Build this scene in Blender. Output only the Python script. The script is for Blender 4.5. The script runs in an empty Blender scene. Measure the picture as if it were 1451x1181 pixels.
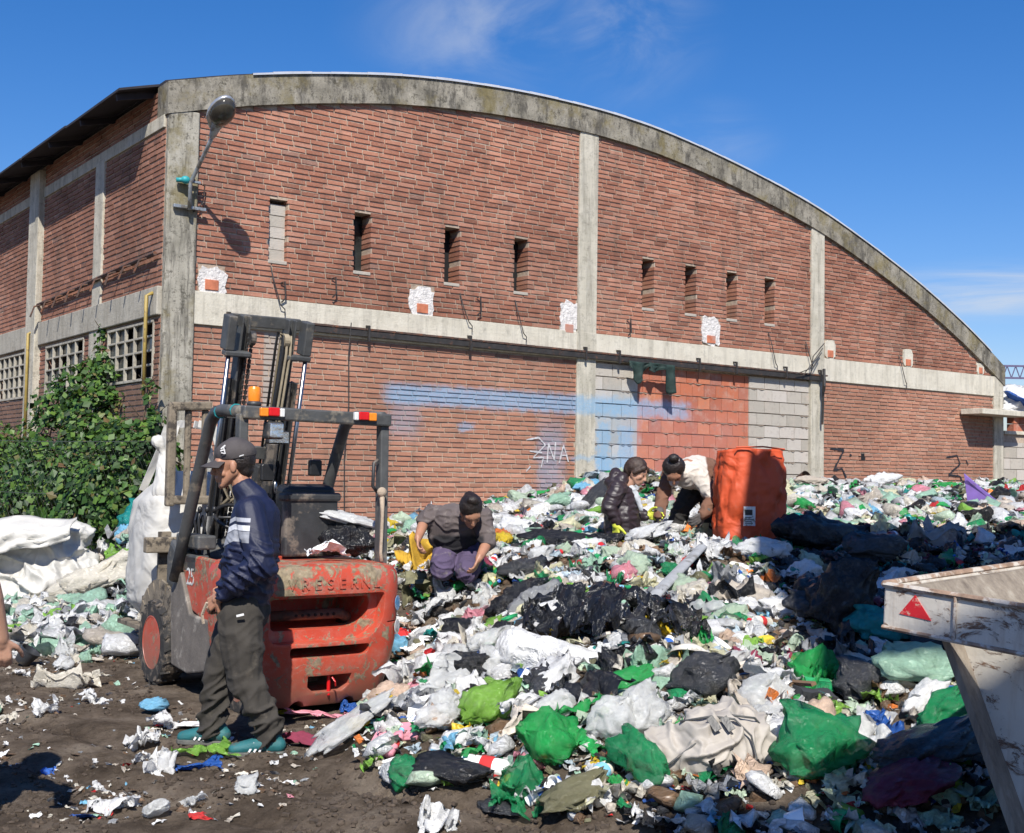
import bpy, bmesh, math, random
import numpy as np
from mathutils import Vector, Matrix, noise, Euler
random.seed(11); rnd = random.random; uni = random.uniform
R_ = math.radians
col = bpy.context.scene.collection
V = Vector

# ---------------------------------------------------------------- camera model
FPX, PITCH, ROLL, TH, X0 = 1725.1, .0471, -.0163, .64, -4.368
EYE = V((0, 0, 1.6))
fwd = V((0, math.cos(PITCH), math.sin(PITCH))); r0 = V((1, 0, 0)); u0 = r0.cross(fwd)
cr, sr = math.cos(ROLL), math.sin(ROLL)
RT = r0*cr - u0*sr; UP = u0*cr + r0*sr
def ray(x, y): return RT*((x-725.5)/FPX) + UP*((590.5-y)/FPX) + fwd
def at(x, y, Y):
    d = ray(x, y); return EYE + d*(Y/d.y)

# ---------------------------------------------------------------- terrain
def interp(pts, x):
    if x <= pts[0][0]: return pts[0][1]
    for a, b in zip(pts, pts[1:]):
        if x <= b[0]:
            t = (x-a[0])/(b[0]-a[0]); return a[1]+(b[1]-a[1])*t
    return pts[-1][1]
FOOT = [(-1.35, 8.4), (-1.1, 7.3), (-.8, 6.4), (-.37, 5.85), (0, 5.75), (.35, 5.35), (.8, 5.05), (1.6, 4.7), (4, 4.6), (9, 4.6)]
XL = [(6, -1.2), (7, -.9), (8, -.72), (9, -.85), (9.8, -1.35), (10.6, -2.0), (12, -2.3), (14, -2.8), (17, -3.2), (40, -3.2)]
PROF = [(-.6, 0), (0, .04), (.5, .2), (1.4, .36), (2.6, .54), (4, .74), (7, .97), (11, 1.2), (16, 1.42), (22, 1.5)]
def nz(x, y, z=0.): return noise.noise(V((x, y, z)))
def tpile(x, y):
    if x < -4 or y < 4.5: return -9
    return min(y-interp(FOOT, x), (x-interp(XL, y))*3.2)
def hz(x, y):
    t = tpile(x, y)
    z = interp(PROF, t)
    k = max(0, min(1, (t+.2)/1.2))
    if k > 0:
        z += k*(.10*nz(x*1.3, y*1.3, 3)+.055*nz(x*3.1, y*3.1, 9))
        z += .42*math.exp(-((x-1.45)**2/.9+(y-15.0)**2/1.6))
        z += .10*math.exp(-((x-2.6)**2/1.2+(y-16.5)**2/3))
        z += .10*math.exp(-((x-.7)**2/.25+(y-7.3)**2/.3))
    g = .022*nz(x*1.7, y*1.7, 1)+.014*nz(x*5, y*5, 2)
    if -7 < x < -1.0 and 10.5 < y < 15.5: z += .86*math.exp(-((x+4.15)**2/.40+(y-14.1)**2/.9))+.10*math.exp(-((x+3.6)**2/2.5+(y-13.)**2/1.5))
    if t < 0 and y < 10 and x < 1.5:
        g += .035*nz(x*.8, y*.8, 6)
        for o in (0, .62): d = (x*.55+y*.83)-4.1-o; g += -.040*math.exp(-(d/.10)**2)+.022*math.exp(-((abs(d)-.2)/.08)**2)
    return z+g
def G(px, py, up=0.):
    d = ray(px, py); t = 3.
    for i in range(900):
        P = EYE+d*t
        if P.z <= hz(P.x, P.y): break
        t += .03
    P.z = hz(P.x, P.y)+up
    return P

# ---------------------------------------------------------------- object helpers
def tag(o, label=None, cat=None, group=None, kind=None):
    if label: o['label'] = label
    if cat: o['category'] = cat
    if group: o['group'] = group
    if kind: o['kind'] = kind
    return o
def empty(name, loc=(0, 0, 0), rz=0, label=None, cat=None, group=None):
    o = bpy.data.objects.new(name, None); col.objects.link(o)
    o.location = loc; o.rotation_euler = (0, 0, rz); o.empty_display_size = .2
    return tag(o, label, cat, group)
def mkobj(name, me, m=None, parent=None):
    o = bpy.data.objects.new(name, me); col.objects.link(o)
    if m is not None:
        for q in (m if isinstance(m, (list, tuple)) else [m]): me.materials.append(q)
    if parent: o.parent = parent
    return o
class MB:
    def __init__(s): s.v = []; s.f = []; s.m = []; s.mi = 0
    def add(s, vs, fs):
        n = len(s.v); s.v += [tuple(v) for v in vs]; s.f += [tuple(i+n for i in f) for f in fs]; s.m += [s.mi]*len(fs); return s
    def box(s, a, b, M=None):
        (x0, y0, z0), (x1, y1, z1) = a, b
        vs = [V(p) for p in ((x0, y0, z0), (x1, y0, z0), (x1, y1, z0), (x0, y1, z0), (x0, y0, z1), (x1, y0, z1), (x1, y1, z1), (x0, y1, z1))]
        if M: vs = [M @ v for v in vs]
        return s.add(vs, [(0, 3, 2, 1), (4, 5, 6, 7), (0, 1, 5, 4), (1, 2, 6, 5), (2, 3, 7, 6), (3, 0, 4, 7)])
    def bar(s, p, q, w, h=None, up=(0, 0, 1)):      # box-section bar from p to q
        p, q = V(p), V(q); h = h or w; d = (q-p).normalized(); u = V(up)
        if abs(d.dot(u)) > .95: u = V((0, 1, 0))
        a = d.cross(u).normalized(); b = a.cross(d)
        vs = [c+a*i*w/2+b*j*h/2 for c in (p, q) for i, j in ((-1, -1), (1, -1), (1, 1), (-1, 1))]
        return s.add(vs, [(0, 1, 2, 3), (7, 6, 5, 4), (0, 4, 5, 1), (1, 5, 6, 2), (2, 6, 7, 3), (3, 7, 4, 0)])
    def tube(s, pts, r, n=8, caps=True):
        pts = [V(p) for p in pts]; rs = r if isinstance(r, (list, tuple)) else [r]*len(pts)
        vs = []; a = None
        for i, p in enumerate(pts):
            d = (pts[min(i+1, len(pts)-1)]-pts[max(i-1, 0)]).normalized()
            if a is None: a = d.cross(V((0, 0, 1)) if abs(d.z) < .9 else V((1, 0, 0))).normalized()
            a = (a-d*a.dot(d)).normalized(); b = d.cross(a)
            vs += [p+(a*math.cos(t*2*math.pi/n)+b*math.sin(t*2*math.pi/n))*rs[i] for t in range(n)]
        fs = [(i*n+j, i*n+(j+1) % n, (i+1)*n+(j+1) % n, (i+1)*n+j) for i in range(len(pts)-1) for j in range(n)]
        if caps: fs += [tuple(range(n-1, -1, -1)), tuple((len(pts)-1)*n+j for j in range(n))]
        return s.add(vs, fs)
    def lathe(s, prof, M=None, n=16, ends=True):               # prof: (r,z)
        vs = [V((r*math.cos(2*math.pi*j/n), r*math.sin(2*math.pi*j/n), z)) for r, z in prof for j in range(n)]
        if M: vs = [M @ v for v in vs]
        fs = [(i*n+j, i*n+(j+1) % n, (i+1)*n+(j+1) % n, (i+1)*n+j) for i in range(len(prof)-1) for j in range(n)]
        if ends: fs += [tuple(range(n-1, -1, -1)), tuple((len(prof)-1)*n+j for j in range(n))]
        return s.add(vs, fs)
    def cap(s, p, r, q, t, side=None, k=1., n=12):  # round cone with optional elliptic section
        p, q = V(p), V(q); d = q-p; L = d.length
        d = d.normalized() if L > 1e-6 else V((0, 0, 1))
        a = V(side) if side else (V((0, 0, 1)) if abs(d.z) < .9 else V((0, 1, 0)))
        a = (a-d*a.dot(d)).normalized(); b = d.cross(a)
        rings = []
        for an in (-80, -50, -25, 0): rings.append((p+d*r*math.sin(R_(an)), r*math.cos(R_(an))))
        for an in (0, 25, 50, 80): rings.append((q+d*t*math.sin(R_(an)), t*math.cos(R_(an))))
        vs = [c+(a*k*math.cos(2*math.pi*j/n)+b*math.sin(2*math.pi*j/n))*w for c, w in rings for j in range(n)]
        fs = [(i*n+j, i*n+(j+1) % n, (i+1)*n+(j+1) % n, (i+1)*n+j) for i in range(7) for j in range(n)]
        fs += [tuple(range(n-1, -1, -1)), tuple(7*n+j for j in range(n))]
        return s.add(vs, fs)
    def ell(s, c, rad, M=None, n=14, m=9):
        vs = []
        for i in range(1, m):
            ph = math.pi*i/m
            for j in range(n):
                th = 2*math.pi*j/n; p = V((rad[0]*math.sin(ph)*math.cos(th), rad[1]*math.sin(ph)*math.sin(th), -rad[2]*math.cos(ph)))
                if M: p = M @ p
                vs.append(p+V(c))
        bt = V((0, 0, -rad[2])); tp = V((0, 0, rad[2]))
        if M: bt = M @ bt; tp = M @ tp
        vs += [bt+V(c), tp+V(c)]; B = (m-1)*n
        fs = [(i*n+j, i*n+(j+1) % n, (i+1)*n+(j+1) % n, (i+1)*n+j) for i in range(m-2) for j in range(n)]
        fs += [(B, (j+1) % n, j) for j in range(n)]+[(B+1, (m-2)*n+j, (m-2)*n+(j+1) % n) for j in range(n)]
        return s.add(vs, fs)
    def prism(s, pts, d):                           # polygon pts (3D) extruded by d
        pts = [V(p) for p in pts]; n = len(pts); d = V(d)
        return s.add(pts+[p+d for p in pts], [tuple(range(n)), tuple(range(2*n-1, n-1, -1))]+[(i, i+n, (i+1) % n+n, (i+1) % n) for i in range(n)])
    def mesh(s, name, smooth=False, fix=True):
        me = bpy.data.meshes.new(name); me.from_pydata(s.v, [], s.f)
        if any(s.m): me.polygons.foreach_set('material_index', s.m)
        if fix and len(s.f) < 60000:
            bm = bmesh.new(); bm.from_mesh(me); bmesh.ops.recalc_face_normals(bm, faces=bm.faces); bm.to_mesh(me); bm.free()
        if smooth: me.polygons.foreach_set('use_smooth', [True]*len(me.polygons))
        me.update(); return me
    def build(s, name, m=None, parent=None, smooth=False, bevel=0, seg=2, angle=None):
        me = s.mesh(name, smooth); o = mkobj(name, me, m, parent)
        if bevel:
            b = o.modifiers.new('b', 'BEVEL'); b.width = bevel; b.segments = seg; b.limit_method = 'ANGLE'; b.angle_limit = R_(40); b.harden_normals = False
            bake(o)
            if smooth: shade(o.data, 35)
        elif smooth and angle: shade(o.data, angle)
        return o
def shade(me, ang):
    me.polygons.foreach_set('use_smooth', [True]*len(me.polygons))
    try: me.set_sharp_from_angle(angle=R_(ang))
    except Exception: pass
def bake(o):
    dg = bpy.context.evaluated_depsgraph_get(); dg.update()
    me = bpy.data.meshes.new_from_object(o.evaluated_get(dg), preserve_all_data_layers=True, depsgraph=dg)
    old = o.data; o.modifiers.clear(); o.data = me; me.name = old.name; bpy.data.meshes.remove(old)
    return o
def voxel(mb, name, m, parent, vox=.008, smooth=6, fn=None, fac=.5):
    o = mkobj(name, mb.mesh(name), m, parent)
    r = o.modifiers.new('r', 'REMESH'); r.mode = 'VOXEL'; r.voxel_size = vox; r.use_smooth_shade = True
    if smooth:
        q = o.modifiers.new('s', 'SMOOTH'); q.factor = fac; q.iterations = smooth
    par = o.parent; o.parent = None; bake(o); o.parent = par
    me = o.data
    if not me.materials: me.materials.append(m)
    else: me.materials[0] = m
    me.polygons.foreach_set('material_index', [0]*len(me.polygons))
    if fn:
        nr = [v.normal.copy() for v in me.vertices]
        for v, n_ in zip(me.vertices, nr): v.co += n_*fn(v.co)
        me.update()
    me.polygons.foreach_set('use_smooth', [True]*len(me.polygons))
    return o

# ---------------------------------------------------------------- materials
class NT:
    def __init__(s, name):
        s.m = bpy.data.materials.new(name); s.m.use_nodes = True; s.t = s.m.node_tree; s.t.nodes.clear()
        s.out = s.n('ShaderNodeOutputMaterial'); s.b = s.n('ShaderNodeBsdfPrincipled'); s.l(s.b.outputs[0], s.out.inputs[0])
        s.tc = s.n('ShaderNodeTexCoord')
    def n(s, t, **k):
        q = s.t.nodes.new(t)
        for a, v in k.items(): setattr(q, a, v)
        return q
    def l(s, a, b): s.t.links.new(a, b)
    def inp(s, node, key, val):
        if hasattr(val, 'is_linked'): s.l(val, node.inputs[key])
        else: node.inputs[key].default_value = val
    def coords(s, sc=(1, 1, 1), which='Object', rot=(0, 0, 0)):
        q = s.n('ShaderNodeMapping'); s.l(s.tc.outputs[which], q.inputs[0]); q.inputs['Scale'].default_value = sc; q.inputs['Rotation'].default_value = rot
        return q.outputs[0]
    def noise(s, scale, detail=4, rough=.6, vec=None, dist=0.):
        q = s.n('ShaderNodeTexNoise'); q.inputs['Scale'].default_value = scale; q.inputs['Detail'].default_value = detail
        q.inputs['Roughness'].default_value = rough; q.inputs['Distortion'].default_value = dist
        s.l(vec if vec is not None else s.tc.outputs['Object'], q.inputs['Vector']); return q.outputs['Fac']
    def ramp(s, fac, stops):
        q = s.n('ShaderNodeValToRGB'); e = q.color_ramp.elements
        while len(e) < len(stops): e.new(.5)
        for a, (p, c) in zip(e, stops):
            a.position = p; a.color = tuple(c)+(1,) if len(c) == 3 else c
        s.l(fac, q.inputs[0]); return q.outputs[0]
    def mr(s, v, a, b, c=0., d=1., smooth=True):
        q = s.n('ShaderNodeMapRange'); q.interpolation_type = 'SMOOTHSTEP' if smooth else 'LINEAR'
        s.inp(q, 0, v); q.inputs[1].default_value = a; q.inputs[2].default_value = b; q.inputs[3].default_value = c; q.inputs[4].default_value = d
        return q.outputs[0]
    def math(s, op, a, b=0., c=0.):
        q = s.n('ShaderNodeMath', operation=op); s.inp(q, 0, a); s.inp(q, 1, b)
        if op == 'MULTIPLY_ADD': s.inp(q, 2, c)
        return q.outputs[0]
    def mix(s, f, a, b, mode='MIX'):
        q = s.n('ShaderNodeMix', data_type='RGBA', blend_type=mode)
        s.inp(q, 0, f)
        for k, v in ((6, a), (7, b)):
            if hasattr(v, 'is_linked'): s.l(v, q.inputs[k])
            else: q.inputs[k].default_value = tuple(v)+(1,) if len(v) == 3 else v
        return q.outputs[2]
    def xyz(s, vec=None):
        q = s.n('ShaderNodeSeparateXYZ'); s.l(vec if vec is not None else s.tc.outputs['Object'], q.inputs[0]); return q.outputs
    def island(s):
        g = s.n('ShaderNodeNewGeometry'); return g.outputs['Random Per Island']
    def bump(s, h, strength=.5, dist=.01, prev=None):
        q = s.n('ShaderNodeBump'); q.inputs['Strength'].default_value = strength; q.inputs['Distance'].default_value = dist
        s.l(h, q.inputs['Height'])
        if prev is not None: s.l(prev, q.inputs['Normal'])
        return q.outputs[0]
    def boxmask(s, x, z, x0, x1, z0, z1, sx=.08, sz=.06):
        m = s.math('MULTIPLY', s.mr(x, x0-sx, x0+sx), s.mr(x, x1-sx, x1+sx, 1., 0.))
        m2 = s.math('MULTIPLY', s.mr(z, z0-sz, z0+sz), s.mr(z, z1-sz, z1+sz, 1., 0.))
        return s.math('MULTIPLY', m, m2)
    def fin(s, color, rough=.7, nor=None, metal=0., spec=None):
        if hasattr(color, 'is_linked'): s.l(color, s.b.inputs['Base Color'])
        else: s.b.inputs['Base Color'].default_value = tuple(color)+(1,)
        s.inp(s.b, 'Roughness', rough); s.b.inputs['Metallic'].default_value = metal
        if spec is not None: s.b.inputs['Specular IOR Level'].default_value = spec
        if nor is not None: s.l(nor, s.b.inputs['Normal'])
        return s.m
def simple(name, c, rough=.6, var=.25, sc=6, bump=.3, bsc=40, metal=0., dirt=None, dsc=3, dth=.55, bd=.006):
    t = NT(name); c = V(c)
    n1 = t.noise(sc, 5); cc = t.ramp(n1, [(.3, c*(1-var)), (.7, [min(1, q) for q in c*(1+var)])])
    if dirt is not None:
        cc = t.mix(t.mr(t.noise(dsc, 8, .7), dth-.04, dth+.06), cc, dirt)
    nor = t.bump(t.noise(bsc, 4), bump, bd)
    return t.fin(cc, rough, nor, metal)
def crumple(t, sc, det=2.):
    q = t.n('ShaderNodeTexVoronoi'); q.inputs['Scale'].default_value = sc; q.inputs['Detail'].default_value = det; q.inputs['Roughness'].default_value = .6
    w = t.n('ShaderNodeTexNoise'); w.inputs['Scale'].default_value = sc*.4; w.inputs['Detail'].default_value = 2; t.l(t.tc.outputs['Object'], w.inputs[0])
    m = t.n('ShaderNodeMix'); m.data_type = 'RGBA'; m.inputs[0].default_value = .22; t.l(t.tc.outputs['Object'], m.inputs[6]); t.l(w.outputs['Color'], m.inputs[7]); t.l(m.outputs[2], q.inputs['Vector'])
    return q.outputs['Distance']
def plastic(name, c, rough=.32, trans=.25, alpha=1., bsc=9, bstr=.9, var=.12):
    t = NT(name); c = V(c)
    n1 = t.noise(5, 4)
    cc = t.ramp(n1, [(.3, c*(1-var)), (.7, [min(1, q) for q in c*(1+var)])])
    dm = t.mr(t.noise(3.2, 7, .72), .5, .74, 0, .42); cc = t.mix(dm, cc, tuple(c*.42+V((.10, .085, .06))))
    def rid(sc, st):
        v_ = t.noise(sc, 5, .6, t.coords(st), 1.4); return t.mr(t.math('ABSOLUTE', t.math('SUBTRACT', v_, .5)), 0, .09, 1, 0)
    nor = t.bump(rid(4.5, (1, 2.2, 1)), bstr*.45, .08, t.bump(rid(13, (2., 1, 1.3)), bstr*.22, .03))
    t.fin(cc, rough, nor)
    if alpha < 1: t.b.inputs['Alpha'].default_value = alpha
    if trans:
        tr = t.n('ShaderNodeBsdfTranslucent'); t.l(cc, tr.inputs[0]); t.l(nor, tr.inputs['Normal'])
        mx = t.n('ShaderNodeMixShader'); mx.inputs[0].default_value = trans
        if alpha < 1:
            tp = t.n('ShaderNodeBsdfTransparent'); m2 = t.n('ShaderNodeMixShader'); m2.inputs[0].default_value = alpha
            t.l(tp.outputs[0], m2.inputs[1]); t.l(tr.outputs[0], m2.inputs[2]); trs = m2.outputs[0]
        else: trs = tr.outputs[0]
        t.l(t.b.outputs[0], mx.inputs[1]); t.l(trs, mx.inputs[2]); t.l(mx.outputs[0], t.out.inputs[0])
    return t.m
# ================================================================ GROUND
def axis(dense0, dense1, step, far0, far1):
    a = list(np.arange(dense0, dense1+1e-6, step)); s = step; x = dense0
    L = []
    while x > far0: s *= 1.3; x -= s; L.append(x)
    s = step; x = a[-1]; Rr = []
    while x < far1: s *= 1.3; x += s; Rr.append(x)
    return L[::-1]+a+Rr
gx = axis(-7.5, 9., .055, -400, 400); gy = axis(4.2, 17.5, .055, -300, 700)
gx = [float(x) for x in gx]; gy = [float(y) for y in gy]
vs = []
for y in gy:
    for x in gx:
        if -12 < x < 22 and 0 < y < 30:
            z = hz(x, y)
            z += .012*nz(x*14, y*14, 5)+.006*nz(x*33, y*33, 6)
        else: z = interp(PROF, min(22, tpile(x, y)))*max(0, 1-max(0, abs(x)-22)/30) if y < 60 and 4.5 < y else 0.
        vs.append((x, y, z))
me = bpy.data.meshes.new('ground'); nx_ = len(gx)
me.from_pydata(vs, [], [(j*nx_+i, j*nx_+i+1, (j+1)*nx_+i+1, (j+1)*nx_+i) for j in range(len(gy)-1) for i in range(nx_-1)])
me.polygons.foreach_set('use_smooth', [True]*len(me.polygons))
t = NT('dirt')
c = t.ramp(t.noise(2.2, 8, .7), [(.3, (.055, .040, .028)), (.43, (.11, .083, .060)), (.56, (.20, .157, .118)), (.7, (.29, .24, .185))])
c = t.mix(t.mr(t.noise(30, 8, .75), .5, .7, 0, .6), c, (.025, .019, .014))
c = t.mix(t.mr(t.noise(70, 4, .7), .62, .72, 0, .8), c, (.26, .22, .18))
n1 = t.bump(t.noise(16, 10, .75), 1., .05)
t.fin(c, .97, t.bump(t.noise(90, 6, .75), .9, .012, n1), spec=.15)
gr = mkobj('ground', me, t.m); gr['kind'] = 'structure'
# ================================================================ WAREHOUSE
def paint(t, c):
    X, Y, Z = t.xyz()[:]
    j = t.math('SUBTRACT', t.noise(7, 6, .7), .5)
    x = t.math('MULTIPLY_ADD', j, .5, X); z = t.math('MULTIPLY_ADD', j, .26, Z)
    blue = (.20, .38, .56)
    ms = [(t.boxmask(x, z, 3.25, 9.2, 2.56, 2.84, .14, .07), .72), (t.boxmask(x, z, 3.3, 3.8, 2.1, 2.6, .15, .15), .3),
          (t.boxmask(x, z, 5.95, 6.45, 1.1, 2.35, .12, .3), .4), (t.boxmask(x, z, 7.15, 7.42, 1.3, 2.45, .05, .05), .62),
          (t.boxmask(x, z, 7.6, 7.9, 1.3, 2.4, .05, .05), .62), (t.boxmask(x, z, 7.1, 8.0, 1.3, 1.9, .08, .12), .6), (t.boxmask(x, z, 7.1, 8.05, 1.9, 2.9, .1, .3), .3), (t.boxmask(x, z, 6.6, 7.3, 1.83, 1.9, .1, .03), .5),
          (t.boxmask(x, z, 10.1, 10.75, 1.5, 1.9, .15, .1), .45), (t.boxmask(x, z, 4.5, 4.75, 2.22, 2.34, .05, .03), .55)]
    cov = t.mr(t.noise(26, 5, .7), .25, .6, .55, 1.)
    for m, s in ms:
        sp = t.math('MULTIPLY', t.math('MULTIPLY', m, s), cov); c = t.mix(sp, c, blue)
    pk = t.boxmask(x, z, 7.9, 10.5, 1.2, 2.7, .5, .3)
    c = t.mix(t.math('MULTIPLY', pk, .2), c, (.5, .25, .25))
    return c
def weather(t, c, top=True):
    # rain streaks: vertically stretched noise; patchy grime with a shape of its own
    st = t.noise(1., 6, .7, t.coords((5, 5, .5)))
    c = t.mix(t.mr(st, .50, .72, 0, .55), c, (.10, .085, .07))
    c = t.mix(1., c, t.ramp(t.noise(.42, 5, .6), [(.35, (.70, .68, .66)), (.5, (.98, .97, .96)), (.68, (1.22, 1.2, 1.16))]), 'MULTIPLY')
    gr = t.noise(.8, 6, .65)
    c = t.mix(t.mr(gr, .5, .72, 0, .22), c, (.42, .34, .27))
    return c
def m_brick(name='brick', a=(.36, .135, .095), dark=0.):
    t = NT(name); r = t.island()
    c = t.ramp(r, [(0, (.21, .09, .06)), (.12, (.27, .112, .074)), (.5, (.325, .138, .09)), (.8, (.365, .165, .11)), (.96, (.41, .20, .14)), (1, (.24, .13, .10))])
    c = t.mix(t.mr(t.noise(38, 4), .46, .75, 0, .4), c, (.46, .32, .25))
    c = t.mix(t.mr(t.noise(60, 3), .62, .7, 0, .6), c, (.09, .06, .05))
    c = weather(t, c)
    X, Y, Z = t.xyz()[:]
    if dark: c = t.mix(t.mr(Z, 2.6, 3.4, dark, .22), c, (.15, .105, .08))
    else:
        lo = t.mr(t.math('ADD', Z, t.math('MULTIPLY', t.noise(.7, 3), 1.2)), 3.6, 4.4, .3, 0.)
        c = t.mix(lo, c, (.50, .27, .18))
        # the patched upright strip behind the mast
        c = t.mix(t.math('MULTIPLY', t.boxmask(X, Z, 1.39, 1.62, 2.3, 3.5, .015, .05), .8), c, (.36, .34, .30))
        c = paint(t, c)
    nor = t.bump(t.noise(55, 6, .7), .8, .008)
    return t.fin(c, .92, nor, spec=.2)
def m_mortar():
    t = NT('mortar')
    c = t.ramp(t.noise(20, 6), [(.3, (.33, .255, .20)), (.7, (.50, .41, .325))])
    c = weather(t, c); c = paint(t, c)
    return t.fin(c, .95, t.bump(t.noise(70, 6, .7), .9, .01), spec=.15)
def m_concrete(name, a, b, stain=.7, paintit=False, moss=False, st_=(9, 9, .8)):
    t = NT(name)
    c = t.ramp(t.noise(3, 8, .65), [(.3, a), (.7, b)])
    st = t.noise(1., 7, .75, t.coords(st_))
    c = t.mix(t.mr(st, .46, .62, 0, stain), c, (.085, .078, .066))
    c = t.mix(t.mr(t.noise(9, 7, .75), .53, .64, 0, stain*.9), c, (.07, .064, .05))
    c = t.mix(t.mr(t.noise(26, 6, .75), .58, .66, 0, min(1, stain)), c, (.05, .046, .038))
    c = t.mix(t.mr(t.noise(4, 6, .7, t.coords((1, 1, .4))), .55, .7, 0, .3), c, (.55, .52, .46))
    if moss:
        c = t.mix(t.mr(t.noise(1.7, 6, .7), .48, .66, 0, .7), c, (.19, .155, .065))
    if paintit: c = paint(t, c)
    sep = t.noise(1., 3, .6, t.coords((2, 2, 26)))
    n1 = t.bump(sep, .25, .01)
    return t.fin(c, .93, t.bump(t.noise(30, 8, .75), .7, .012, n1), spec=.2)
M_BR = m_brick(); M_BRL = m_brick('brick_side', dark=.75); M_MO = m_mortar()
M_CO = m_concrete('concrete_column', (.25, .235, .19), (.46, .43, .36), .8, moss=True)
M_CB = m_concrete('concrete_beam', (.52, .48, .39), (.66, .62, .52), .22)
M_CP = m_concrete('concrete_pillar', (.42, .39, .31), (.58, .54, .45), .35, paintit=True)
M_CA = m_concrete('concrete_arch', (.14, .128, .10), (.36, .33, .27), .9, moss=True, st_=(4.5, 4.5, 1.8))
M_WHITE_PLASTER = simple('white_plaster', (.66, .63, .60), .9, .18, 12, 1., 25, bd=.03)
M_ORB = simple('orange_hollow_brick', (.50, .165, .085), .85, .25, 9, .7, 40, dirt=(.42, .22, .17), dsc=2.2, dth=.56)
def m_blocks(name, stops):
    t = NT(name); c = t.ramp(t.island(), stops)
    c = t.mix(t.mr(t.noise(14, 6, .7), .5, .72, 0, .4), c, (.22, .19, .165))
    c = t.mix(t.mr(t.noise(4, 6, .7), .5, .68, 0, .3), c, (.55, .45, .38))
    c = paint(t, c)
    return t.fin(c, .92, t.bump(t.noise(40, 6, .7), .8, .01), spec=.2)
M_BLG = m_blocks('grey_block', [(0, (.36, .33, .28)), (.5, (.44, .405, .35)), (1, (.50, .46, .41))])
M_BLO = m_blocks('orange_block', [(0, (.36, .12, .075)), (.3, (.47, .15, .08)), (.6, (.41, .15, .10)), (.85, (.52, .19, .10)), (1, (.33, .13, .10))])
M_IRON = simple('rusty_iron', (.075, .045, .034), .75, .5, 14, .7, 60, dirt=(.16, .062, .03), dsc=9)
M_DIRON = simple('dark_iron', (.03, .027, .025), .6, .4, 14, .5, 60, dirt=(.10, .05, .03), dsc=9, dth=.6)
M_TAR = simple('bitumen_sheet', (.022, .02, .026), .8, .3, 5, .3, 20)
M_ZINC = simple('zinc_flashing', (.62, .63, .65), .45, .12, 4, .2, 10, metal=.3)
M_DARK = simple('dark_void', (.006, .006, .007), .9, .2, 4, 0, 4)
def m_glass():
    t = NT('dusty_glass')
    c = t.ramp(t.noise(.9, 3, .5), [(.4, (.008, .009, .009)), (.6, (.05, .06, .06))])
    c = t.mix(t.mr(t.noise(14, 6, .7), .5, .8, 0, .3), c, (.16, .17, .15))
    return t.fin(c, t.mr(t.noise(6, 4), .3, .7, .12, .5), t.bump(t.noise(6, 3), .1, .01))
M_GLASS = m_glass()
M_WFRAME = m_concrete('window_concrete', (.36, .33, .27), (.46, .43, .36), .3)
M_YPIPE = simple('yellow_pipe', (.36, .26, .07), .5, .2, 6, .2, 30, dirt=(.18, .12, .05), dsc=8, dth=.58)

BC = V((X0, 15, 0))
wh = empty('warehouse', BC, TH, 'long brick warehouse with a curved concrete gable, patched doorway and faded blue paint', 'warehouse')
ARCH = [(-.9, 6.14), (-.5, 6.27), (0, 6.42), (1.05, 6.72), (2.39, 7.02), (3.6, 7.23), (5.0, 7.37), (6.2, 7.42), (7.4, 7.41), (8.66, 7.31), (10.4, 7.04), (12.24, 6.65), (13.74, 6.19), (15.54, 5.53), (17, 4.89), (18.1, 4.33), (18.6, 4.05)]
def arch(s):       # smooth through the points
    n = len(ARCH)
    for i in range(n-1):
        if s <= ARCH[i+1][0] or i == n-2: break
    p = [ARCH[max(0, min(n-1, i+k))] for k in (-1, 0, 1, 2)]
    x0, x1 = p[1][0], p[2][0]; t = (s-x0)/(x1-x0)
    m1 = (p[2][1]-p[0][1])/max(1e-6, p[2][0]-p[0][0])*(x1-x0); m2 = (p[3][1]-p[1][1])/max(1e-6, p[3][0]-p[1][0])*(x1-x0)
    return (2*t**3-3*t*t+1)*p[1][1]+(t**3-2*t*t+t)*m1+(-2*t**3+3*t*t)*p[2][1]+(t**3-t*t)*m2
LEN = 18.55
COLS = [(.012, .417), (6.68, 7.06), (12.26, 12.62), (18.2, LEN)]
SLITS = [(1.42, 1.68), (2.69, 2.95), (4.18, 4.44), (5.44, 5.70), (8.06, 8.32), (9.04, 9.30), (10.05, 10.30), (11.02, 11.28)]
Z0S, Z1S = 4.36, 5.17
ZB0, ZB1 = 3.42, 3.84
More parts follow.
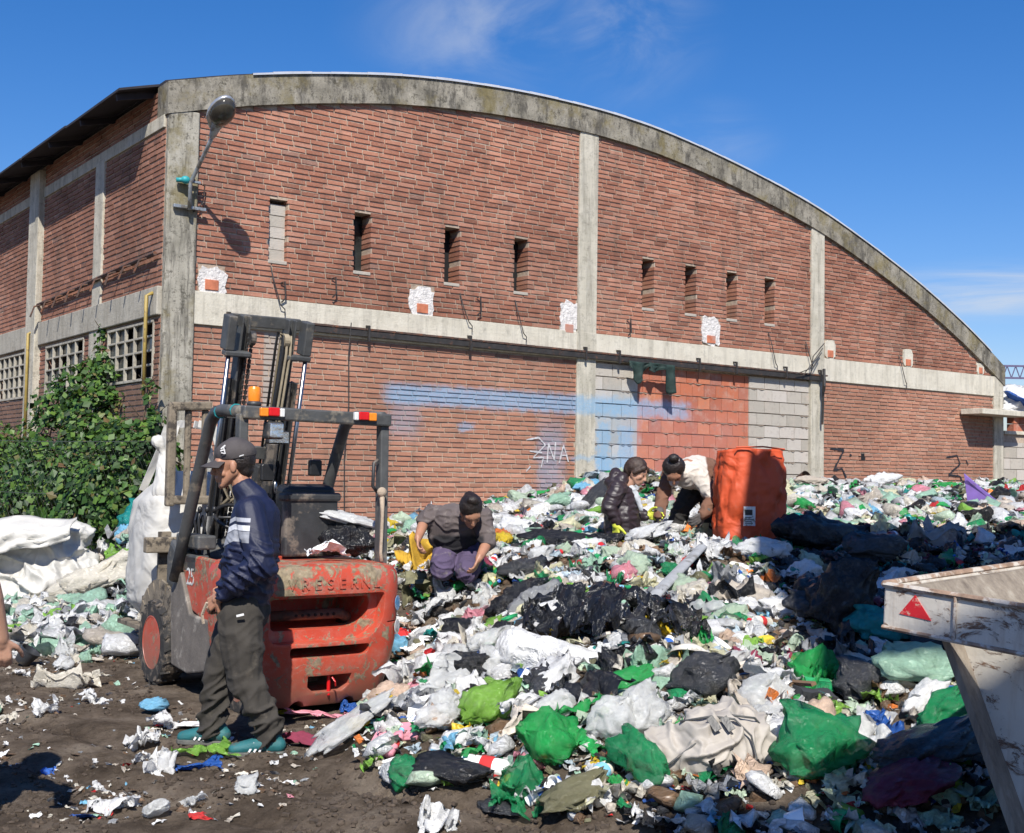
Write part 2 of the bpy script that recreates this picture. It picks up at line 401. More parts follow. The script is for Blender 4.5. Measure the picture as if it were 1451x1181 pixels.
def brickwork(rows, holes, xa, xb, ztop, face, mb_, dep=.10, ch=.0715, bl=.262, jt=.018, edge=.30, step=1.):
    """rows: (z0,z1); bricks as jittered boxes in plane; face(x,y,z)->point (x along wall, y depth)"""
    z = rows[0]; k = 0
    while z < rows[1]-.01:
        z1 = z+ch-jt
        iv = [(xa, xb)]
        for (h0, h1, hz0, hz1) in holes:
            if z1 > hz0+.01 and z < hz1-.01:
                iv = [q for a, b in iv for q in ((a, min(b, h0)), (max(a, h1), b)) if q[1]-q[0] > .02]
        for a, b in iv:
            x = a-(k % 2)*bl*.5-(.05*((k*7) % 3))
            sag = 0
            while x < b-.012:
                xe = x+bl-jt+uni(-.008, .008)
                p, q = max(x, a), min(xe, b)
                if q-p > .025 and ztop((p+q)/2) > z1:
                    jz = uni(-.0025, .0025); o = uni(0, .006)+(.0 if rnd() > .04 else -.005)
                    e = edge if (abs(p-a) < .001 and a > xa) or (abs(q-b) < .001 and b < xb) else dep
                    t0, t1 = uni(-.002, .002), uni(-.002, .002)
                    c0, c1 = uni(0, .006), uni(0, .006)
                    zb, zt = z+jz, z1+jz
                    vs = [face(p, -o, zb+t0+c0), face(q, -o, zb+t1+c1), face(q, e, zb+t1), face(p, e, zb+t0), face(p, -o+c1, zt+t0), face(q, -o+c0, zt+t1), face(q, e, zt+t1), face(p, e, zt+t0)]
                    mb_.add(vs, [(0, 3, 2, 1), (4, 5, 6, 7), (0, 1, 5, 4), (1, 2, 6, 5), (3, 0, 4, 7)])
                x = xe+jt
        z += ch; k += 1
fl = lambda x, y, z: (x, y, z)
hol = [(a, b, Z0S, Z1S) for a, b in SLITS]
# broken-out sockets (white plaster patches)
PATCH = [(.46, .83, 3.84, 4.15), (3.62, 4.0, 3.84, 4.22), (6.35, 6.68, 3.78, 4.28), (9.45, 9.86, 3.86, 4.32), (12.66, 12.98, 3.84, 4.2), (15.05, 15.38, 3.84, 4.2), (17.6, 17.85, 3.84, 4.1)]
mb = MB()
for (a, b) in ((.417, 6.68), (7.06, 12.26), (12.62, 18.2)):
    brickwork((ZB1+.01, 7.3), hol+[(p, q, r, s) for p, q, r, s in PATCH], a, b, lambda s: arch(s)-.40, fl, mb)
brickwork((-.1, ZB0-.01), [], .417, 6.68, lambda s: 99, fl, mb)
brickwork((-.1, ZB0-.01), [(13.75, 13.86, 1.95, 2.1)], 12.62, 18.2, lambda s: 99, fl, mb)
mb.build('brickwork', M_BR, wh)
# mortar bed behind the bricks (with real openings)
mb = MB()
def slab(a, b, z0, z1, y0=.011, y1=.30): mb.box((a, y0, z0), (b, y1, z1))
for (a, b) in ((.38, 6.70), (7.04, 12.28), (12.60, 18.22)):
    cuts = sorted([a, b]+[c for s in SLITS if a < s[0] < b for c in (s[0]-.012, s[1]+.012)])
    for p, q in zip(cuts, cuts[1:]):
        hole = any(abs(p-(s[0]-.012)) < 1e-6 for s in SLITS)
        n = max(1, int((q-p)/.3))
        for i in range(n):
            x0, x1 = p+(q-p)*i/n, p+(q-p)*(i+1)/n
            zt0, zt1 = arch(x0)-.2, arch(x1)-.2
            for z0, z1 in (((ZB0+.1, Z0S), (Z1S, None)) if hole else ((ZB0+.1, None),)):
                a0 = z1 if z1 else zt0; a1 = z1 if z1 else zt1
                mb.add([(x0, .011, z0), (x1, .011, z0), (x1, .3, z0), (x0, .3, z0), (x0, .011, a0), (x1, .011, a1), (x1, .3, a1), (x0, .3, a0)],
                       [(0, 1, 5, 4), (0, 3, 2, 1), (4, 5, 6, 7), (2, 3, 7, 6), (3, 0, 4, 7), (1, 2, 6, 5)])
slab(.38, 6.70, -.3, ZB0+.02); slab(12.60, 18.22, -.3, ZB0+.02)
mb.build('mortar_bed', M_MO, wh)
# slit windows: dark panes / block fill
for i, (a, b) in enumerate(SLITS):
    m = MB()
    if i == 0:
        for k in range(5): m.box((a-.005, .07+.008*(k % 2), Z0S+k*.152), (b+.005, .2, Z0S+k*.152+.145))
        o = m.build('slit_window', M_BLG, wh, bevel=.004); o['label'] = 'slit window walled up with grey blocks'
    else:
        m.box((a-.02, .28, Z0S-.02), (b+.02, .29, Z1S+.02))
        o = m.build('slit_window', M_DARK, wh)
        f = MB(); f.box((a, .235, Z0S), (a+.05, .27, Z1S)); f.box((a+.05, .235, Z0S), (b, .27, Z0S+.04)); f.build('window_frame', M_WFRAME if i % 2 else M_CB, o)
        g = MB(); g.box((a+.05, .25, Z0S+.05), (a+.13 if i > 1 else b, .255, Z1S-.03)); g.build('pane', M_GLASS, o)
    s = MB(); s.box((a-.005, -.012, Z0S-.05), (b+.005, .25, Z0S-.004)); s.build('window_sill', M_BLG, o, bevel=.006)
# plaster patches around knocked-out sockets
for i, (a, b, z0, z1) in enumerate(PATCH):
    m = MB(); n = 22; cx_, cz_ = (a+b)/2, (z0+z1)/2; big = i in (0, 1, 2, 3)
    pts = []
    for k in range(n):
        th = 2*math.pi*k/n; r = uni(.92, 1.25) if big else uni(.9, 1.05)
        pts.append((cx_+math.copysign(abs(math.cos(th))**.6, math.cos(th))*(b-a)/2*r, -.012-uni(0, .006), cz_+math.copysign(abs(math.sin(th))**.6, math.sin(th))*(z1-z0)/2*r))
    lim = [(max(COLS[0][1]+.005, p[0]) if i == 0 else (min(6.675, p[0]) if i == 2 else (max(12.63, p[0]) if i == 4 else p[0])), p[1], p[2]) for p in pts]
    m.prism(lim, (0, .06, 0)); o = m.build('plaster_patch', M_WHITE_PLASTER if big else M_CB, wh)
    m = MB(); w_ = (b-a)*.24; m.box((cx_-w_, -.03, z0+.03), (cx_+w_, .02, z0+.16)); m.build('hollow_brick', M_ORB, o, bevel=.004)
# columns, beam, arch
for i, (a, b) in enumerate(COLS):
    m = MB(); top = arch((a+b)/2)-.36 if i else 6.1
    n = 1; y0 = -.035 if i not in (0,) else -.05
    zs = [-.4+(top+.4)*k/n for k in range(n+1)]
    for k in range(n):
        j = [uni(-.004, .004) for _ in range(2)]
        m.box((a+j[0], y0, zs[k]), (b+j[1], .33, zs[k+1]))
    if i: m.build('concrete_column', M_CP, wh, bevel=.006)
    else: m.build('corner_column', M_CO, wh, bevel=.02)
m = MB()
for (a, b) in ((.417, 6.68), (7.06, 12.26), (12.62, 18.2)): m.box((a, -.028, ZB0), (b, .3, ZB1))
m.build('concrete_beam', M_CB, wh, bevel=.006)
for a, b in ((6.675, 7.065), (12.255, 12.625), (18.19, LEN-.01)):
    m = MB(); m.box((a, -.0385, ZB0+.003), (b, .3, ZB1-.003)); m.build('beam_joint', M_CP, wh, bevel=.004)
m = MB(); N = 110
for k in range(N):
    x0, x1 = -.01+(LEN+.04)*k/N, -.01+(LEN+.04)*(k+1)/N
    j = uni(-.002, .002)
    vs = [(x, y, z) for x in (x0, x1) for y, z in ((-.06+j*.5, arch(x)-.41+j), (.3, arch(x)-.41), (.3, arch(x)), (-.06+j*.3, arch(x)+j*.4))]
    if x0 < .42: vs = [(v[0], v[1], v[2] if v[2] > arch(.2)-.15 else v[2]) for v in vs]
    m.add(vs, [(0, 1, 2, 3), (7, 6, 5, 4), (0, 4, 5, 1), (1, 5, 6, 2), (2, 6, 7, 3), (3, 7, 4, 0)])
m.build('arched_beam', M_CA, wh)
m = MB()
for k in range(60):
    x0 = 1.1+(LEN-1.6)*k/60; x1 = x0+(LEN-1.6)/60*.995
    j = uni(0, .012)
    m.add([(x0, -.085, arch(x0)+.012+j), (x1, -.085, arch(x1)+.012+j), (x1, .5, arch(x1)+.03+j), (x0, .5, arch(x0)+.03+j), (x0, -.085, arch(x0)-.012), (x1, -.085, arch(x1)-.012)], [(0, 1, 2, 3), (0, 4, 5, 1)])
m.build('roof_flashing', M_ZINC, wh)
# roof vault with the overhang on the left side
m = MB(); YR = 26.; N = 60
def roofq(x0, x1, ya, yb, lift=.045, th=.05):
    z0, z1 = arch(x0)+lift, arch(x1)+lift
    m.add([(x0, ya, z0), (x1, ya, z1), (x1, yb, z1), (x0, yb, z0), (x0, ya, z0-th), (x1, ya, z1-th), (x1, yb, z1-th), (x0, yb, z0-th)],
          [(0, 1, 2, 3), (7, 6, 5, 4), (0, 4, 5, 1), (1, 5, 6, 2), (2, 6, 7, 3), (3, 7, 4, 0)])
for k in range(N): roofq(0+(LEN)*k/N, (LEN)*(k+1)/N, .08, YR)
y = .3
for k in range(12):     # overhanging sheets with a stepped edge
    y2 = y+2.2; e = -.50-uni(0, .05)
    for q in range(4): roofq(e+(0-e)*q/4, e+(0-e)*(q+1)/4, y+.004, y2-.004, .05+(k % 2)*.012, .03)
    y = y2
m.build('roof', M_TAR, wh)
for k in range(10):
    m = MB(); m.bar((-.47, .5+k*1.45, arch(-.47)-.03), (.15, .5+k*1.45, arch(.15)-.05), .05, .08); m.build('rafter', M_TAR, wh)
# ---- side wall (plane x=0, looking -x)
fs = lambda x, y, z: (y+.0, x, z)        # along wall = local y ; depth = +x
SW = [(.20, 1.94, 2.70, 3.46), (2.97, 4.85, 2.70, 3.46), (6.0, 7.62, 2.70, 3.46), (8.2, 10.0, 2.70, 3.46)]
SC = [(5.2, 5.72), (10.9, 11.4)]
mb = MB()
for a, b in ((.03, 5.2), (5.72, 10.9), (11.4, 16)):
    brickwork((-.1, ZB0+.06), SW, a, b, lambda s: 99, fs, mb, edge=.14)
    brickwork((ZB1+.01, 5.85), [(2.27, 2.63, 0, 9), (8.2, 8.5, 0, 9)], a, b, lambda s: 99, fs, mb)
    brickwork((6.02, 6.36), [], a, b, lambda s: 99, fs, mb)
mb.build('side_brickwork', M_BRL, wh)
mb = MB()
cuts = sorted([.02, 16]+[c for s in SW for c in s[:2]])
for p, q in zip(cuts, cuts[1:]):
    hole = any(abs(p-s[0]) < 1e-6 for s in SW)
    for z0, z1 in (((-.3, 2.69), (3.47, 6.38)) if hole else ((-.3, 6.38),)): mb.box((.011, p+.001, z0), (.30, q-.001, z1))
mb.build('side_mortar_bed', M_MO, wh)
m = MB()
for a, b in SC: m.box((-.10, a, -.3), (.2, b, 6.3))
for a, b in ((2.27, 2.63), (8.2, 8.5)): m.box((-.03, a, ZB1+.01), (.1, b, 5.9))
for a, b in ((2.2, 2.7), (7.8, 8.15)): m.box((-.03, a, -.3), (.1, b, 3.5))
m.build('side_column', M_CP, wh, bevel=.01)
m = MB(); m.box((-.05, .02, 3.50), (.2, 5.19, 3.86)); m.box((-.05, 5.73, 3.50), (.2, 16, 3.86)); m.build('side_beam', M_WFRAME, wh, bevel=.012)
m = MB(); m.box((-.02, .04, 5.86), (.2, 16, 6.02)); m.build('upper_beam', M_CP, wh, bevel=.006)
for (a, b, z0, z1) in SW:
    f = MB(); nx = 5; nzz = 4; t_ = .036
    f.box((-.02, a, z0), (.03, b, z0+t_)); f.box((-.02, a, z1-t_), (.03, b, z1))
    for i in range(nx+1):
        yy = a+(b-a-t_)*i/nx; f.box((-.017, yy, z0+t_), (.027, yy+t_, z1-t_))
    for j in range(1, nzz):
        zz = z0+(z1-z0-t_)*j/nzz; f.box((-.013, a+.01, zz), (.023, b-.01, zz+t_*.8))
    o = f.build('window', M_WFRAME, wh, bevel=.005)
    g = MB()
    for i in range(nx):
        for j in range(nzz):
            if rnd() < .78: g.box((.030, a+(b-a)*i/nx+.01, z0+(z1-z0)*j/nzz+.01), (.036+uni(0, .004), a+(b-a)*(i+1)/nx, z0+(z1-z0)*(j+1)/nzz))
    g.build('pane', M_GLASS, o)
    d = MB(); d.box((.2, a-.05, z0-.05), (.22, b+.05, z1+.05)); d.build('dark_interior', M_DARK, o)
# rusty angle iron with brackets on the side wall
m = MB(); m.tube([(-.06, .1, 4.27), (-.06, 1.6, 4.24), (-.06, 3.2, 4.18), (-.06, 5.2, 4.14)], .028, 6)
for k in range(9):
    yy = .35+k*.58; zz = 4.26-.02*k*.58*1.3
    m.tube([(-.02, yy, zz), (-.16, yy+.02, zz-.05), (-.22, yy+uni(-.03, .05), zz-.22)], .014, 5)
m.build('rusty_angle_iron', M_IRON, wh)
for (yy, z0, z1) in ((.16, 2.5, 3.74), (5.42, 2.0, 3.70)):
    m = MB(); m.tube([(-.13, yy, z0), (-.13, yy, z1), (-.05, yy, z1+.04)], .025, 8); m.build('yellow_pipe', M_YPIPE, wh, smooth=True)
# ---- patched doorway panels
def blocks(a, b, z0, z1, bw, bh, y, m_, name):
    mm = MB(); z = z1-bh; k = 0
    while z > z0-bh:
        x = a-(k % 2)*bw/2
        while x < b-.01:
            p, q = max(a, x), min(b, x+bw-.012)
            if q-p > .03:
                o = uni(-.003, .003); s0, s1 = uni(-.0025, .0025), uni(-.0025, .0025)
                mm.add([(p, y+o, z+s0), (q, y+o, z+s1), (q, y+.1, z), (p, y+.1, z), (p, y+o, z+bh-.017+s1*.5), (q, y+o, z+bh-.017+s0*.5), (q, y+.1, z+bh-.017), (p, y+.1, z+bh-.017)],
                       [(0, 3, 2, 1), (4, 5, 6, 7), (0, 1, 5, 4), (1, 2, 6, 5), (3, 0, 4, 7)])
            x += bw
        z -= bh; k += 1
    o = mm.build(name, m_, wh)
    # mortar squeezed out along the bed joints
    mm = MB(); z = z1-bh; k = 0
    while z > z0-bh:
        x = a+.02
        while x < b-.06:
            L = uni(.05, .22)
            if rnd() < .35:
                xe = min(b-.01, x+L); mm.tube([(x, y-.004, z-.008), ((x+xe)/2, y-.012, z-.016-uni(0, .01)), (xe, y-.004, z-.008)], [.004, uni(.005, .010), .004], 5)
            x += L
        z -= bh
    mm.build('squeezed_mortar', M_MO, o)
blocks(7.062, 8.0, .6, 3.40, .40, .215, .02, M_BLG, 'grey_block_panel')
blocks(8.0, 10.66, .6, 3.40, .285, .215, .045, M_BLO, 'orange_block_panel')
blocks(10.66, 12.255, .6, 3.40, .40, .215, .02, M_BLG, 'grey_block_panel')
m = MB(); m.box((7.04, .062, -.3), (12.28, .3, ZB0+.02)); m.build('panel_bed', M_MO, wh)
# sliding door rail
rl = MB(); rl.bar((.85, -.07, 3.50), (12.5, -.07, 3.445), .04, .085)
rail = rl.build('door_rail', M_DIRON, wh, bevel=.006)
m = MB()
for k in range(24): m.box((.9+k*.49, -.1, 3.545-k*.0022), (.9+k*.49+.475, -.035, 3.572-k*.0022))
m.build('rail_lip', M_IRON, rail)
for s in (.86, 2.9, 4.6, 6.8, 7.5, 9.3, 10.2, 11.5, 12.45):
    m = MB(); m.bar((s, -.10, 3.39), (s, -.10, 3.60), .03); m.bar((s, -.10, 3.59), (s, .0, 3.60), .03); m.build('rail_bracket', M_DIRON, rail)
m = MB(); m.tube([(12.46, -.16, 3.62), (12.42, -.2, 3.3), (12.45, -.16, 3.2)], .03, 6); m.bar((12.5, -.12, 3.42), (12.47, -.12, 2.6), .03)
for q in range(3): m.tube([(11.7+q*.2, -.15, 3.48), (12.1, -.2, 3.62+.1*q), (12.36+.05*q, -.17, 3.9+.1*q)], .009, 5)
m.build('bent_bar', M_DIRON, rail)
# hooks and dangling wires
def wire(pts, r=.008, m_=M_DIRON, nm='hanging_wire'): m = MB(); m.tube(pts, r, 5); return m.build(nm, m_, wh)
for s, z, L in ((1.45, 4.26, .5), (4.45, 4.22, .42), (5.45, 4.22, .5), (11.1, 4.2, .55), (14.9, 4.05, .5)):
    wire([(s, -.02, z), (s+.03, -.07, z-.2), (s+.12, -.09, z-L), (s+.2, -.06, z-L-.05), (s+.2, -.06, z-L-.13)])
for s, z in ((2.35, 4.2), (7.72, 4.12), (4.75, 4.18), (1.6, 4.06)):
    wire([(s, -.02, z), (s+.04, -.06, z+.02), (s+.05, -.07, z-.2), (s, -.05, z-.26)], .012)
wire([(2.62, -.1, 3.62), (2.60, -.08, 3.2), (2.63, -.06, 2.5), (2.58, -.06, 1.8), (2.60, -.06, 1.05)], .008, nm='hanging_cable')
wire([(12.1, -.03, 4.1), (12.13, -.08, 3.9), (12.2, -.12, 3.65)], .01)
# concrete stub canopy at the right-hand end
m = MB(); m.box((16.95, -.55, 2.98), (18.75, -.05, 3.09)); m.build('canopy_slab', M_CB, wh, bevel=.008)
m = MB(); m.box((13.70, .0, 1.96), (13.88, .05, 2.1)); m.build('wall_hole', M_DARK, wh)
# painted writing (spray strokes)
def strokes(name, lines, w, c, y=-.0135, rough=.6):
    m = MB()
    for ln in lines:
        pts = []
        for a, b in zip(ln, ln[1:]):
            n = max(1, int(math.dist(a, b)/.03)); pts += [(a[0]+(b[0]-a[0])*i/n, a[1]+(b[1]-a[1])*i/n) for i in range(n)]
        pts.append(ln[-1])
        for i in range(len(pts)-1):
            (x0, z0), (x1, z1) = pts[i], pts[i+1]; L = math.hypot(x1-x0, z1-z0) or 1
            nx, nz_ = -(z1-z0)/L*w/2, (x1-x0)/L*w/2; k = .45+1.1*abs(nz(x0*11, z0*11, 4)); yy = y-i*.00002
            m.add([(x0-nx*k, yy, z0-nz_*k), (x1-nx*k, yy, z1-nz_*k), (x1+nx*k, yy, z1+nz_*k), (x0+nx*k, yy, z0+nz_*k)], [(0, 1, 2, 3)])
    return m.build(name, simple(name+'_paint', c, rough, .2, 20, .3, 60), wh)
zx = 12.78; zz = 1.75
strokes('black_graffiti', [[(zx+.05, zz+.42), (zx+.45, zz+.40), (zx+.15, zz+.02), (zx+.4, zz+.05), (zx+.52, zz-.12)], [(zx+.62, zz+.32), (zx+.68, zz+.30)],
    [(zx+3.72, zz+.33), (zx+4.1, zz+.38), (zx+4.2, zz+.2), (zx+3.8, zz-.02), (zx+4.2, zz-.05), (zx+4.35, zz-.25), (zx+4.33, zz-.5)], [(zx+4.42, zz+.28), (zx+4.5, zz+.2)]], .05, (.02, .02, .025))
strokes('white_graffiti', [[(5.72, 2.12), (5.95, 2.16), (6.08, 2.05), (5.85, 1.85), (6.05, 1.86), (6.0, 1.7)], [(6.12, 1.78), (6.14, 2.08), (6.26, 1.82), (6.28, 2.1)], [(6.36, 1.78), (6.44, 2.06), (6.54, 1.8)], [(6.38, 1.9), (6.52, 1.9)], [(5.78, 1.95), (6.02, 1.93)], [(5.72, 1.64), (5.8, 1.72)]], .032, (.50, .49, .50))

# ---- hanging dark rags on the rail : things of their own
M_RAG = simple('green_net', (.012, .03, .025), .8, .4, 8, .8, 30)
def rag(s0, s1, drop, lab):
    e = empty('hanging_rag', wh.matrix_basis @ V((0, 0, 0)), TH)
    e.location = BC+V((math.cos(TH)*s0, math.sin(TH)*s0, 0))
    m = MB(); nx_, nz2 = 14, 10; vs = []
    for j in range(nz2+1):
        for i in range(nx_+1):
            u, v = i/nx_, j/nz2; dd = drop(u)
            vs.append(((s1-s0)*u, -.20-.05*math.sin(u*14)*v-.02*nz(u*4, v*5, 2), 3.44-.012*u-dd*v))
    m.add(vs, [(j*(nx_+1)+i, j*(nx_+1)+i+1, (j+1)*(nx_+1)+i+1, (j+1)*(nx_+1)+i) for j in range(nz2) for i in range(nx_)])
    o = m.build('cloth', M_RAG, e, smooth=True); sd = o.modifiers.new('s', 'SOLIDIFY'); sd.thickness = .006
    tag(e, lab, 'rag')
rag(7.62, 8.05, lambda u: .05+.33*max(0, 1-abs(u-.45)*2), 'dark green rag hanging in a point from the door rail over the grey block panel')
rag(8.05, 8.62, lambda u: .08+(.36 if u > .68 else .05)+.04*math.sin(u*9), 'dark green rag looped on the door rail with one long end over the orange blocks')

# ================================================================ WALL LAMP
M_GALV = simple('galvanised', (.35, .38, .40), .45, .25, 12, .3, 50, metal=.5, dirt=(.2, .18, .15), dsc=10)
M_LENS = simple('lamp_glass', (.05, .045, .035), .12, .3, 8, .1, 10)
M_ALU = simple('lamp_shell', (.45, .46, .47), .35, .15, 8, .2, 30, metal=.6)
M_TEAL = simple('teal_tape', (.02, .28, .30), .5, .2, 8, .3, 30)
lp = empty('street_lamp', BC, TH, 'old street lamp on a bent grey arm bolted to the concrete corner column', 'street lamp')
m = MB(); m.tube([(.265, -.16, 4.82), (.265, -.17, 5.16), (.30, -.25, 5.29), (.29, -.6, 5.5), (.28, -.85, 5.66)], .026, 8); m.build('arm', M_GALV, lp, smooth=True)
m = MB(); m.bar((.08, -.10, 4.86), (.50, -.10, 4.86), .05, .04); m.bar((.12, -.10, 5.19), (.42, -.11, 5.19), .04, .03); m.bar((.265, -.05, 4.86), (.265, -.16, 4.86), .04); m.build('bracket', M_GALV, lp, bevel=.004)
m = MB(); m.ell((.21, -.15, 5.19), (.06, .05, .05)); m.tube([(.1, -.12, 5.18), (.2, -.15, 5.19)], .03, 7); m.build('teal_wrap', M_TEAL, lp, smooth=True)
m = MB(); m.tube([(.27, -.2, 5.25), (.36, -.1, 5.2), (.5, -.06, 5.17), (.48, -.05, 4.95), (.35, -.08, 4.82)], .009, 5); m.build('cable', M_DIRON, lp)
LM = Matrix.Translation(V((.28, -1.02, 5.84))) @ Matrix.Rotation(R_(-36), 4, 'X')
m = MB(); m.ell((0, 0, 0), (.165, .27, .11), None, 18, 12)
hd = m.mesh('lamp_head', True)
for v in hd.vertices:
    if v.co.z < -.02: v.co.z = -.02
    if v.co.y > .1: v.co.x *= .8
hd.transform(LM); hdo = mkobj('lamp_head', hd, M_ALU, lp)
m = MB(); m.ell((0, 0, 0), (.15, .20, .13), None, 18, 12); g = m.mesh('glass_bowl', True)
for v in g.vertices:
    if v.co.z > .0: v.co.z = 0
    v.co += V((0, -.05, -.022))
g.transform(LM); mkobj('glass_bowl', g, M_LENS, hdo)
m = MB(); m.cap((0, .14, -.02), .06, (0, .32, -.04), .035, (1, 0, 0), 1.2); g = m.mesh('gear_housing', True); g.transform(LM); mkobj('gear_housing', g, M_GALV, hdo)

# ================================================================ RIGHT BACKGROUND
yw = empty('yard_wall', BC+V((math.cos(TH)*18.62, math.sin(TH)*18.62, 0)), TH-.12, 'low wall of grey and orange blocks running on right from the warehouse end', 'wall')
def bw(name, a, b, z0, z1, bw_, bh, m_, y):
    mm = MB(); z = z0; k = 0
    while z < z1-.02:
        x = a-(k % 2)*bw_/2
        while x < b-.02:
            p, q = max(a, x), min(b, x+bw_-.014)
            if q-p > .03: mm.box((p, y+uni(-.005, .005), z), (q, y+.18, min(z+bh-.014, z1)))
            x += bw_
        z += bh; k += 1
    mm.build(name, m_, yw)
bw('grey_blocks', 0, 1.0, .2, 2.45, .42, .24, M_BLG, 0); bw('orange_blocks', 1.0, 6.0, .2, 2.62, .34, .24, M_BLO, .0)
bw('top_course', .35, 6.0, 2.70, 3.05, .40, .17, M_BLO, .02)
m = MB(); m.box((0, .03, -.2), (6, .15, 2.66)); m.build('mortar_bed', M_MO, yw)
m = MB(); m.box((.0, -.03, 2.625), (6, .2, 2.70)); m.build('coping', M_CB, yw, bevel=.006)
M_STEEL = simple('purple_steel', (.10, .085, .16), .6, .2, 5, .2, 30)
gt = empty('steel_gantry', at(1465, 600, 60), .0, 'distant purple steel lattice gantry above the yard wall at the right edge', 'gantry')
O_ = gt.location
m = MB(); za, zb = at(1440, 519, 60).z-O_.z, at(1440, 536, 60).z-O_.z; xs = -1.52
m.bar((xs, 0, za), (9, 0, za), .09); m.bar((xs, 0, zb), (9, 0, zb), .09); m.bar((xs, 0, zb-.42), (9, 0, zb-.42), .06)
for k in range(24):
    x = xs+k*.42; m.bar((x, 0, zb), (x+.21, 0, za), .04); m.bar((x+.21, 0, za), (x+.42, 0, zb), .04)
m.build('lattice_beam', M_STEEL, gt)
m = MB(); m.bar((8.6, 0, -6), (8.6, 0, za), .25); m.build('post', M_STEEL, gt)
# ================================================================ FORKLIFT
def m_paint(name, c, chip=(.15, .12, .075), th=.58, rough=.35, dust=.25):
    t = NT(name)
    cc = t.ramp(t.noise(3, 5), [(.3, tuple(V(c)*.8)), (.7, c)])
    n = t.noise(11, 9, .78, dist=.6); zz = t.xyz()[2]
    big = t.noise(2.2, 4, .6)
    m = t.mr(t.math('ADD', t.math('MULTIPLY_ADD', big, .5, n), t.mr(zz, .78, .93, 0, .035)), th+.25, th+.29)
    cc = t.mix(m, cc, t.ramp(t.noise(30, 5), [(.35, chip), (.6, tuple(V(chip)*1.9)), (.8, (.45, .40, .30))]))
    cc = t.mix(t.mr(t.noise(7, 8, .75), .45, .8, 0, dust), cc, (.38, .30, .24))
    cc = t.mix(t.mr(t.math('ADD', zz, t.math('MULTIPLY', t.noise(6, 5), .3)), .15, .62, .7, 0.), cc, (.20, .15, .11))
    nor = t.bump(m, .5, .003)
    return t.fin(cc, t.math('ADD', t.math('MULTIPLY', m, .4), rough), t.bump(t.noise(40, 5), .15, .004, nor))
M_RED = m_paint('red_paint', (.52, .072, .038), th=.53, dust=.5, rough=.4)
M_FBLK = simple('black_steel', (.035, .036, .038), .5, .3, 9, .3, 50, dirt=(.16, .135, .11), dsc=5, dth=.56)
M_FGREY = simple('grey_steel', (.07, .072, .072), .55, .3, 9, .3, 50, dirt=(.17, .15, .12), dsc=6, dth=.58)
M_MUD = simple('muddy_steel', (.20, .165, .12), .85, .35, 8, .9, 30, dirt=(.06, .05, .04), dsc=9, dth=.54)
M_SIDE = simple('dusty_side', (.15, .13, .11), .8, .25, 6, .6, 40, dirt=(.30, .27, .23), dsc=4, dth=.56)
M_CHROME = simple('chrome_rod', (.34, .35, .37), .32, .05, 4, 0, 9, metal=1.)
M_RUB = simple('rubber', (.028, .026, .024), .85, .3, 8, .5, 50, dirt=(.15, .12, .09), dsc=9, dth=.54)
M_VINYL = simple('black_vinyl', (.018, .018, .019), .42, .3, 6, .4, 25)
def lens(name, c, r=.2): return simple(name, c, r, .1, 20, .3, 160)
M_AMB = lens('amber_lens', (.85, .25, .02)); M_RLE = lens('red_lens', (.60, .012, .015)); M_WLE = lens('white_lens', (.70, .70, .68))
M_LAMP = simple('reflector', (.75, .77, .8), .12, .2, 20, .5, 30, metal=.9)
M_HOSE = simple('hydraulic_hose', (.30, .25, .17), .6, .2, 9, .3, 60)
M_ROPE = simple('rope', (.40, .32, .24), .9, .2, 30, .8, 120)
fk = empty('forklift', (-1.15, 7.95, 0), math.atan2(.57, .82), 'red forklift with scuffed counterweight and raised black mast, parked facing the warehouse', 'forklift')
# counterweight : lofted rounded block, carved
def rrect(hw, y0, y1, rad, bulge, n=7):
    pts = []
    for cx_, cy_, a0 in ((hw-rad, y0+rad, -90), (hw-.06, y1-.06, 0), (-hw+.06, y1-.06, 90), (-hw+rad, y0+rad, 180)):
        rr = rad if a0 in (-90, 180) else .06
        for i in range(n+1):
            a = R_(a0+90*i/n); pts.append((cx_+rr*math.cos(a), cy_+rr*math.sin(a)))
    out = []
    for i in range(len(pts)):
        p, q = pts[i], pts[(i+1) % len(pts)]
        k = 6 if math.dist(p, q) > .2 else 1
        for j in range(k):
            x, y = p[0]+(q[0]-p[0])*j/k, p[1]+(q[1]-p[1])*j/k
            out.append((x, y-bulge*(1-(x/hw)**2) if y < (y0+y1)/2 else y))
    return out
m = MB(); rings = []
for z, hw, y0, rad, bu in ((.07, .38, .14, .14, .02), (.085, .43, .09, .15, .03), (.16, .47, .05, .16, .04), (.30, .51, .02, .17, .05), (.48, .545, 0, .18, .06), (.60, .555, 0, .18, .06), (.76, .56, 0, .18, .06), (.88, .56, .0, .18, .06), (.945, .555, .01, .18, .06), (.985, .53, .035, .17, .06), (1.0, .48, .08, .15, .05)):
    rings.append([(x, y, z+(.0 if z < .9 else -.02*(x/hw)**2)) for x, y in rrect(hw, y0, .78, rad, bu)])
n = len(rings[0]); vs = [v for r in rings for v in r]
fs = [(i*n+j, i*n+(j+1) % n, (i+1)*n+(j+1) % n, (i+1)*n+j) for i in range(len(rings)-1) for j in range(n)]+[tuple(range(n-1, -1, -1)), tuple((len(rings)-1)*n+j for j in range(n))]
m.add(vs, fs); cw = m.build('counterweight', M_RED, None)
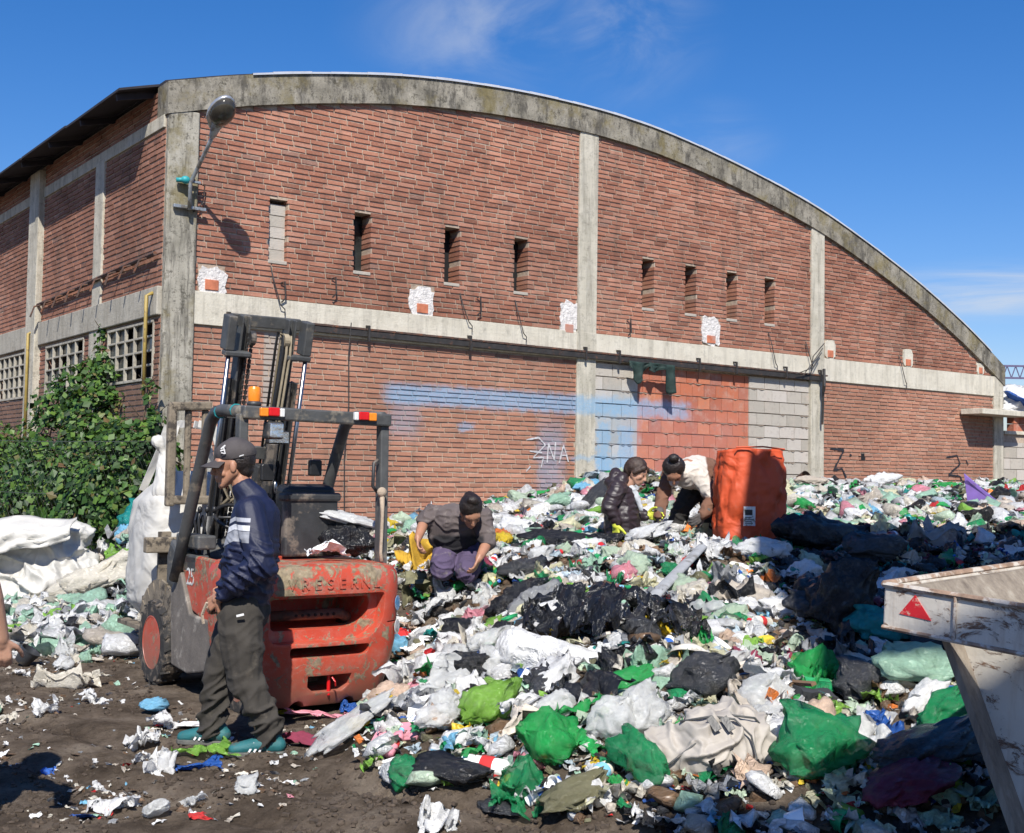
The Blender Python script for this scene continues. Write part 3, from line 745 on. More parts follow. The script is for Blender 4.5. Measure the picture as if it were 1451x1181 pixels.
def cutter(poly, y0, y1, flare=0):        # poly in x,z
    c = MB(); k = len(poly); cx_ = sum(p[0] for p in poly)/k; cz_ = sum(p[1] for p in poly)/k
    a = [(cx_+(x-cx_)*(1+flare), y0, cz_+(z-cz_)*(1+flare)) for x, z in poly]; b = [(x, y1, z) for x, z in poly]
    c.add(a+b, [tuple(range(k)), tuple(range(2*k-1, k-1, -1))]+[(i, i+k, (i+1) % k+k, (i+1) % k) for i in range(k)])
    return c.build('cutter', M_DARK, None)
def boolean(o, c):
    b = o.modifiers.new('b', 'BOOLEAN'); b.operation = 'DIFFERENCE'; b.object = c; b.solver = 'EXACT'; bake(o)
    me = c.data; bpy.data.objects.remove(c); bpy.data.meshes.remove(me)
def rp(x0, x1, z0, z1, rl_, rr_, n=5):
    pts = []
    for cx_, cz_, a0, r in ((x1-rr_, z0+rr_, -90, rr_), (x1-.02, z1-.02, 0, .02), (x0+.02, z1-.02, 90, .02), (x0+rl_, z0+rl_, 180, rl_)):
        for i in range(n+1):
            a = R_(a0+90*i/n); pts.append((cx_+r*math.cos(a), cz_+r*math.sin(a)))
    return pts
M_REDP = m_paint('red_paint_recess', (.56, .052, .022), th=.5)
def cutter2(poly, y0, y1, mt, scale=1., dz=0):
    c = MB(); k = len(poly); cx_ = sum(p[0] for p in poly)/k; cz_ = sum(p[1] for p in poly)/k
    a = [(cx_+(x-cx_)*scale, y0, cz_+dz+(z-cz_)*scale) for x, z in poly]; b = [(x, y1, z) for x, z in poly]
    c.add(a+b, [tuple(range(k)), tuple(range(2*k-1, k-1, -1))]+[(i, i+k, (i+1) % k+k, (i+1) % k) for i in range(k)])
    return c.build('cutter', mt, None)
boolean(cw, cutter2(rp(-.43, .36, .505, .80, .06, .20), -.12, .055, M_RED, 1.06))     # wide dished recess
boolean(cw, cutter2(rp(-.40, .30, .575, .775, .03, .15), -.1, .60, M_DARK))
boolean(cw, cutter2(rp(-.30, .26, .405, .475, .03, .05), -.1, .5, M_DARK))
boolean(cw, cutter2([(-.11, .175), (.09, .175), (.14, .215), (.145, .285), (-.165, .285), (-.16, .215)], -.1, .4, M_DARK))
for x in (-.2, .16): boolean(cw, cutter2([(x+.055*math.cos(R_(a)), .06+.065*math.sin(R_(a))) for a in range(0, 360, 30)], -.1, .3, M_DARK))
boolean(cw, cutter2([(.40, .60), (.62, .60), (.62, .608), (.40, .608)], -.2, .5, M_DARK))
bv = cw.modifiers.new('b', 'BEVEL'); bv.width = .010; bv.segments = 3; bv.limit_method = 'ANGLE'; bv.angle_limit = R_(38); bake(cw)
shade(cw.data, 32); cw.parent = fk
# embossed lettering
def text(s, size, ext, M, name, mat_, parent, bev=0., space=1.):
    cu = bpy.data.curves.new(name, 'FONT'); cu.body = s; cu.size = size; cu.extrude = ext; cu.bevel_depth = bev; cu.align_x = 'CENTER'; cu.align_y = 'CENTER'; cu.space_character = space
    o = bpy.data.objects.new(name, cu); col.objects.link(o)
    dg = bpy.context.evaluated_depsgraph_get(); dg.update(); me = bpy.data.meshes.new_from_object(o.evaluated_get(dg))
    bpy.data.objects.remove(o); me.transform(M); me.materials.clear()
    return mkobj(name, me, mat_, parent)
M_SCUF = m_paint('scuffed_red', (.55, .065, .03), chip=(.20, .15, .09), th=.43)
for i, ch in enumerate('VRESERNL'):
    x = -.30+i*.086; yb = -.062*(1-(x/.56)**2)
    q = text(ch, .098, .0022, Matrix.Translation(V((x, yb-.002, .87))) @ Matrix.Rotation(R_(90), 4, 'X'), 'raised_letter', M_RED, cw, .0015)
    tag(q, 'scuffed raised letter %s' % ch)
def disc(name, x, z, r, mt, parent, y, nrm=None):
    m = MB(); m.tube([(0, 0, 0), (0, -.003, 0)], r, 20); me = m.mesh(name); me.transform(Matrix.Translation(V((x, y, z))) @ Matrix.Rotation(R_(nrm or 0), 4, 'Z')); return mkobj(name, me, mt, parent)
M_DECB = simple('blue_sticker', (.08, .28, .50), .4, .2, 30, .1, 30, dirt=(.6, .6, .6), dsc=20); M_DECW = simple('white_sticker', (.62, .62, .60), .5, .15, 30, .1, 30, dirt=(.25, .22, .16), dsc=20)
for (z, mt, mt2) in ((.72, M_DECB, M_DECW), (.56, M_DECW, M_SCUF)):
    d = disc('round_sticker', .503, z, .05, mt, cw, .028, 42); disc('sticker_centre', .4995, z, .032, mt2, d, .0255, 42)
# inside the opening : perforated pipe
m = MB(); m.tube([(-.40, .14, .66), (.12, .14, .66), (.2, .18, .63), (.22, .3, .58)], .035, 10)
pp = m.build('exhaust_pipe', M_IRON, fk, smooth=True)
m = MB()
for k in range(7): m.tube([(-.2+k*.045, .12, .66), (-.2+k*.045, .103, .66)], .011, 8)
m.build('pipe_holes', M_DARK, pp)
# tow pin and red tie in the lower slot
m = MB(); m.tube([(0, .02, .15), (0, .02, .30)], .012, 8); m.tube([(-.01, -.05, .275), (0, -.075, .25), (.01, -.06, .22)], .006, 5); m.build('tow_pin', M_RLE, fk)
# hood, side covers, chassis
m = MB(); m.box((-.42, .55, .55), (.42, 1.05, .97)); m.build('engine_cover', M_RED, fk, bevel=.04, seg=3)
for sx in (-1, 1):
    m = MB(); x0 = sx*.50; d = -sx*.05
    m.prism([(x0, .70, .98), (x0, .70, .50), (x0, 1.18, .60), (x0, 1.42, .92), (x0, 1.36, .99)], (d, 0, 0)); o = m.build('side_cover', M_RED, fk, bevel=.015)
    if sx < 0:
        q = text('25', .17, .001, Matrix.Translation(V((-.5025, 1.22, .83))) @ Matrix.Rotation(R_(-90), 4, 'Z') @ Matrix.Rotation(R_(90), 4, 'X'), 'number_decal', M_DECW, o, .0, .9)
    m = MB(); m.prism([(x0*1.04, .62, .56), (x0*1.04, .62, .26), (x0*1.04, 1.20, .16), (x0*1.04, 1.52, .18), (x0*1.04, 1.58, .72), (x0*1.04, 1.38, .86), (x0*1.04, 1.18, .58)], (d, 0, 0)); m.build('side_skirt', M_SIDE, fk, bevel=.012)
m = MB(); m.box((-.44, .7, .2), (.44, 2.0, .56)); m.box((-.40, 1.2, .56), (.40, 1.75, .60)); m.build('chassis', M_FBLK, fk, bevel=.02)
m = MB(); m.prism([(-.46, 1.56, .2), (-.46, 1.56, .95), (-.46, 1.78, 1.08), (-.46, 1.86, .95), (-.46, 1.86, .3)], (.92, 0, 0)); m.build('cowl', M_FGREY, fk, bevel=.03)
for sx in (-1, 1):
    m = MB()
    pts = [(sx*.5, 1.85+.37*math.cos(R_(a)), .30+.37*math.sin(R_(a))) for a in range(20, 165, 18)]
    for a, b in zip(pts, pts[1:]): m.bar(a, b, .20, .02, (1, 0, 0))
    m.build('fender', M_MUD, fk)
# seat, console
m = MB(); m.box((-.04, .72, .98), (.36, .90, 1.40), Matrix.Translation(V((0, .15, 0))) @ Matrix.Rotation(R_(8), 4, 'X')); m.build('seat_back', M_VINYL, fk, bevel=.045, seg=3)
m = MB(); m.box((-.16, .92, .99), (.34, 1.36, 1.12)); m.build('seat', M_VINYL, fk, bevel=.04, seg=3)
m = MB(); m.box((-.06, .62, 1.0), (.345, .70, 1.43)); m.box((-.075, .60, 1.385), (.36, .72, 1.445)); m.build('seat_guard', M_FBLK, fk, bevel=.018)
m = MB(); m.tube([(-.05+.17*math.cos(R_(a)), 1.50+.14*math.sin(R_(a)), 1.24+.09*math.sin(R_(a))) for a in range(0, 361, 20)], .015, 6, False); m.tube([(-.05, 1.5, 1.24), (-.05, 1.7, .95)], .03, 8); m.bar((-.2, 1.5, 1.24), (.1, 1.5, 1.24), .02); m.build('steering_wheel', M_VINYL, fk, smooth=True)
for k in range(4):
    x = -.40+k*.055; m = MB(); m.tube([(x, 1.66, .95), (x+.01, 1.55, 1.18), (x+.01, 1.52, 1.28)], .008, 6); m.ell((x+.01, 1.515, 1.30), (.018, .018, .025)); m.build('control_lever', M_VINYL, fk, smooth=True)
m = MB(); m.box((-.50, 1.10, 1.03), (-.36, 1.55, 1.13)); m.box((-.50, 1.12, .86), (-.40, 1.5, .99)); m.build('side_console', M_FGREY, fk, bevel=.015)
m = MB(); m.ell((-.42, 1.50, .92), (.08, .12, .09)); m.build('filter_housing', M_MUD, fk, smooth=True)
for k in range(5):
    x = -.44+k*.03; m = MB(); m.tube([(x, 1.3+uni(0, .2), .95), (x+.02, 1.55, 1.2+uni(-.1, .1)), (x+.01, 1.7, 1.0+uni(-.1, .1))], .010, 6); m.build('hose', M_VINYL, fk, smooth=True)
# overhead guard
m = MB(); m.bar((-.56, .22, 1.97), (.52, .22, 1.955), .075, .085); m.build('rear_crossbar', M_FGREY, fk, bevel=.012)
for x in (-.545, .485):
    m = MB(); m.bar((x, .24, .92), (x, .25, 1.96), .065, .075, (0, 1, 0)); m.build('rear_post', M_FGREY, fk, bevel=.01)
for x in (-.53, .49):
    m = MB(); m.tube([(x, .26, 1.975), (x, .62, 1.995), (x, .74, 1.985), (x, .84, 1.92), (x, .98, 1.68), (x, 1.27, 1.15), (x, 1.46, .80)], .043, 10); m.build('front_leg', M_FGREY, fk, smooth=True)
    if x < 0:
        for y in (.38, .66):
            q = MB(); q.tube([(x, y, 1.985), (x, y+.012, 1.986)], .046, 10); q.build('green_tie', M_TEAL, fk)
for k in range(6):
    m = MB(); x = -.36+k*.135; m.bar((x, .28, 1.965), (x, .74, 1.985), .03, .04); m.build('roof_bar', M_FBLK, fk)
m = MB(); m.bar((-.5, .74, 1.975), (.47, .74, 1.975), .05, .05); m.build('front_crossbar', M_FGREY, fk)
for x, sg in ((-.43, 1), (.36, -1)):
    for k, (mt, w_) in enumerate(((M_AMB, .055), (M_RLE, .075), (M_WLE, .032))):
        xx = x+sg*(.0, .068, .125)[k]
        m = MB(); m.box((xx-w_/2, .155, 1.945+.004*(k % 2)), (xx+w_/2, .185, 2.0+.004*(k % 2))); m.build('tail_light', mt, fk, bevel=.006)
m = MB(); m.lathe([(.045, 0), (.048, .02), (.04, .025), (.04, .03)], Matrix.Translation(V((-.47, .24, 2.012)))); b_ = m.build('beacon', M_FBLK, fk, smooth=True)
m = MB(); m.lathe([(.038, .03), (.041, .05), (.041, .11), (.034, .125)], Matrix.Translation(V((-.47, .24, 2.012))), 18); m.build('amber_dome', M_AMB, b_, smooth=True, angle=30)
m = MB(); m.box((-.40, .17, 1.80), (-.285, .26, 1.915)); wl = m.build('work_lamp', M_FBLK, fk, bevel=.018, seg=3)
m = MB(); m.box((-.39, .155, 1.81), (-.295, .172, 1.905)); m.build('lamp_face', M_LAMP, wl, bevel=.012)
m = MB(); m.bar((-.34, .22, 1.91), (-.34, .22, 1.95), .02); m.build('lamp_bracket', M_FBLK, wl)
for (x, y, z, w_, h_) in ((.10, 1.12, 1.84, .17, .10), (.34, .98, 1.62, .10, .12), (.10, 1.3, 1.58, .10, .13)):
    m = MB(); m.box((x-w_/2, y, z-h_/2), (x+w_/2, y+.05, z+h_/2)); o = m.build('mirror', M_VINYL, fk, bevel=.015)
    m = MB(); m.box((x-w_/2+.01, y-.006, z-h_/2+.01), (x+w_/2-.01, y-.001, z+h_/2-.01)); m.build('mirror_glass', M_LAMP if w_ > .15 else M_VINYL, o)
m = MB(); m.tube([(.435, .22, 1.68), (.395, .2, 1.66), (.39, .2, 1.50), (.43, .21, 1.46)], .012, 8); m.build('grab_handle', M_FBLK, fk, smooth=True)
m = MB(); m.tube([(.44, .16, 1.47), (.445, .155, 1.3), (.435, .15, 1.05), (.44, .14, .99)], [.02, .013, .012, .016], 6); m.ell((.44, .16, 1.46), (.035, .03, .035)); m.build('rope', M_ROPE, fk, smooth=True)
# mast (leaning back)
MM = Matrix.Translation(V((.07, 2.05, .15))) @ Matrix.Rotation(R_(14.5), 4, 'X')
def mp(*p): return MM @ V(p)
H_ = 2.68
for sx in (-1, 1):
    x = .045+sx*.245
    for nm, dx, y0, z1, mt in (('outer_mast_rail', 0, 0, 2.2, M_FBLK), ('inner_mast_rail', -sx*.06, .02, H_, M_FGREY)):
        m = MB(); m.box((x+dx-.035, y0-.05, 0), (x+dx-.02, y0+.06, z1), MM); m.box((x+dx+.02, y0-.05, 0), (x+dx+.035, y0+.06, z1), MM); m.box((x+dx-.02, y0+.0, 0), (x+dx+.02, y0+.02, z1), MM)
        m.build(nm, mt, fk, bevel=.004)
    m = MB(); m.tube([mp(x+sx*.065, -.06, .9), mp(x+sx*.065, -.06, H_-.28)], .017, 10); m.build('lift_rod', M_CHROME, fk, smooth=True)
    m = MB(); m.tube([mp(x+sx*.065, -.06, .0), mp(x+sx*.065, -.06, 1.15)], .034, 10); m.build('lift_cylinder', M_FBLK, fk, smooth=True)
    m = MB(); m.box((x-.10, -.09, H_-.30), (x+.10, -.0, H_-.26), MM); m.box((x+sx*.03, -.08, H_-.26), (x+sx*.10, .05, H_), MM); m.build('rod_bracket', M_FGREY, fk, bevel=.01)
    for dx in (-.085, -.12):
        m = MB()
        for k in range(58): m.box((x-sx*(.0)+sx*dx*1.-.010, -.03, .25+k*.04), (x+sx*dx+.010, -.005, .25+k*.04+.028), MM)
        m.tube([mp(x+sx*dx, -.018, .2), mp(x+sx*dx, -.018, H_-.15)], .006, 5); o = m.build('lift_chain', M_DIRON, fk); tag(o, None, None)
    m = MB(); m.tube([mp(x-sx*.13, -.03, H_-.16), mp(x-sx*.09, -.03, H_-.16)], .055, 16); m.build('chain_pulley', M_HOSE if sx > 0 else M_FBLK, fk)
for k in range(3):
    m = MB(); x = .10+k*.032; m.tube([mp(x, -.05, .6), mp(x+.03, -.07, 1.6), mp(x+.05, -.08, H_-.25), mp(x+.05, -.05, H_-.12), mp(x+.04, .03, H_-.11), mp(x+.05, .06, H_-.25), mp(x+.04, .05, 1.5)], .011, 6); m.build('mast_hose', M_HOSE if k else M_VINYL, fk, smooth=True)
for z, h_ in ((H_-.04, .09), (1.62, .10), (.5, .12)):
    m = MB(); m.box((-.235, .04, z-h_/2), (.325, .075, z+h_/2), MM); m.build('mast_crossmember', M_FGREY, fk, bevel=.006)
for k in range(2):
    m = MB(); m.tube([mp(-.2+k*.05, -.08, 1.62), mp(-.23+k*.06, -.1, 1.45), mp(-.14+k*.05, -.1, 1.3), mp(-.2, -.06, 1.2)], .013, 6); m.build('hose_loop', M_HOSE, fk, smooth=True)
m = MB(); m.box((.06, -.10, .45), (.22, .0, 1.55), MM); m.tube([mp(.14, -.14, .5), mp(.14, -.14, 1.75)], .045, 10); m.build('centre_cylinder', M_FBLK, fk, bevel=.01)
m = MB(); m.tube([mp(.14, -.14, 1.7), mp(.14, -.14, 1.78)], .03, 8); m.ell(mp(.2, -.15, 1.4), (.02, .02, .05)); m.build('cylinder_cap', M_CHROME, fk, smooth=True)
# load backrest / carriage, caked in mud
m = MB()
for a, b, w_ in (((-.30, 2.28, 1.30), (-.30, 2.28, 2.10), .07), ((.50, 2.28, .9), (.50, 2.28, 1.85), .05), ((-.33, 2.28, 2.09), (.02, 2.28, 2.11), .07), ((-.30, 2.28, 1.35), (.5, 2.28, 1.35), .07), ((-.16, 2.3, 1.32), (-.16, 2.3, 2.08), .05), ((-.02, 2.3, 1.32), (-.02, 2.3, 2.08), .05)): m.bar(a, b, w_)
m.build('load_backrest', M_MUD, fk, bevel=.015)
for z in (.55, 1.0):
    m = MB(); m.box((-.5, 2.2, z-.06), (.5, 2.28, z+.06)); m.build('carriage_bar', M_MUD, fk, bevel=.01)
for x in (-.32, .32):
    m = MB(); m.box((x-.05, 2.29, .28), (x+.05, 2.33, 1.1)); m.box((x-.05, 2.33, .28), (x+.05, 3.3, .32)); m.build('fork_tine', M_MUD, fk, bevel=.006)
# wheels
def wheel(x, y, r, w_, rim_y):
    sg = 1 if x > 0 else -1
    M = Matrix.Translation(V((x, y, r-.02))) @ Matrix.Rotation(R_(90), 4, 'Y')
    m = MB(); pr = [(r*.62, -w_/2), (r*.9, -w_/2), (r*.985, -w_*.36), (r, -w_*.15), (r, w_*.15), (r*.985, w_*.36), (r*.9, w_/2), (r*.62, w_/2)]
    m.lathe(pr, M, 40, False); wo = m.build('wheel', M_RUB, fk, smooth=True, angle=40)
    m = MB()
    for k in range(20):
        a = 2*math.pi*k/20
        for s2 in (-1, 1):
            p = M @ V((r*.995*math.cos(a), r*.995*math.sin(a), s2*w_*.12)); q = M @ V((r*.93*math.cos(a+.10), r*.93*math.sin(a+.10), s2*w_*.5)); m.bar(p, q, .028, .014)
    m.build('tyre_tread', M_RUB, wo)
    m = MB(); zo = sg*w_/2
    m.lathe([(r*.64, zo*.98), (r*.60, zo*1.02), (r*.55, zo*.6), (r*.30, zo*.5), (r*.26, zo*.9), (.02, zo*.95)] if zo > 0 else [(r*.64, zo*.98), (r*.60, zo*1.02), (r*.55, zo*.6), (r*.30, zo*.5), (r*.26, zo*.9), (.02, zo*.95)], M, 30); m.build('rim', M_RED, wo, smooth=True, angle=30)
    m = MB()
    for k in range(8):
        a = 2*math.pi*k/8; p = M @ V((r*.40*math.cos(a), r*.40*math.sin(a), zo*.5)); q = M @ V((r*.40*math.cos(a), r*.40*math.sin(a), zo*.72)); m.tube([p, q], .014, 6)
    m.build('wheel_nuts', M_DIRON, wo)
wheel(-.47, 1.86, .32, .17, 0); wheel(.47, 1.86, .32, .17, 0); wheel(-.36, .50, .23, .15, 0); wheel(.36, .50, .23, .15, 0)

# ================================================================ WOVEN SACKS
def m_woven(name, c, trans=.12):
    t = NT(name)
    cc = t.ramp(t.noise(2.5, 6), [(.3, tuple(V(c)*.82)), (.7, c)])
    cc = t.mix(t.mr(t.noise(4, 8, .75), .55, .8, 0, .5), cc, (.28, .24, .19))
    w1 = t.n('ShaderNodeTexWave'); w1.inputs['Scale'].default_value = 90; w1.inputs['Distortion'].default_value = 1; t.l(t.tc.outputs['Object'], w1.inputs[0])
    b1 = t.bump(w1.outputs['Fac'], .12, .003)
    fo = t.noise(2.2, 3, .5, dist=.8); cre = t.math('ABSOLUTE', t.math('SUBTRACT', fo, .5))
    t.fin(cc, .6, t.bump(t.mr(cre, 0, .16), .5, .02, b1))
    tr = t.n('ShaderNodeBsdfTranslucent'); t.l(cc, tr.inputs[0]); mx = t.n('ShaderNodeMixShader'); mx.inputs[0].default_value = trans
    t.l(t.b.outputs[0], mx.inputs[1]); t.l(tr.outputs[0], mx.inputs[2]); t.l(mx.outputs[0], t.out.inputs[0])
    return t.m
M_WW = m_woven('white_woven', (.66, .64, .59)); M_WG = m_woven('grey_woven', (.50, .46, .40)); M_WO = m_woven('orange_woven', (.66, .095, .028), .08)
def sack(name, loc, rz, w_, d_, h_, mt, seed, bulge=.12, lean=(0, 0), fold=.05, nu=56, nv=40, top=.0, sagtop=.0, parent=None, sq=4.):
    """upright square sack: superellipse sections, bulging, creased"""
    vs = []
    for j in range(nv+1):
        v = j/nv; z = h_*v
        for i in range(nu):
            a = 2*math.pi*i/nu; ca, sa = math.cos(a), math.sin(a)
            r = (abs(ca)**sq+abs(sa)**sq)**(-1/sq)
            k = 1+bulge*math.sin(math.pi*min(1, v*1.05))**.8-.25*max(0, .12-v)/.12-top*max(0, v-.8)/.2
            x, y = ca*r*w_/2*k, sa*r*d_/2*k
            U = V((ca*1.5+seed, sa*1.5, v*1.8)); cr_ = 1-abs(noise.noise(U+V((0, 0, .8*ca))))*3.2; c2 = 1-abs(noise.noise(U*2.6))*3.5; c3 = noise.noise(V((ca*7, sa*7+seed, v*1.5)))+1.1*(1-min(1, abs(noise.noise(U*5.2))*4))
            f = fold*max(0, cr_)**2*.9+fold*.35*max(0, c2)**2+fold*.22*c3
            x *= 1-f/w_*1.3; y *= 1-f/d_*1.3
            zz = z-(sagtop*(.5+.5*math.sin(a*2+seed)) + .03*nz(a, seed, 4))*(v**4)
            vs.append((x+lean[0]*v*v, y+lean[1]*v*v, zz))
    fs = [(j*nu+i, j*nu+(i+1) % nu, (j+1)*nu+(i+1) % nu, (j+1)*nu+i) for j in range(nv) for i in range(nu)]
    base = len(vs)
    for q in range(1, 7):
        kk = 1-q/6.5
        for i in range(nu):
            x, y, z = vs[nv*nu+i]; vs.append(((x-lean[0])*kk+lean[0], (y-lean[1])*kk+lean[1], z-.04*q*(1 if sagtop >= 0 else -.3)+.02*nz(x*9, y*9, seed+q)))
    for q in range(6):
        o0 = nv*nu if q == 0 else base+(q-1)*nu; o1 = base+q*nu
        fs += [(o0+i, o0+(i+1) % nu, o1+(i+1) % nu, o1+i) for i in range(nu)]
    fs += [tuple(range(nu-1, -1, -1)), tuple(base+5*nu+i for i in range(nu))]
    m = MB(); m.add(vs, fs); return m.build(name, mt, parent, smooth=True)
# big white bag hanging on the forks
sk = empty('bulk_bag', (-2.72, 10.30, .36), math.atan2(.57, .82), 'tall white woven bulk bag hanging on the forklift forks with its straps knotted on top', 'bulk bag')
sack('bag_body', None, 0, .86, .78, 1.22, M_WW, 3, .08, (.06, 0), .05, parent=sk, top=.35, sagtop=.02)
for sx, sy in ((-1, -1), (1, -1), (-1, 1), (1, 1)):
    m = MB(); m.bar((sx*.30, sy*.28, 1.05), (sx*.22, sy*.12, 1.38), .06, .012, (0, 1, 0)); m.bar((sx*.22, sy*.12, 1.38), (sx*.16, sy*.10, 1.60), .06, .012, (0, 1, 0)); m.bar((sx*.16, sy*.10, 1.60), (sx*.05, sy*.05, 1.62), .06, .012, (0, 1, 0)); m.build('strap', M_WW, sk)
m = MB(); m.cap((-.26, -.2, 1.05), .12, (-.24, -.1, 1.38), .055); m.cap((-.24, -.1, 1.38), .05, (-.30, -.1, 1.46), .06); voxel(m, 'twisted_neck', M_WW, sk, .012, 3, lambda c: .018*(abs(nz(c.x*20, c.y*20, c.z*5))-.3))
m = MB(); m.box((-.50, -.36, .78), (-.41, -.30, .98), Matrix.Rotation(R_(20), 4, 'Y')); m.build('document_pouch', M_WW, sk, bevel=.008)
# orange sack
og = empty('orange_sack', (2.29, 11.7, hz(2.29, 11.7)-.10), R_(12), 'tall full orange woven sack with a white printed tag standing on the heap', 'sack')
sack('sack_body', None, 0, .63, .50, 1.0, M_WO, 21, .09, (0, 0), .07, parent=og, sagtop=.03, sq=3.0)
m = MB(); m.box((-.19, -.318, .27), (-.075, -.308, .45)); tg = m.build('paper_tag', M_DECW, og)
m = MB(); m.box((-.178, -.3205, .37), (-.105, -.319, .42)); m.build('printed_block', M_VINYL, tg)
for k in range(4): m = MB(); m.box((-.178, -.3205, .345-k*.018), (-.10+uni(-.02, .01), -.319, .352-k*.018)); m.build('printed_line', M_FGREY, tg)
m = MB(); m.tube([(-.24, -.24, 1.0), (0, -.31, 1.01), (.24, -.26, .99)], .008, 5); m.build('seam', M_WO, og)
# big white bulk bag lying at far left
wb = empty('bulk_bag', (-5.2, 13.4, -.03), R_(6), 'large slumped white woven bulk bag with folded flap standing by the ivy at far left', 'bulk bag')
mb = MB()
for (p, r, q, t_) in (((-.55, 0, .30), .32, (.50, .02, .28), .30), ((-.58, -.02, .62), .26, (.30, .0, .66), .24), ((-.60, .05, .78), .20, (.42, .08, .84), .16), ((.1, -.12, .35), .30, (.52, -.05, .45), .24), ((-.5, -.18, .2), .24, (.3, -.2, .16), .22)): mb.cap(p, r, q, t_)
def wbf(c):
    f = abs(noise.noise(V((c.x*2.2+c.z*2.6, c.y*3, c.z*2.6-c.x*1.2+3)))); g = abs(noise.noise(V((c.x*6+1, c.y*6, c.z*5+c.x*2)))); h = abs(noise.noise(V((c.x*13, c.y*12, c.z*12))))
    return .075*(1-min(1, f*4.5))+.030*(1-min(1, g*4))+.010*(1-min(1, h*4))-.03
voxel(mb, 'bag_body', M_WW, wb, .016, 4, wbf)
m = MB(); N_ = 40; vs = []; NJ = 14
for j in range(NJ+1):
    for i in range(N_+1):
        u = i/N_; x = -.80+1.28*u; v = j/NJ
        yy = -.16-.30*min(1, v*2.2)-.03*nz(u*5, v*4, 3)-.045*(1-min(1, abs(nz(u*4+v*2, v*3, 6))*4))
        vs.append((x, yy, 1.03+.07*u-.03*math.sin(u*9)-v*(.52-.30*u)+.02*nz(u*9, v*6, 8)))
m.add(vs, [(j*(N_+1)+i, j*(N_+1)+i+1, (j+1)*(N_+1)+i+1, (j+1)*(N_+1)+i) for j in range(NJ) for i in range(N_)]); f_ = m.build('folded_flap', M_WW, wb, smooth=True); q = f_.modifiers.new('s', 'SOLIDIFY'); q.thickness = .010
m = MB(); m.bar((-.38, -.50, .92), (-.38, -.53, .62), .045, .01, (0, 1, 0)); m.bar((-.38, -.53, .62), (-.34, -.52, .36), .045, .01, (0, 1, 0)); m.build('strap', M_WW, wb)
m = MB(); m.tube([(-.85, -.35, .80), (-.76, -.42, 1.06), (-.62, -.45, 1.12), (-.5, -.42, 1.02)], .02, 6); m.build('handle', M_WW, wb)

# ================================================================ SKIP
def m_skip():
    t = NT('skip_paint')
    cc = t.ramp(t.noise(2, 6), [(.3, (.50, .46, .40)), (.7, (.66, .62, .55))])
    n = t.noise(6, 9, .78, t.coords((1, 1, 2.2)), 1.); big = t.noise(1.6, 4)
    m1 = t.mr(t.math('MULTIPLY_ADD', big, .5, n), (.775), .84)
    cc = t.mix(m1, cc, t.ramp(t.noise(25, 5), [(.3, (.09, .05, .035)), (.6, (.22, .13, .085)), (.85, (.34, .27, .21))]))
    cc = t.mix(t.mr(t.noise(1., 7, .75, t.coords((8, 8, .9))), .46, .72, 0, .75), cc, (.33, .24, .17))
    return t.fin(cc, t.math('MULTIPLY_ADD', m1, .4, .42), t.bump(m1, .6, .004, t.bump(t.noise(5, 5), .3, .03)))
def m_skipin():
    t = NT('skip_inside')
    cc = t.ramp(t.noise(1., 8, .75, t.coords((14, 14, 1.0))), [(.3, (.12, .095, .075)), (.55, (.26, .22, .175)), (.75, (.40, .36, .30))])
    return t.fin(cc, .75, t.bump(t.noise(9, 6), .5, .01))
M_SK = m_skip(); M_SKI = m_skipin(); M_WELD = simple('worn_edge', (.30, .20, .14), .8, .4, 14, 1., 30, dirt=(.55, .50, .44), dsc=10, dth=.52)
P0 = at(1253, 829, 4.5)
e1 = (at(1451, 862, 4.1)-P0).normalized(); e2 = (at(1451, 798, 5.25)-P0); e2 = (e2-e1*e2.dot(e1)).normalized(); e3 = e2.cross(e1).normalized()
if e3.z < 0: e3 = -e3
# local frame : X along near rim, Y along end rim (away), Z up
MS = Matrix((e1, e2, e3)).transposed().to_4x4(); MS.translation = P0-e3*1.2
so = empty('skip', (0, 0, 0), 0, 'dirty white steel waste skip with a red triangle on its rim band', 'skip'); so.matrix_world = MS
SL, SD = 2.6, 2.2; HB = .155
m = MB()
m.box((0, 0, 1.2-HB), (SL, .018, 1.2)); m.box((0, .0185, 1.2-HB), (.018, SD, 1.2)); m.box((0, SD, 1.2-HB), (SL, SD+.05, 1.2)); m.box((SL, 0, 1.2-HB), (SL+.05, SD+.05, 1.2)); m.build('rim_band', M_SK, so, bevel=.008)
m = MB(); m.tube([(.0, .0, 1.203), (.6, -.003, 1.206), (1.2, .003, 1.202), (SL, 0, 1.204)], .012, 6); m.tube([(.0, .0, 1.203), (.003, .7, 1.206), (0, SD, 1.204)], .014, 6)
m.tube([(.0, .0, 1.2-HB), (1.2, -.004, 1.2-HB), (SL, 0, 1.2-HB)], .009, 6); m.tube([(.285, -.006, 1.2-HB), (.285, -.006, 1.2)], .007, 6); m.build('weld_edge', M_WELD, so)
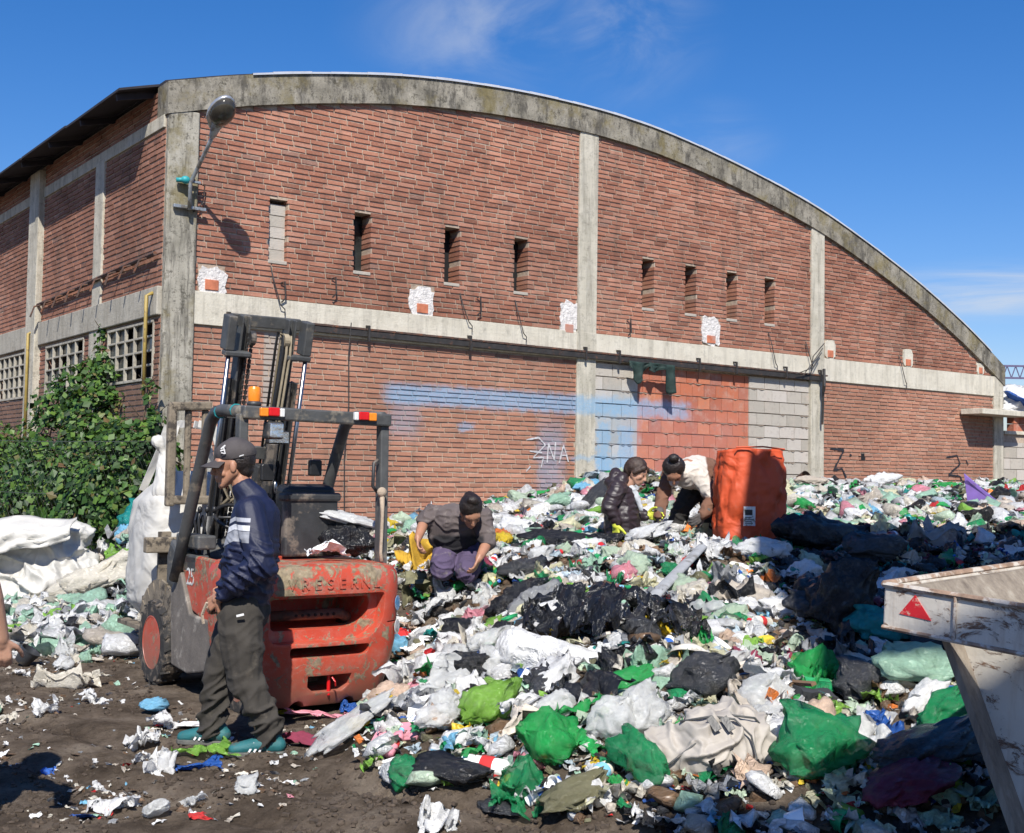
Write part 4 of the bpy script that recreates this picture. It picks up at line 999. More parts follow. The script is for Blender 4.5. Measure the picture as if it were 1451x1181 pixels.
# hull : sloped end, near side face
t0 = .16; tb = .62
m = MB(); y0 = .20
m.prism([(t0, y0, 1.2-HB), (SL-.1, y0, 1.2-HB), (SL-.6, y0, .05), (tb, y0, .05)], (0, .03, 0)); m.build('side_plate', M_SK, so, bevel=.004)
m = MB(); m.prism([(t0, SD-.05, 1.2-HB), (SL-.1, SD-.05, 1.2-HB), (SL-.6, SD-.05, .05), (tb, SD-.05, .05)], (0, .03, 0)); m.build('side_plate', M_SKI, so)
m = MB(); m.prism([(.0185, .02, 1.19), (.04, .02, 1.19), (t0+.03, .02, 1.2-HB), (t0+.0, .02, 1.2-HB)], (0, SD-.1, 0)); m.prism([(t0, .112, 1.2-HB), (t0+.03, .112, 1.2-HB), (tb+.03, .112, .05), (tb, .112, .05)], (0, SD-.2, 0)); m.build('end_plate', M_SKI, so)
m = MB(); m.box((.052, SD-.03, .9), (SL, SD-.002, 1.19)); m.build('inner_wall', M_SKI, so)
m = MB(); m.box((tb, .1, .02), (SL-.6, SD-.1, .06)); m.build('floor_plate', M_SKI, so)
m = MB(); m.bar((t0-.005, y0-.012, 1.2-HB-.01), (tb-.005, y0-.012, .04), .03, .03, (0, 1, 0)); m.build('edge_bead', M_WELD, so, bevel=.006)
for x in (1.1, 1.9):
    m = MB(); m.prism([(x, y0, 1.0), (x+.12, y0, 1.0), (x+.12, y0, .1), (x, y0, .1)], (0, -.05, 0)); m.build('rib', M_SK, so, bevel=.006)
# red triangle emblem, hand painted
M_TRI = simple('red_emblem', (.58, .02, .03), .45, .12, 10, .2, 30, dirt=(.62, .50, .38), dsc=22, dth=.585)
m = MB(); m.prism([(.068, -.003, 1.105), (.128, -.003, 1.182), (.195, -.003, 1.100)], (0, .0025, 0)); m.build('triangle_emblem', M_TRI, so)

# ================================================================ CANOPIES added out of view on the right to cast shade into frame
def canopy(xa, xb, ya, yb, zc, lab, posts, skew=0):
    cn = empty('added_shade_canopy', (xb-3, (ya+yb)/2, 0), 0, lab, 'canopy'); o = cn.location
    m = MB(); n = 80; vs = []
    for i in range(n+1):
        x = xa+(xb-xa)*i/n; z = zc+.04*math.sin(i*math.pi/2)
        vs += [(x-o.x-skew*(1-i/n), ya-o.y+.10*nz(x*2, 1, 1), z), (x-o.x, yb-o.y+.25*nz(x*1.1, 5, 1), z-.05)]
    m.add(vs, [(2*i, 2*i+1, 2*i+3, 2*i+2) for i in range(n)]); q = m.build('roof_sheet', M_ZINC, cn); k = q.modifiers.new('s', 'SOLIDIFY'); k.thickness = .02
    for x, y in posts:
        m = MB(); m.bar((x-o.x, y-o.y, -.3), (x-o.x, y-o.y, zc-.15), .16); m.build('post', M_FGREY, cn)
    for y in (ya+.4, yb-.4):
        m = MB(); m.bar((xa+.3-o.x, y-o.y, zc-.13), (xb-.1-o.x, y-o.y, zc-.13), .12, .16); m.build('beam', M_FGREY, cn)
canopy(2.55, 13, .25, 6.4, 7.0, 'unseen corrugated canopy added to cast shade on the heap behind the skip', ((8.2, 1.4), (12.5, 1.4), (8.2, 5.9), (12.5, 5.9)), .46)
canopy(1.05, 13, -8, -1.5, 7.0, 'rear unseen corrugated canopy added to cast shade on the bottom right corner', ((8.2, -7.5), (12.5, -7.5), (8.2, -2), (12.5, -2)))
# ================================================================ PEOPLE
def m_skin(name, c):
    t = NT(name); cc = t.ramp(t.noise(14, 5), [(.3, tuple(V(c)*.85)), (.7, c)])
    cc = t.mix(t.mr(t.noise(60, 4), .5, .8, 0, .25), cc, tuple(V(c)*.5))
    t.fin(cc, .5, t.bump(t.noise(120, 4), .2, .002)); t.b.inputs['Subsurface Weight'].default_value = .08; t.b.inputs['Subsurface Radius'].default_value = (.02, .008, .005)
    return t.m
M_SKIN = m_skin('skin', (.42, .21, .13)); M_SKIN2 = m_skin('skin_light', (.50, .28, .19))
M_HAIR = simple('dark_hair', (.018, .012, .010), .45, .4, 30, .8, 140)
M_EYE = simple('eye', (.05, .035, .03), .2, .1, 4, 0, 4)
def cloth(name, c, rough=.85, var=.18, dirt=None, bsc=220, bstr=.25):
    t = NT(name); cc = t.ramp(t.noise(5, 6), [(.3, tuple(V(c)*(1-var))), (.7, [min(1, q*(1+var)) for q in c])])
    if dirt: cc = t.mix(t.mr(t.noise(9, 7, .7), .55, .68, 0, .7), cc, dirt)
    fo = t.noise(9, 4, .6, dist=.8)
    t.fin(cc, rough, t.bump(t.noise(bsc, 3), bstr, .002, t.bump(fo, .5, .015))); return t
def head(mb, c, f, up, s=1., jaw=1.):
    """face features into a voxel soup. c centre, f facing dir, up"""
    c = V(c); f = V(f).normalized(); up = V(up); l = up.cross(f).normalized(); up = f.cross(l).normalized()
    P = lambda x, y, z: c+(f*x+l*y+up*z)*s
    M = Matrix((f, l, up)).transposed()
    mb.ell(P(-.018, 0, .035), (.098*s, .078*s, .088*s), M, 18, 12)
    mb.cap(P(.030, 0, .02), .066*s, P(.040, 0, -.055), .045*s, l, 1.05)
    for y in (-1, 1):
        mb.cap(P(-.01, y*.050, -.035), .026*s, P(.055, y*.016, -.092*jaw), .020*s)
        mb.cap(P(.080, y*.012, .036), .013*s, P(.062, y*.048, .032), .014*s)
        mb.cap(P(.062, y*.042, -.012), .020*s, P(.045, y*.045, -.035), .018*s)
        mb.ell(P(-.012, y*.080, -.004), (.018*s, .009*s, .032*s), M, 10, 7)
        mb.cap(P(.092, y*.004, -.028), .0085*s, P(.094, y*.014, -.030), .0075*s)
    mb.cap(P(.086, 0, .020), .010*s, P(.109, 0, -.024), .0125*s)
    mb.cap(P(.078, -.020, -.054), .0075*s, P(.090, 0, -.050), .009*s); mb.cap(P(.078, .020, -.054), .0075*s, P(.090, 0, -.050), .009*s)
    mb.cap(P(.076, -.016, -.065), .008*s, P(.086, .0, -.066), .0095*s); mb.cap(P(.076, .016, -.065), .008*s, P(.086, .0, -.066), .0095*s)
    mb.cap(P(.060, 0, -.085*jaw), .022*s, P(.066, 0, -.098*jaw), .018*s)
    return P
def eyes(P, parent, s=1.):
    for y in (-1, 1):
        m = MB(); m.ell(P(.0765, y*.030, .010), (.011*s,)*3, None, 10, 8); m.build('eye', M_EYE, parent, smooth=True)
def hand(mb, w, d, n, side, curl=35, s=1., spread=.0, tcurl=20):
    """w wrist, d finger direction, n palm normal, side +1/-1 puts the thumb on s*side"""
    w, d, n = V(w), V(d).normalized(), V(n); n = (n-d*n.dot(d)).normalized(); t = d.cross(n)*side
    mb.cap(w-d*.02, .026*s, w+d*.02*s, .024*s, t, 1.15)
    for o in (-.030, -.010, .010, .028):
        mb.cap(w+(d*.01+t*o*.7)*s, .014*s, w+(d*.082-d*abs(o-.01)*.25+t*o)*s, .0115*s)
    for o, L, e in ((.029, .074, 0), (.010, .084, 1), (-.010, .078, 2), (-.029, .060, 3)):
        p = w+(d*(.086-abs(o-.008)*.3)+t*o)*s; a = R_(curl*.55); r = .0098*s
        for k, fr in enumerate((.45, .31, .24)):
            dd = (d*math.cos(a)+n*math.sin(a)+t*spread*o*8).normalized(); q = p+dd*L*fr*s; mb.cap(p, r, q, r*.92); p = q; r *= .92; a += R_(curl*(.9+.08*e))
    p = w+(d*.018+t*.028)*s; a = R_(tcurl)
    for k, (L, r) in enumerate(((.040, .0135), (.032, .0115), (.026, .0098))):
        dd = (d*(.62+.15*k)+t*(.72-.28*k)+n*math.sin(a)*.8).normalized(); q = p+dd*L*s; mb.cap(p, r*s, q, r*.9*s); p = q; a += R_(14)
def arm(mb, S, E, W, r=(.050, .042, .030), s=1.):
    mb.cap(S, r[0]*s, E, r[1]*s); mb.cap(E, r[1]*s, V(E).lerp(V(W), .4), r[1]*1.02*s); mb.cap(V(E).lerp(V(W), .4), r[1]*s, W, r[2]*s)
def ridges(p, fx, sc, amp, seed=0.):
    q = V((p.x*sc[0]+seed, p.y*sc[1], p.z*sc[2])); n1 = noise.noise(q)
    return amp*(1-min(1, abs(n1)*4.))-amp*.35+.5*amp*noise.noise(q*2.3)

# ---------------------------------------------------------------- the man in front of the forklift
mx_, my_ = -1.52, 7.02
M_JACK = None
def jacket_mat():
    t = cloth('navy_jacket', (.006, .010, .038), .6)
    X, Y, Z = t.xyz()[:]
    base = t.b.inputs['Base Color'].links[0].from_socket
    # chest bands that rise towards the back; stop at the back seam
    zz = t.math('MULTIPLY_ADD', X, .22, Z)
    zz = t.math('MULTIPLY_ADD', t.math('ABSOLUTE', t.math('SUBTRACT', X, .03)), .25, zz)
    front = t.mr(X, -.085, -.08, 0, 1)
    def band(z0, z1): return t.math('MULTIPLY', front, t.math('MULTIPLY', t.mr(zz, z0-.002, z0+.002), t.mr(zz, z1-.002, z1+.002, 1, 0)))
    c = base
    for z0, z1, k in ((1.318, 1.341, (.40, .41, .45)), (1.270, 1.300, (.66, .67, .70)), (1.205, 1.266, (.30, .31, .34))): c = t.mix(band(z0, z1), c, k)
    t.l(c, t.b.inputs['Base Color'])
    return t.m
man = empty('person', (mx_, my_, 0), math.pi, 'man in grey cap, navy striped jacket and olive trousers standing beside the forklift', 'person')
HC = V((.085, 0, 1.615)); HF = V((1, .10, -.10)); HU = V((.10, 0, 1))
mb = MB(); P = head(mb, HC, HF, HU, 1.07)
mb.cap((-.02, 0, 1.42), .062, (.045, 0, 1.55), .055)
mb.cap((-.02, 0, .92), .10, (-.04, 0, 1.34), .10, (0, 1, 0), 1.3); mb.cap((-.04, -.15, 1.38), .05, (-.04, .15, 1.38), .05)
Lw, Rw = V((.085, .165, .885)), V((.15, -.06, .90))
arm(mb, (-.05, .18, 1.37), (-.14, .255, 1.10), Lw); arm(mb, (-.05, -.18, 1.37), (-.06, -.24, 1.08), Rw)
hand(mb, Lw+V((.02, -.005, -.005)), (.60, -.35, -.45), (-.25, -1, -.35), 1, 52, 1.05, 0, 30)
hand(mb, Rw+V((.0, 0, 0)), (.2, .9, -.25), (-1, .1, 0), -1, 40)
for sy, ax, kx in ((-1, .2, .15), (1, -.165, -.04)):
    mb.cap((0, sy*.09, .86), .08, (kx, sy*.12, .48), .055); mb.cap((kx, sy*.12, .48), .055, (ax, sy*.13, .10), .038)
    mb.cap((ax-.03, sy*.13, .05), .036, (ax+.13, sy*.14, .035), .03)
body = voxel(mb, 'body', M_SKIN, man, .0052, 2, None, .4)
eyes(P, man)
# stubble / hair at the nape
m = MB(); m.ell(P(-.038, 0, .035), (.096, .086, .092), None, 18, 12); m.ell(P(-.065, 0, -.02), (.052, .062, .055)); hr = voxel(m, 'hair', M_HAIR, man, .006, 3, lambda c: .002*nz(c.x*120, c.y*120, c.z*120))
for v in hr.data.vertices: pass
# cap
M_CAP = cloth('grey_cap', (.060, .052, .052), .8).m
m = MB(); up = HU.normalized()
M3 = Matrix((HF.normalized(), HU.cross(HF).normalized(), HF.normalized().cross(HU.cross(HF).normalized()).normalized())).transposed()
m.ell(P(-.022, 0, .072), (.120, .097, .084), M3, 20, 12); m.cap(P(-.025, 0, .040), .093, P(-.022, 0, .07), .096); m.ell(P(-.02, 0, .150), (.012, .012, .008))
cp = voxel(m, 'cap', M_CAP, man, .006, 5, lambda c: .0015*nz(c.x*20, c.y*20, c.z*20))
l_ = M3.col[1]; f_ = M3.col[0]; u_ = M3.col[2]
for v in cp.data.vertices:       # open underside: keep the cap above the ears
    r_ = v.co-P(0, 0, .038)
    h = r_.dot(u_)+.12*min(0, r_.dot(f_)+.02)
    if h < 0: v.co -= u_*h
m = MB(); vs = []
for i in range(15):
    a = R_(-64+128*i/14); 
    for j in range(7):
        rr = .085+.092*j/6*math.cos(a*.62)**1.; vs.append(P(rr*math.cos(a)*1.02-.012, rr*.86*math.sin(a), .046-.030*(j/6)**1.3*(1) - .022*math.sin(a)**2+.0*j))
m.add(vs, [(i*7+j, i*7+j+1, (i+1)*7+j+1, (i+1)*7+j) for i in range(14) for j in range(6)]); br = m.build('brim', M_CAP, cp, smooth=True); q = br.modifiers.new('s', 'SOLIDIFY'); q.thickness = .006
M_LOGO = simple('white_print', (.62, .62, .62), .6, .1, 9, 0, 9)
m = MB()
for (x0, z0, x1, z1, w_) in ((.0, .012, .035, .03, .008), (-.006, .002, .03, .006, .007), (.0, -.008, .026, -.014, .006), (.02, .022, .03, -.016, .006)):
    a = lambda x, z: P(-.020+.055-x*.7, .0935-.010*abs(x)*10*.2+.0, .085+z)
    m.bar(a(x0-.01, z0), a(x1-.01, z1), w_, .003, l_)
m.build('front_emblem', M_LOGO, cp)
m = MB(); m.bar(P(-.055, .0915, .052), P(-.075, .0905, .056), .005, .003, l_); m.bar(P(-.075, .0905, .056), P(-.050, .0925, .050), .004, .003, l_); m.build('side_tick', M_LOGO, cp)
# jacket
mb = MB(); SY = (0, 1, 0)
mb.cap((-.015, 0, .93), .155, (-.035, 0, 1.12), .160, SY, 1.2); mb.cap((-.035, 0, 1.12), .160, (-.055, 0, 1.32), .150, SY, 1.27)
mb.cap((-.055, -.14, 1.365), .088, (-.055, .14, 1.365), .088); mb.cap((-.04, 0, 1.42), .095, (.012, 0, 1.485), .078)
mb.cap((.0, 0, .85), .145, (-.01, 0, .95), .15, SY, 1.2)
mb.cap((-.055, .165, 1.365), .088, (-.145, .255, 1.09), .080); mb.cap((-.145, .255, 1.09), .080, (.0, .225, .975), .070); mb.cap((.0, .225, .975), .070, (.07, .175, .90), .048)
mb.cap((-.055, -.165, 1.365), .088, (-.06, -.245, 1.08), .078); mb.cap((-.06, -.245, 1.08), .078, (.13, -.08, .92), .05)
def jf(c):
    el = math.exp(-((c.z-1.06)**2)/.02)*(1 if c.y > .12 else .5)
    d1 = V((c.x*5+c.z*6, c.y*6, c.z*22-c.x*12)); f = abs(noise.noise(d1)); f2 = abs(noise.noise(V((c.x*9, c.y*9, c.z*14+4))))
    low = max(0, min(1, (1.22-c.z)/.15))
    return (.018*el+.010*low)*(1-min(1, f*4))-.004+.006*(1-min(1, f2*4))*low+.008*noise.noise(c*7)
jk = voxel(mb, 'jacket', jacket_mat(), man, .0075, 5, jf)
for v in jk.data.vertices:
    if v.co.z < .83 and v.co.x < .09 and v.co.y < .15: v.co.z = .83+(v.co.z-.83)*.15
# trousers
M_TRO = cloth('olive_trousers', (.040, .035, .029), .9, dirt=(.085, .072, .056)).m
mb = MB(); mb.cap((.0, 0, .90), .135, (0, 0, .78), .15, SY, 1.2)
for sy, ax, kx, az in ((-1, .195, .155, .13), (1, -.17, -.045, .12)):
    mb.cap((.0, sy*.085, .80), .130, (kx*.55, sy*.105, .60), .118); mb.cap((kx*.55, sy*.105, .60), .118, (kx, sy*.12, .44), .098); mb.cap((kx, sy*.12, .44), .096, (ax-.01, sy*.13, .17), .076); mb.cap((ax-.01, sy*.13, .17), .080, (ax, sy*.13, .10), .070)
def tf(c):
    low = max(0, min(1, (.46-c.z)/.2)); f = abs(noise.noise(V((c.x*7+c.y*4, c.y*7, c.z*15+c.x*9)))); f2 = abs(noise.noise(V((c.x*7, c.y*7, c.z*5+3))))
    return (.004+.026*low)*(1-min(1, f*3.))-.008*low+.012*(1-min(1, f2*4))-.004
tr = voxel(mb, 'trousers', M_TRO, man, .0075, 5, tf)
m = MB(); m.bar((-.055, .24, .80), (-.015, .245, .79), .012, .006, (0, 1, 0)); m.build('white_tag', M_LOGO, tr)
# trainers
t = cloth('teal_trainers', (.015, .115, .125), .65, dirt=(.09, .085, .07)); M_SHO = t.m
M_SOLE = simple('sole', (.11, .11, .10), .8, .3, 20, .4, 60)
for sy, ax, yw in ((-1, .195, -6), (1, -.17, 8)):
    M = Matrix.Translation(V((ax, sy*.13, 0))) @ Matrix.Rotation(R_(yw), 4, 'Z')
    mb = MB(); mb.cap(M @ V((-.07, 0, .062)), .046, M @ V((.02, 0, .066)), .046); mb.cap(M @ V((.02, 0, .068)), .046, M @ V((.17, 0, .042)), .034, (0, 1, 0), 1.25); mb.cap(M @ V((-.055, 0, .10)), .038, M @ V((-.03, 0, .12)), .038)
    sh = voxel(mb, 'shoe', M_SHO, man, .006, 3)
    m = MB(); pts = [(-.118, 0), (-.10, .036), (-.04, .042), (.06, .044), (.14, .050), (.19, .034), (.212, 0)]; pts += [(x, -y) for x, y in reversed(pts[1:-1])]
    m.prism([M @ V((x, y, .004)) for x, y in pts], (0, 0, .028)); m.build('sole', M_SOLE, sh, bevel=.006)
    for k in range(3): m = MB(); m.bar(M @ V((.03+k*.028, .052-k*.0015, .035)), M @ V((.0+k*.028, .040, .085)), .011, .008, (0, 1, 0)); m.build('stripe', M_LOGO, sh)
# cigarette-like white stub and keys held in the fingers
m = MB(); m.tube([Lw+V((.10, -.05, -.06)), Lw+V((.075, -.035, -.075))], .006, 6); m.tube([Lw+V((.08, .02, -.03)), Lw+V((.11, .0, -.10)), Lw+V((.10, -.0, -.15))], .009, 5); q = m.build('lanyard', M_ROPE, None); q.matrix_world = man.matrix_basis; tag(q, 'short tan lanyard with keys held in the capped man\'s hand', 'lanyard')

def figure(name, loc, rz, label, s=1.): return empty(name, loc, rz, label, 'person')
# ---------------------------------------------------------------- kneeling woman
def wnoise(k, seed=0): return lambda c: k*(1-min(1, abs(noise.noise(V((c.x*9+seed, c.y*9, c.z*16))))*4))-k*.3
gpt = G(650, 812); kw = figure('person', (at(650, 800, 9.9).x, 9.9, 0), R_(-90), 'woman with tied dark hair and dusty grey jumper kneeling on the heap and leaning forward')
kz = at(650, 812, 9.9).z; kw.location.z = kz-.03
# local: x forward (to camera), y left (image right), z up ; ppm = 174
def K(px, py, x=0.): return V((x, (px-650)/174, (812-py)/174+.03))
mb = MB(); HCk = K(668, 726, .34); HFk = V((.62, .22, -.75)); HUk = V((.72, .12, .70)); P = head(mb, HCk, HFk, HUk, .98, .95)
mb.cap(K(648, 740, .10), .055, HCk-V((.05, 0, -.02)), .05)
mb.cap(K(640, 780, -.10), .12, K(642, 745, .08), .12, SY, 1.2)
eR, wR, eL, wL = K(601, 742, .14), K(596, 762, .32), K(690, 768, .22), K(680, 787, .38)
arm(mb, K(612, 728, .08), eR, wR); arm(mb, K(684, 732, .10), eL, wL)
hand(mb, wR, (.35, .1, -.9), (.1, 1, 0), -1, 45, .95); hand(mb, wL, (.25, -.35, -.9), (-.2, -1, 0), 1, 35, .95)
for px, kx in ((628, 806), (664, 810)): mb.cap(K(px+4, 775, -.12), .09, K(px, kx, .20), .07); mb.cap(K(px, kx, .20), .07, K(px, 808, -.28), .05)
voxel(mb, 'body', M_SKIN, kw, .0075, 2, None, .4); eyes(P, kw, .98)
mb = MB(); mb.ell(P(-.035, 0, .05), (.108, .092, .100), None, 16, 11); mb.ell(P(-.10, 0, .075), (.05, .05, .05)); mb.ell(P(-.02, 0, .135), (.055, .055, .045)); mb.ell(P(-.06, 0, -.02), (.05, .07, .06))
voxel(mb, 'hair', M_HAIR, kw, .008, 3, lambda c: .007*abs(nz(c.x*60, c.y*60, c.z*60)))
t = cloth('grey_jumper', (.105, .085, .083), .9, dirt=(.22, .19, .17)); X, Y, Z = t.xyz()[:]
c = t.b.inputs['Base Color'].links[0].from_socket
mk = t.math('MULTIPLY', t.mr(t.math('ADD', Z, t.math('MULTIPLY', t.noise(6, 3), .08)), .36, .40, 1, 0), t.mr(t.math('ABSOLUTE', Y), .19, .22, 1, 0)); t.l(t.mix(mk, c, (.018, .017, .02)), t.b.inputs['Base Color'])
mb = MB(); mb.cap(K(645, 782, -.08), .155, K(642, 757, .02), .165, SY, 1.2); mb.cap(K(642, 757, .02), .165, K(645, 738, .10), .135, SY, 1.35); mb.cap(K(618, 730, .08), .082, K(680, 733, .10), .082); mb.cap(K(650, 735, .12), .08, K(656, 730, .18), .07)
mb.cap(K(612, 730, .08), .085, eR.lerp(K(612, 728, .08), .25), .072); mb.cap(K(684, 733, .10), .082, eL.lerp(K(684, 733, .1), .05), .07)
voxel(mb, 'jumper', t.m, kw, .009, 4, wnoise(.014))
mb = MB(); mb.cap(K(645, 783, -.12), .155, K(645, 776, -.08), .15, SY, 1.2)
for px, kx in ((629, 806), (664, 810)): mb.cap(K(px+5, 778, -.08), .118, K(px, kx-6, .20), .095); mb.cap(K(px, kx-2, .20), .095, K(px, 806, -.28), .06)
voxel(mb, 'trousers', cloth('purple_trousers', (.085, .062, .12), .9, dirt=(.24, .21, .20)).m, kw, .009, 4, wnoise(.014, 4))

# ---------------------------------------------------------------- seated girl
gg = figure('person', (at(885, 770, 11.8).x, 11.8, 0), R_(-12), 'girl in dark quilted hooded jacket and yellow gloves crouching on the heap, looking right'); gg.location.z = at(885, 775, 11.8).z-.15; gg.scale = (1.08,)*3
def K2(px, py, y=0.): return V(((px-885)/146, y, (775-py)/146+.22))
mb = MB(); HCk = K2(900, 691, 0.); HFk = V((.86, -.22, -.42)); HUk = V((.42, 0, .9)); P = head(mb, HCk, HFk, HUk, .92, .9)
mb.cap(K2(884, 712, 0), .05, HCk-V((.03, 0, .05)), .045); mb.cap(K2(882, 790), .12, K2(880, 725), .11, SY, 1.2)
e1_, w1_ = K2(868, 735, -.22), K2(877, 757, -.20); e2_, w2_ = K2(897, 745, .15), K2(912, 746, .12)
arm(mb, K2(877, 712, -.15), e1_, w1_, (.045, .036, .027)); arm(mb, K2(880, 712, .15), e2_, w2_, (.045, .036, .027))
mb.cap(K2(880, 785, -.08), .08, K2(905, 785, -.1), .06); mb.cap(K2(880, 785, .08), .08, K2(905, 785, .1), .06); mb.cap(K2(905, 785, -.1), .06, K2(890, 800, -.1), .04); mb.cap(K2(905, 785, .1), .06, K2(890, 800, .1), .04)
voxel(mb, 'body', M_SKIN2, gg, .0075, 2, None, .4); eyes(P, gg, .92)
M_HAIRB = simple('brown_hair', (.045, .026, .018), .5, .4, 30, .8, 140)
mb = MB(); mb.ell(P(-.04, 0, .055), (.10, .088, .088), None, 16, 11); mb.ell(P(-.09, 0, .0), (.05, .07, .07)); mb.cap(P(.05, .06, .07), .03, P(-.02, .075, -.03), .025); mb.cap(P(.055, -.055, .075), .028, P(.0, -.078, -.0), .02)
voxel(mb, 'hair', M_HAIRB, gg, .008, 3, lambda c: .007*abs(nz(c.x*60, c.y*60, c.z*30)))
mb = MB(); mb.cap(K2(882, 790), .165, K2(881, 750), .165, SY, 1.15); mb.cap(K2(881, 750), .16, K2(880, 722), .13, SY, 1.25); mb.cap(K2(879, 712, -.12), .075, K2(882, 712, .12), .075)
mb.cap(K2(866, 704), .055, K2(880, 700, .0), .075, SY, 1.5); mb.cap(K2(870, 708), .07, K2(872, 692), .05, SY, 1.4)
mb.cap(K2(877, 713, -.15), .082, e1_, .07); mb.cap(e1_, .07, w1_+V((0, 0, .03)), .05); mb.cap(K2(880, 713, .15), .08, e2_, .068); mb.cap(e2_, .068, w2_-V((.02, 0, 0)), .05)
voxel(mb, 'quilted_jacket', cloth('dark_quilted', (.032, .022, .026), .45).m, gg, .009, 3, lambda c: .005*abs(math.sin(c.z*50+5*nz(c.x*5, c.y*5, c.z*2)))+.010*(1-min(1, abs(noise.noise(V((c.x*8, c.y*8, c.z*13))))*4))-.005)
mb = MB(); mb.cap(K2(893, 711, -.02), .04, K2(903, 727, -.02), .03); mb.cap(K2(903, 727, -.02), .03, K2(906, 738, -.02), .02); voxel(mb, 'light_scarf', cloth('pale_scarf', (.42, .44, .46), .9).m, gg, .008, 2, wnoise(.008))
M_GLV = simple('yellow_glove', (.58, .62, .06), .6, .15, 12, .4, 50)
for w_, d_, sd in ((w1_, (.05, 0, -1), 1), (w2_, (1, -.1, .0), -1)):
    mb = MB(); hand(mb, w_, d_, (.5, .6*sd, -.1), sd, 30, 1.12); mb.cap(w_-V(d_).normalized()*.05, .042, w_+V(d_).normalized()*.01, .036); voxel(mb, 'glove', M_GLV, gg, .006, 2)
mb = MB(); mb.cap(K2(880, 786, -.08), .11, K2(905, 785, -.1), .085); mb.cap(K2(880, 786, .08), .11, K2(905, 785, .1), .085); mb.cap(K2(880, 790), .15, K2(882, 780), .15, SY, 1.1)
voxel(mb, 'trousers', cloth('black_trousers', (.02, .02, .022), .9).m, gg, .009, 3, wnoise(.01))

# ---------------------------------------------------------------- bending woman
bw_ = figure('person', (at(975, 770, 12.3).x, 12.3, 0), 0, 'woman in white and brown jumper bending over beside the orange sack, hair in a bun'); bw_.location.z = at(975, 768, 12.3).z-.08; bw_.scale = (1.08,)*3
def K3(px, py, y=0.): return V(((px-975)/140, y, (768-py)/140+.16))
mb = MB(); HCk = K3(948, 690, -.40); HFk = V((-.05, -.50, -.86)); HUk = V((-.12, -.86, .50)); P = head(mb, HCk, HFk, HUk, 1., 1.)
mb.cap(K3(966, 690, -.22), .058, K3(952, 688, -.33), .05)
mb.cap(K3(1003, 690, .12), .13, K3(972, 688, -.15), .12, (1, 0, 0), 1.1)
sR, sL = K3(948, 690, -.20), K3(985, 695, -.24)
eR, wR, eL, wL = K3(936, 722, -.26), K3(930, 745, -.42), K3(1000, 722, -.34), K3(984, 742, -.48)
arm(mb, sR, eR, wR); arm(mb, sL, eL, wL)
for h_, k_, a_ in ((K3(992, 702, .14), K3(968, 735, .05), K3(955, 772, .12)), (K3(1010, 702, .12), K3(1003, 738, .02), K3(998, 778, .10))):
    mb.cap(h_, .09, k_, .06); mb.cap(k_, .06, a_, .04)
voxel(mb, 'body', M_SKIN, bw_, .0075, 2, None, .4); eyes(P, bw_)
mb = MB(); mb.ell(P(-.03, 0, .055), (.105, .092, .098), None, 16, 11); mb.ell(P(-.05, 0, .02), (.10, .095, .085)); mb.ell(P(-.05, 0, .165), (.05, .05, .04))
voxel(mb, 'hair', M_HAIR, bw_, .008, 3, lambda c: .006*abs(nz(c.x*50, c.y*50, c.z*50)))
m = MB(); m.tube([P(-.05+.042*math.cos(a), .042*math.sin(a), .135) for a in [k*math.pi/7 for k in range(15)]], .010, 6, False); m.build('hair_band', simple('pale_band', (.55, .50, .50), .8, .1, 9, .2, 30), bw_, smooth=True)
mb = MB(); mb.cap(P(.05, 0, -.035), .050, P(.06, 0, -.07), .045); voxel(mb, 'face_mask', simple('pale_mask', (.42, .40, .42), .8, .15, 9, .4, 40), bw_, .007, 3)
t = cloth('white_brown_jumper', (.58, .53, .47), .9, dirt=(.40, .34, .28)); X, Y, Z = t.xyz()[:]; c = t.b.inputs['Base Color'].links[0].from_socket
br_ = t.ramp(t.noise(6, 4), [(.3, (.13, .062, .038)), (.7, (.19, .095, .058))])
# sleeves and hips brown, back panel white
mk = t.mr(t.math('ADD', X, t.math('MULTIPLY', t.noise(5, 2), .03)), .145, .165); mk = t.math('MAXIMUM', mk, t.mr(X, -.205, -.19, 1, 0))
low = t.math('MULTIPLY', t.mr(Z, .49, .52, 1, 0), t.mr(Y, -.06, -.03, 1, 0)); mk = t.math('MAXIMUM', mk, t.math('MULTIPLY', low, t.mr(X, -.02, .02)))
mk = t.math('MAXIMUM', mk, t.math('MULTIPLY', t.mr(Z, .50, .53, 1, 0), t.mr(X, -.15, -.13, 1, 0)))
t.l(t.mix(mk, c, br_), t.b.inputs['Base Color'])
mb = MB(); mb.cap(K3(1006, 694, .12), .165, K3(985, 690, -.02), .165, (1, 0, 0), 1.0); mb.cap(K3(985, 690, -.02), .165, K3(968, 692, -.20), .13, (1, 0, 0), 1.2); mb.cap(sR, .078, sL, .082); mb.cap(K3(962, 692, -.26), .075, K3(955, 690, -.31), .06)
mb.cap(sR, .078, eR, .066); mb.cap(eR, .066, wR, .052); mb.cap(sL, .085, eL, .074); mb.cap(eL, .074, wL, .052)
voxel(mb, 'jumper', t.m, bw_, .009, 4, wnoise(.012))
M_GG = simple('grey_glove', (.10, .09, .085), .8, .3, 14, .5, 50)
for w_, d_, sd in ((wR, (-.05, -.2, -1), -1), (wL, (-.75, -.3, -.6), 1)):
    mb = MB(); hand(mb, w_, d_, (.3*sd*-1, .2, -.1), sd, 45, 1.15); mb.cap(w_-V(d_).normalized()*.04, .044, w_+V(d_).normalized()*.02, .036); voxel(mb, 'glove', M_GG, bw_, .006, 2)
mb = MB(); mb.cap(K3(1008, 700, .14), .155, K3(1000, 706, .13), .15, (1, 0, 0), 1.1)
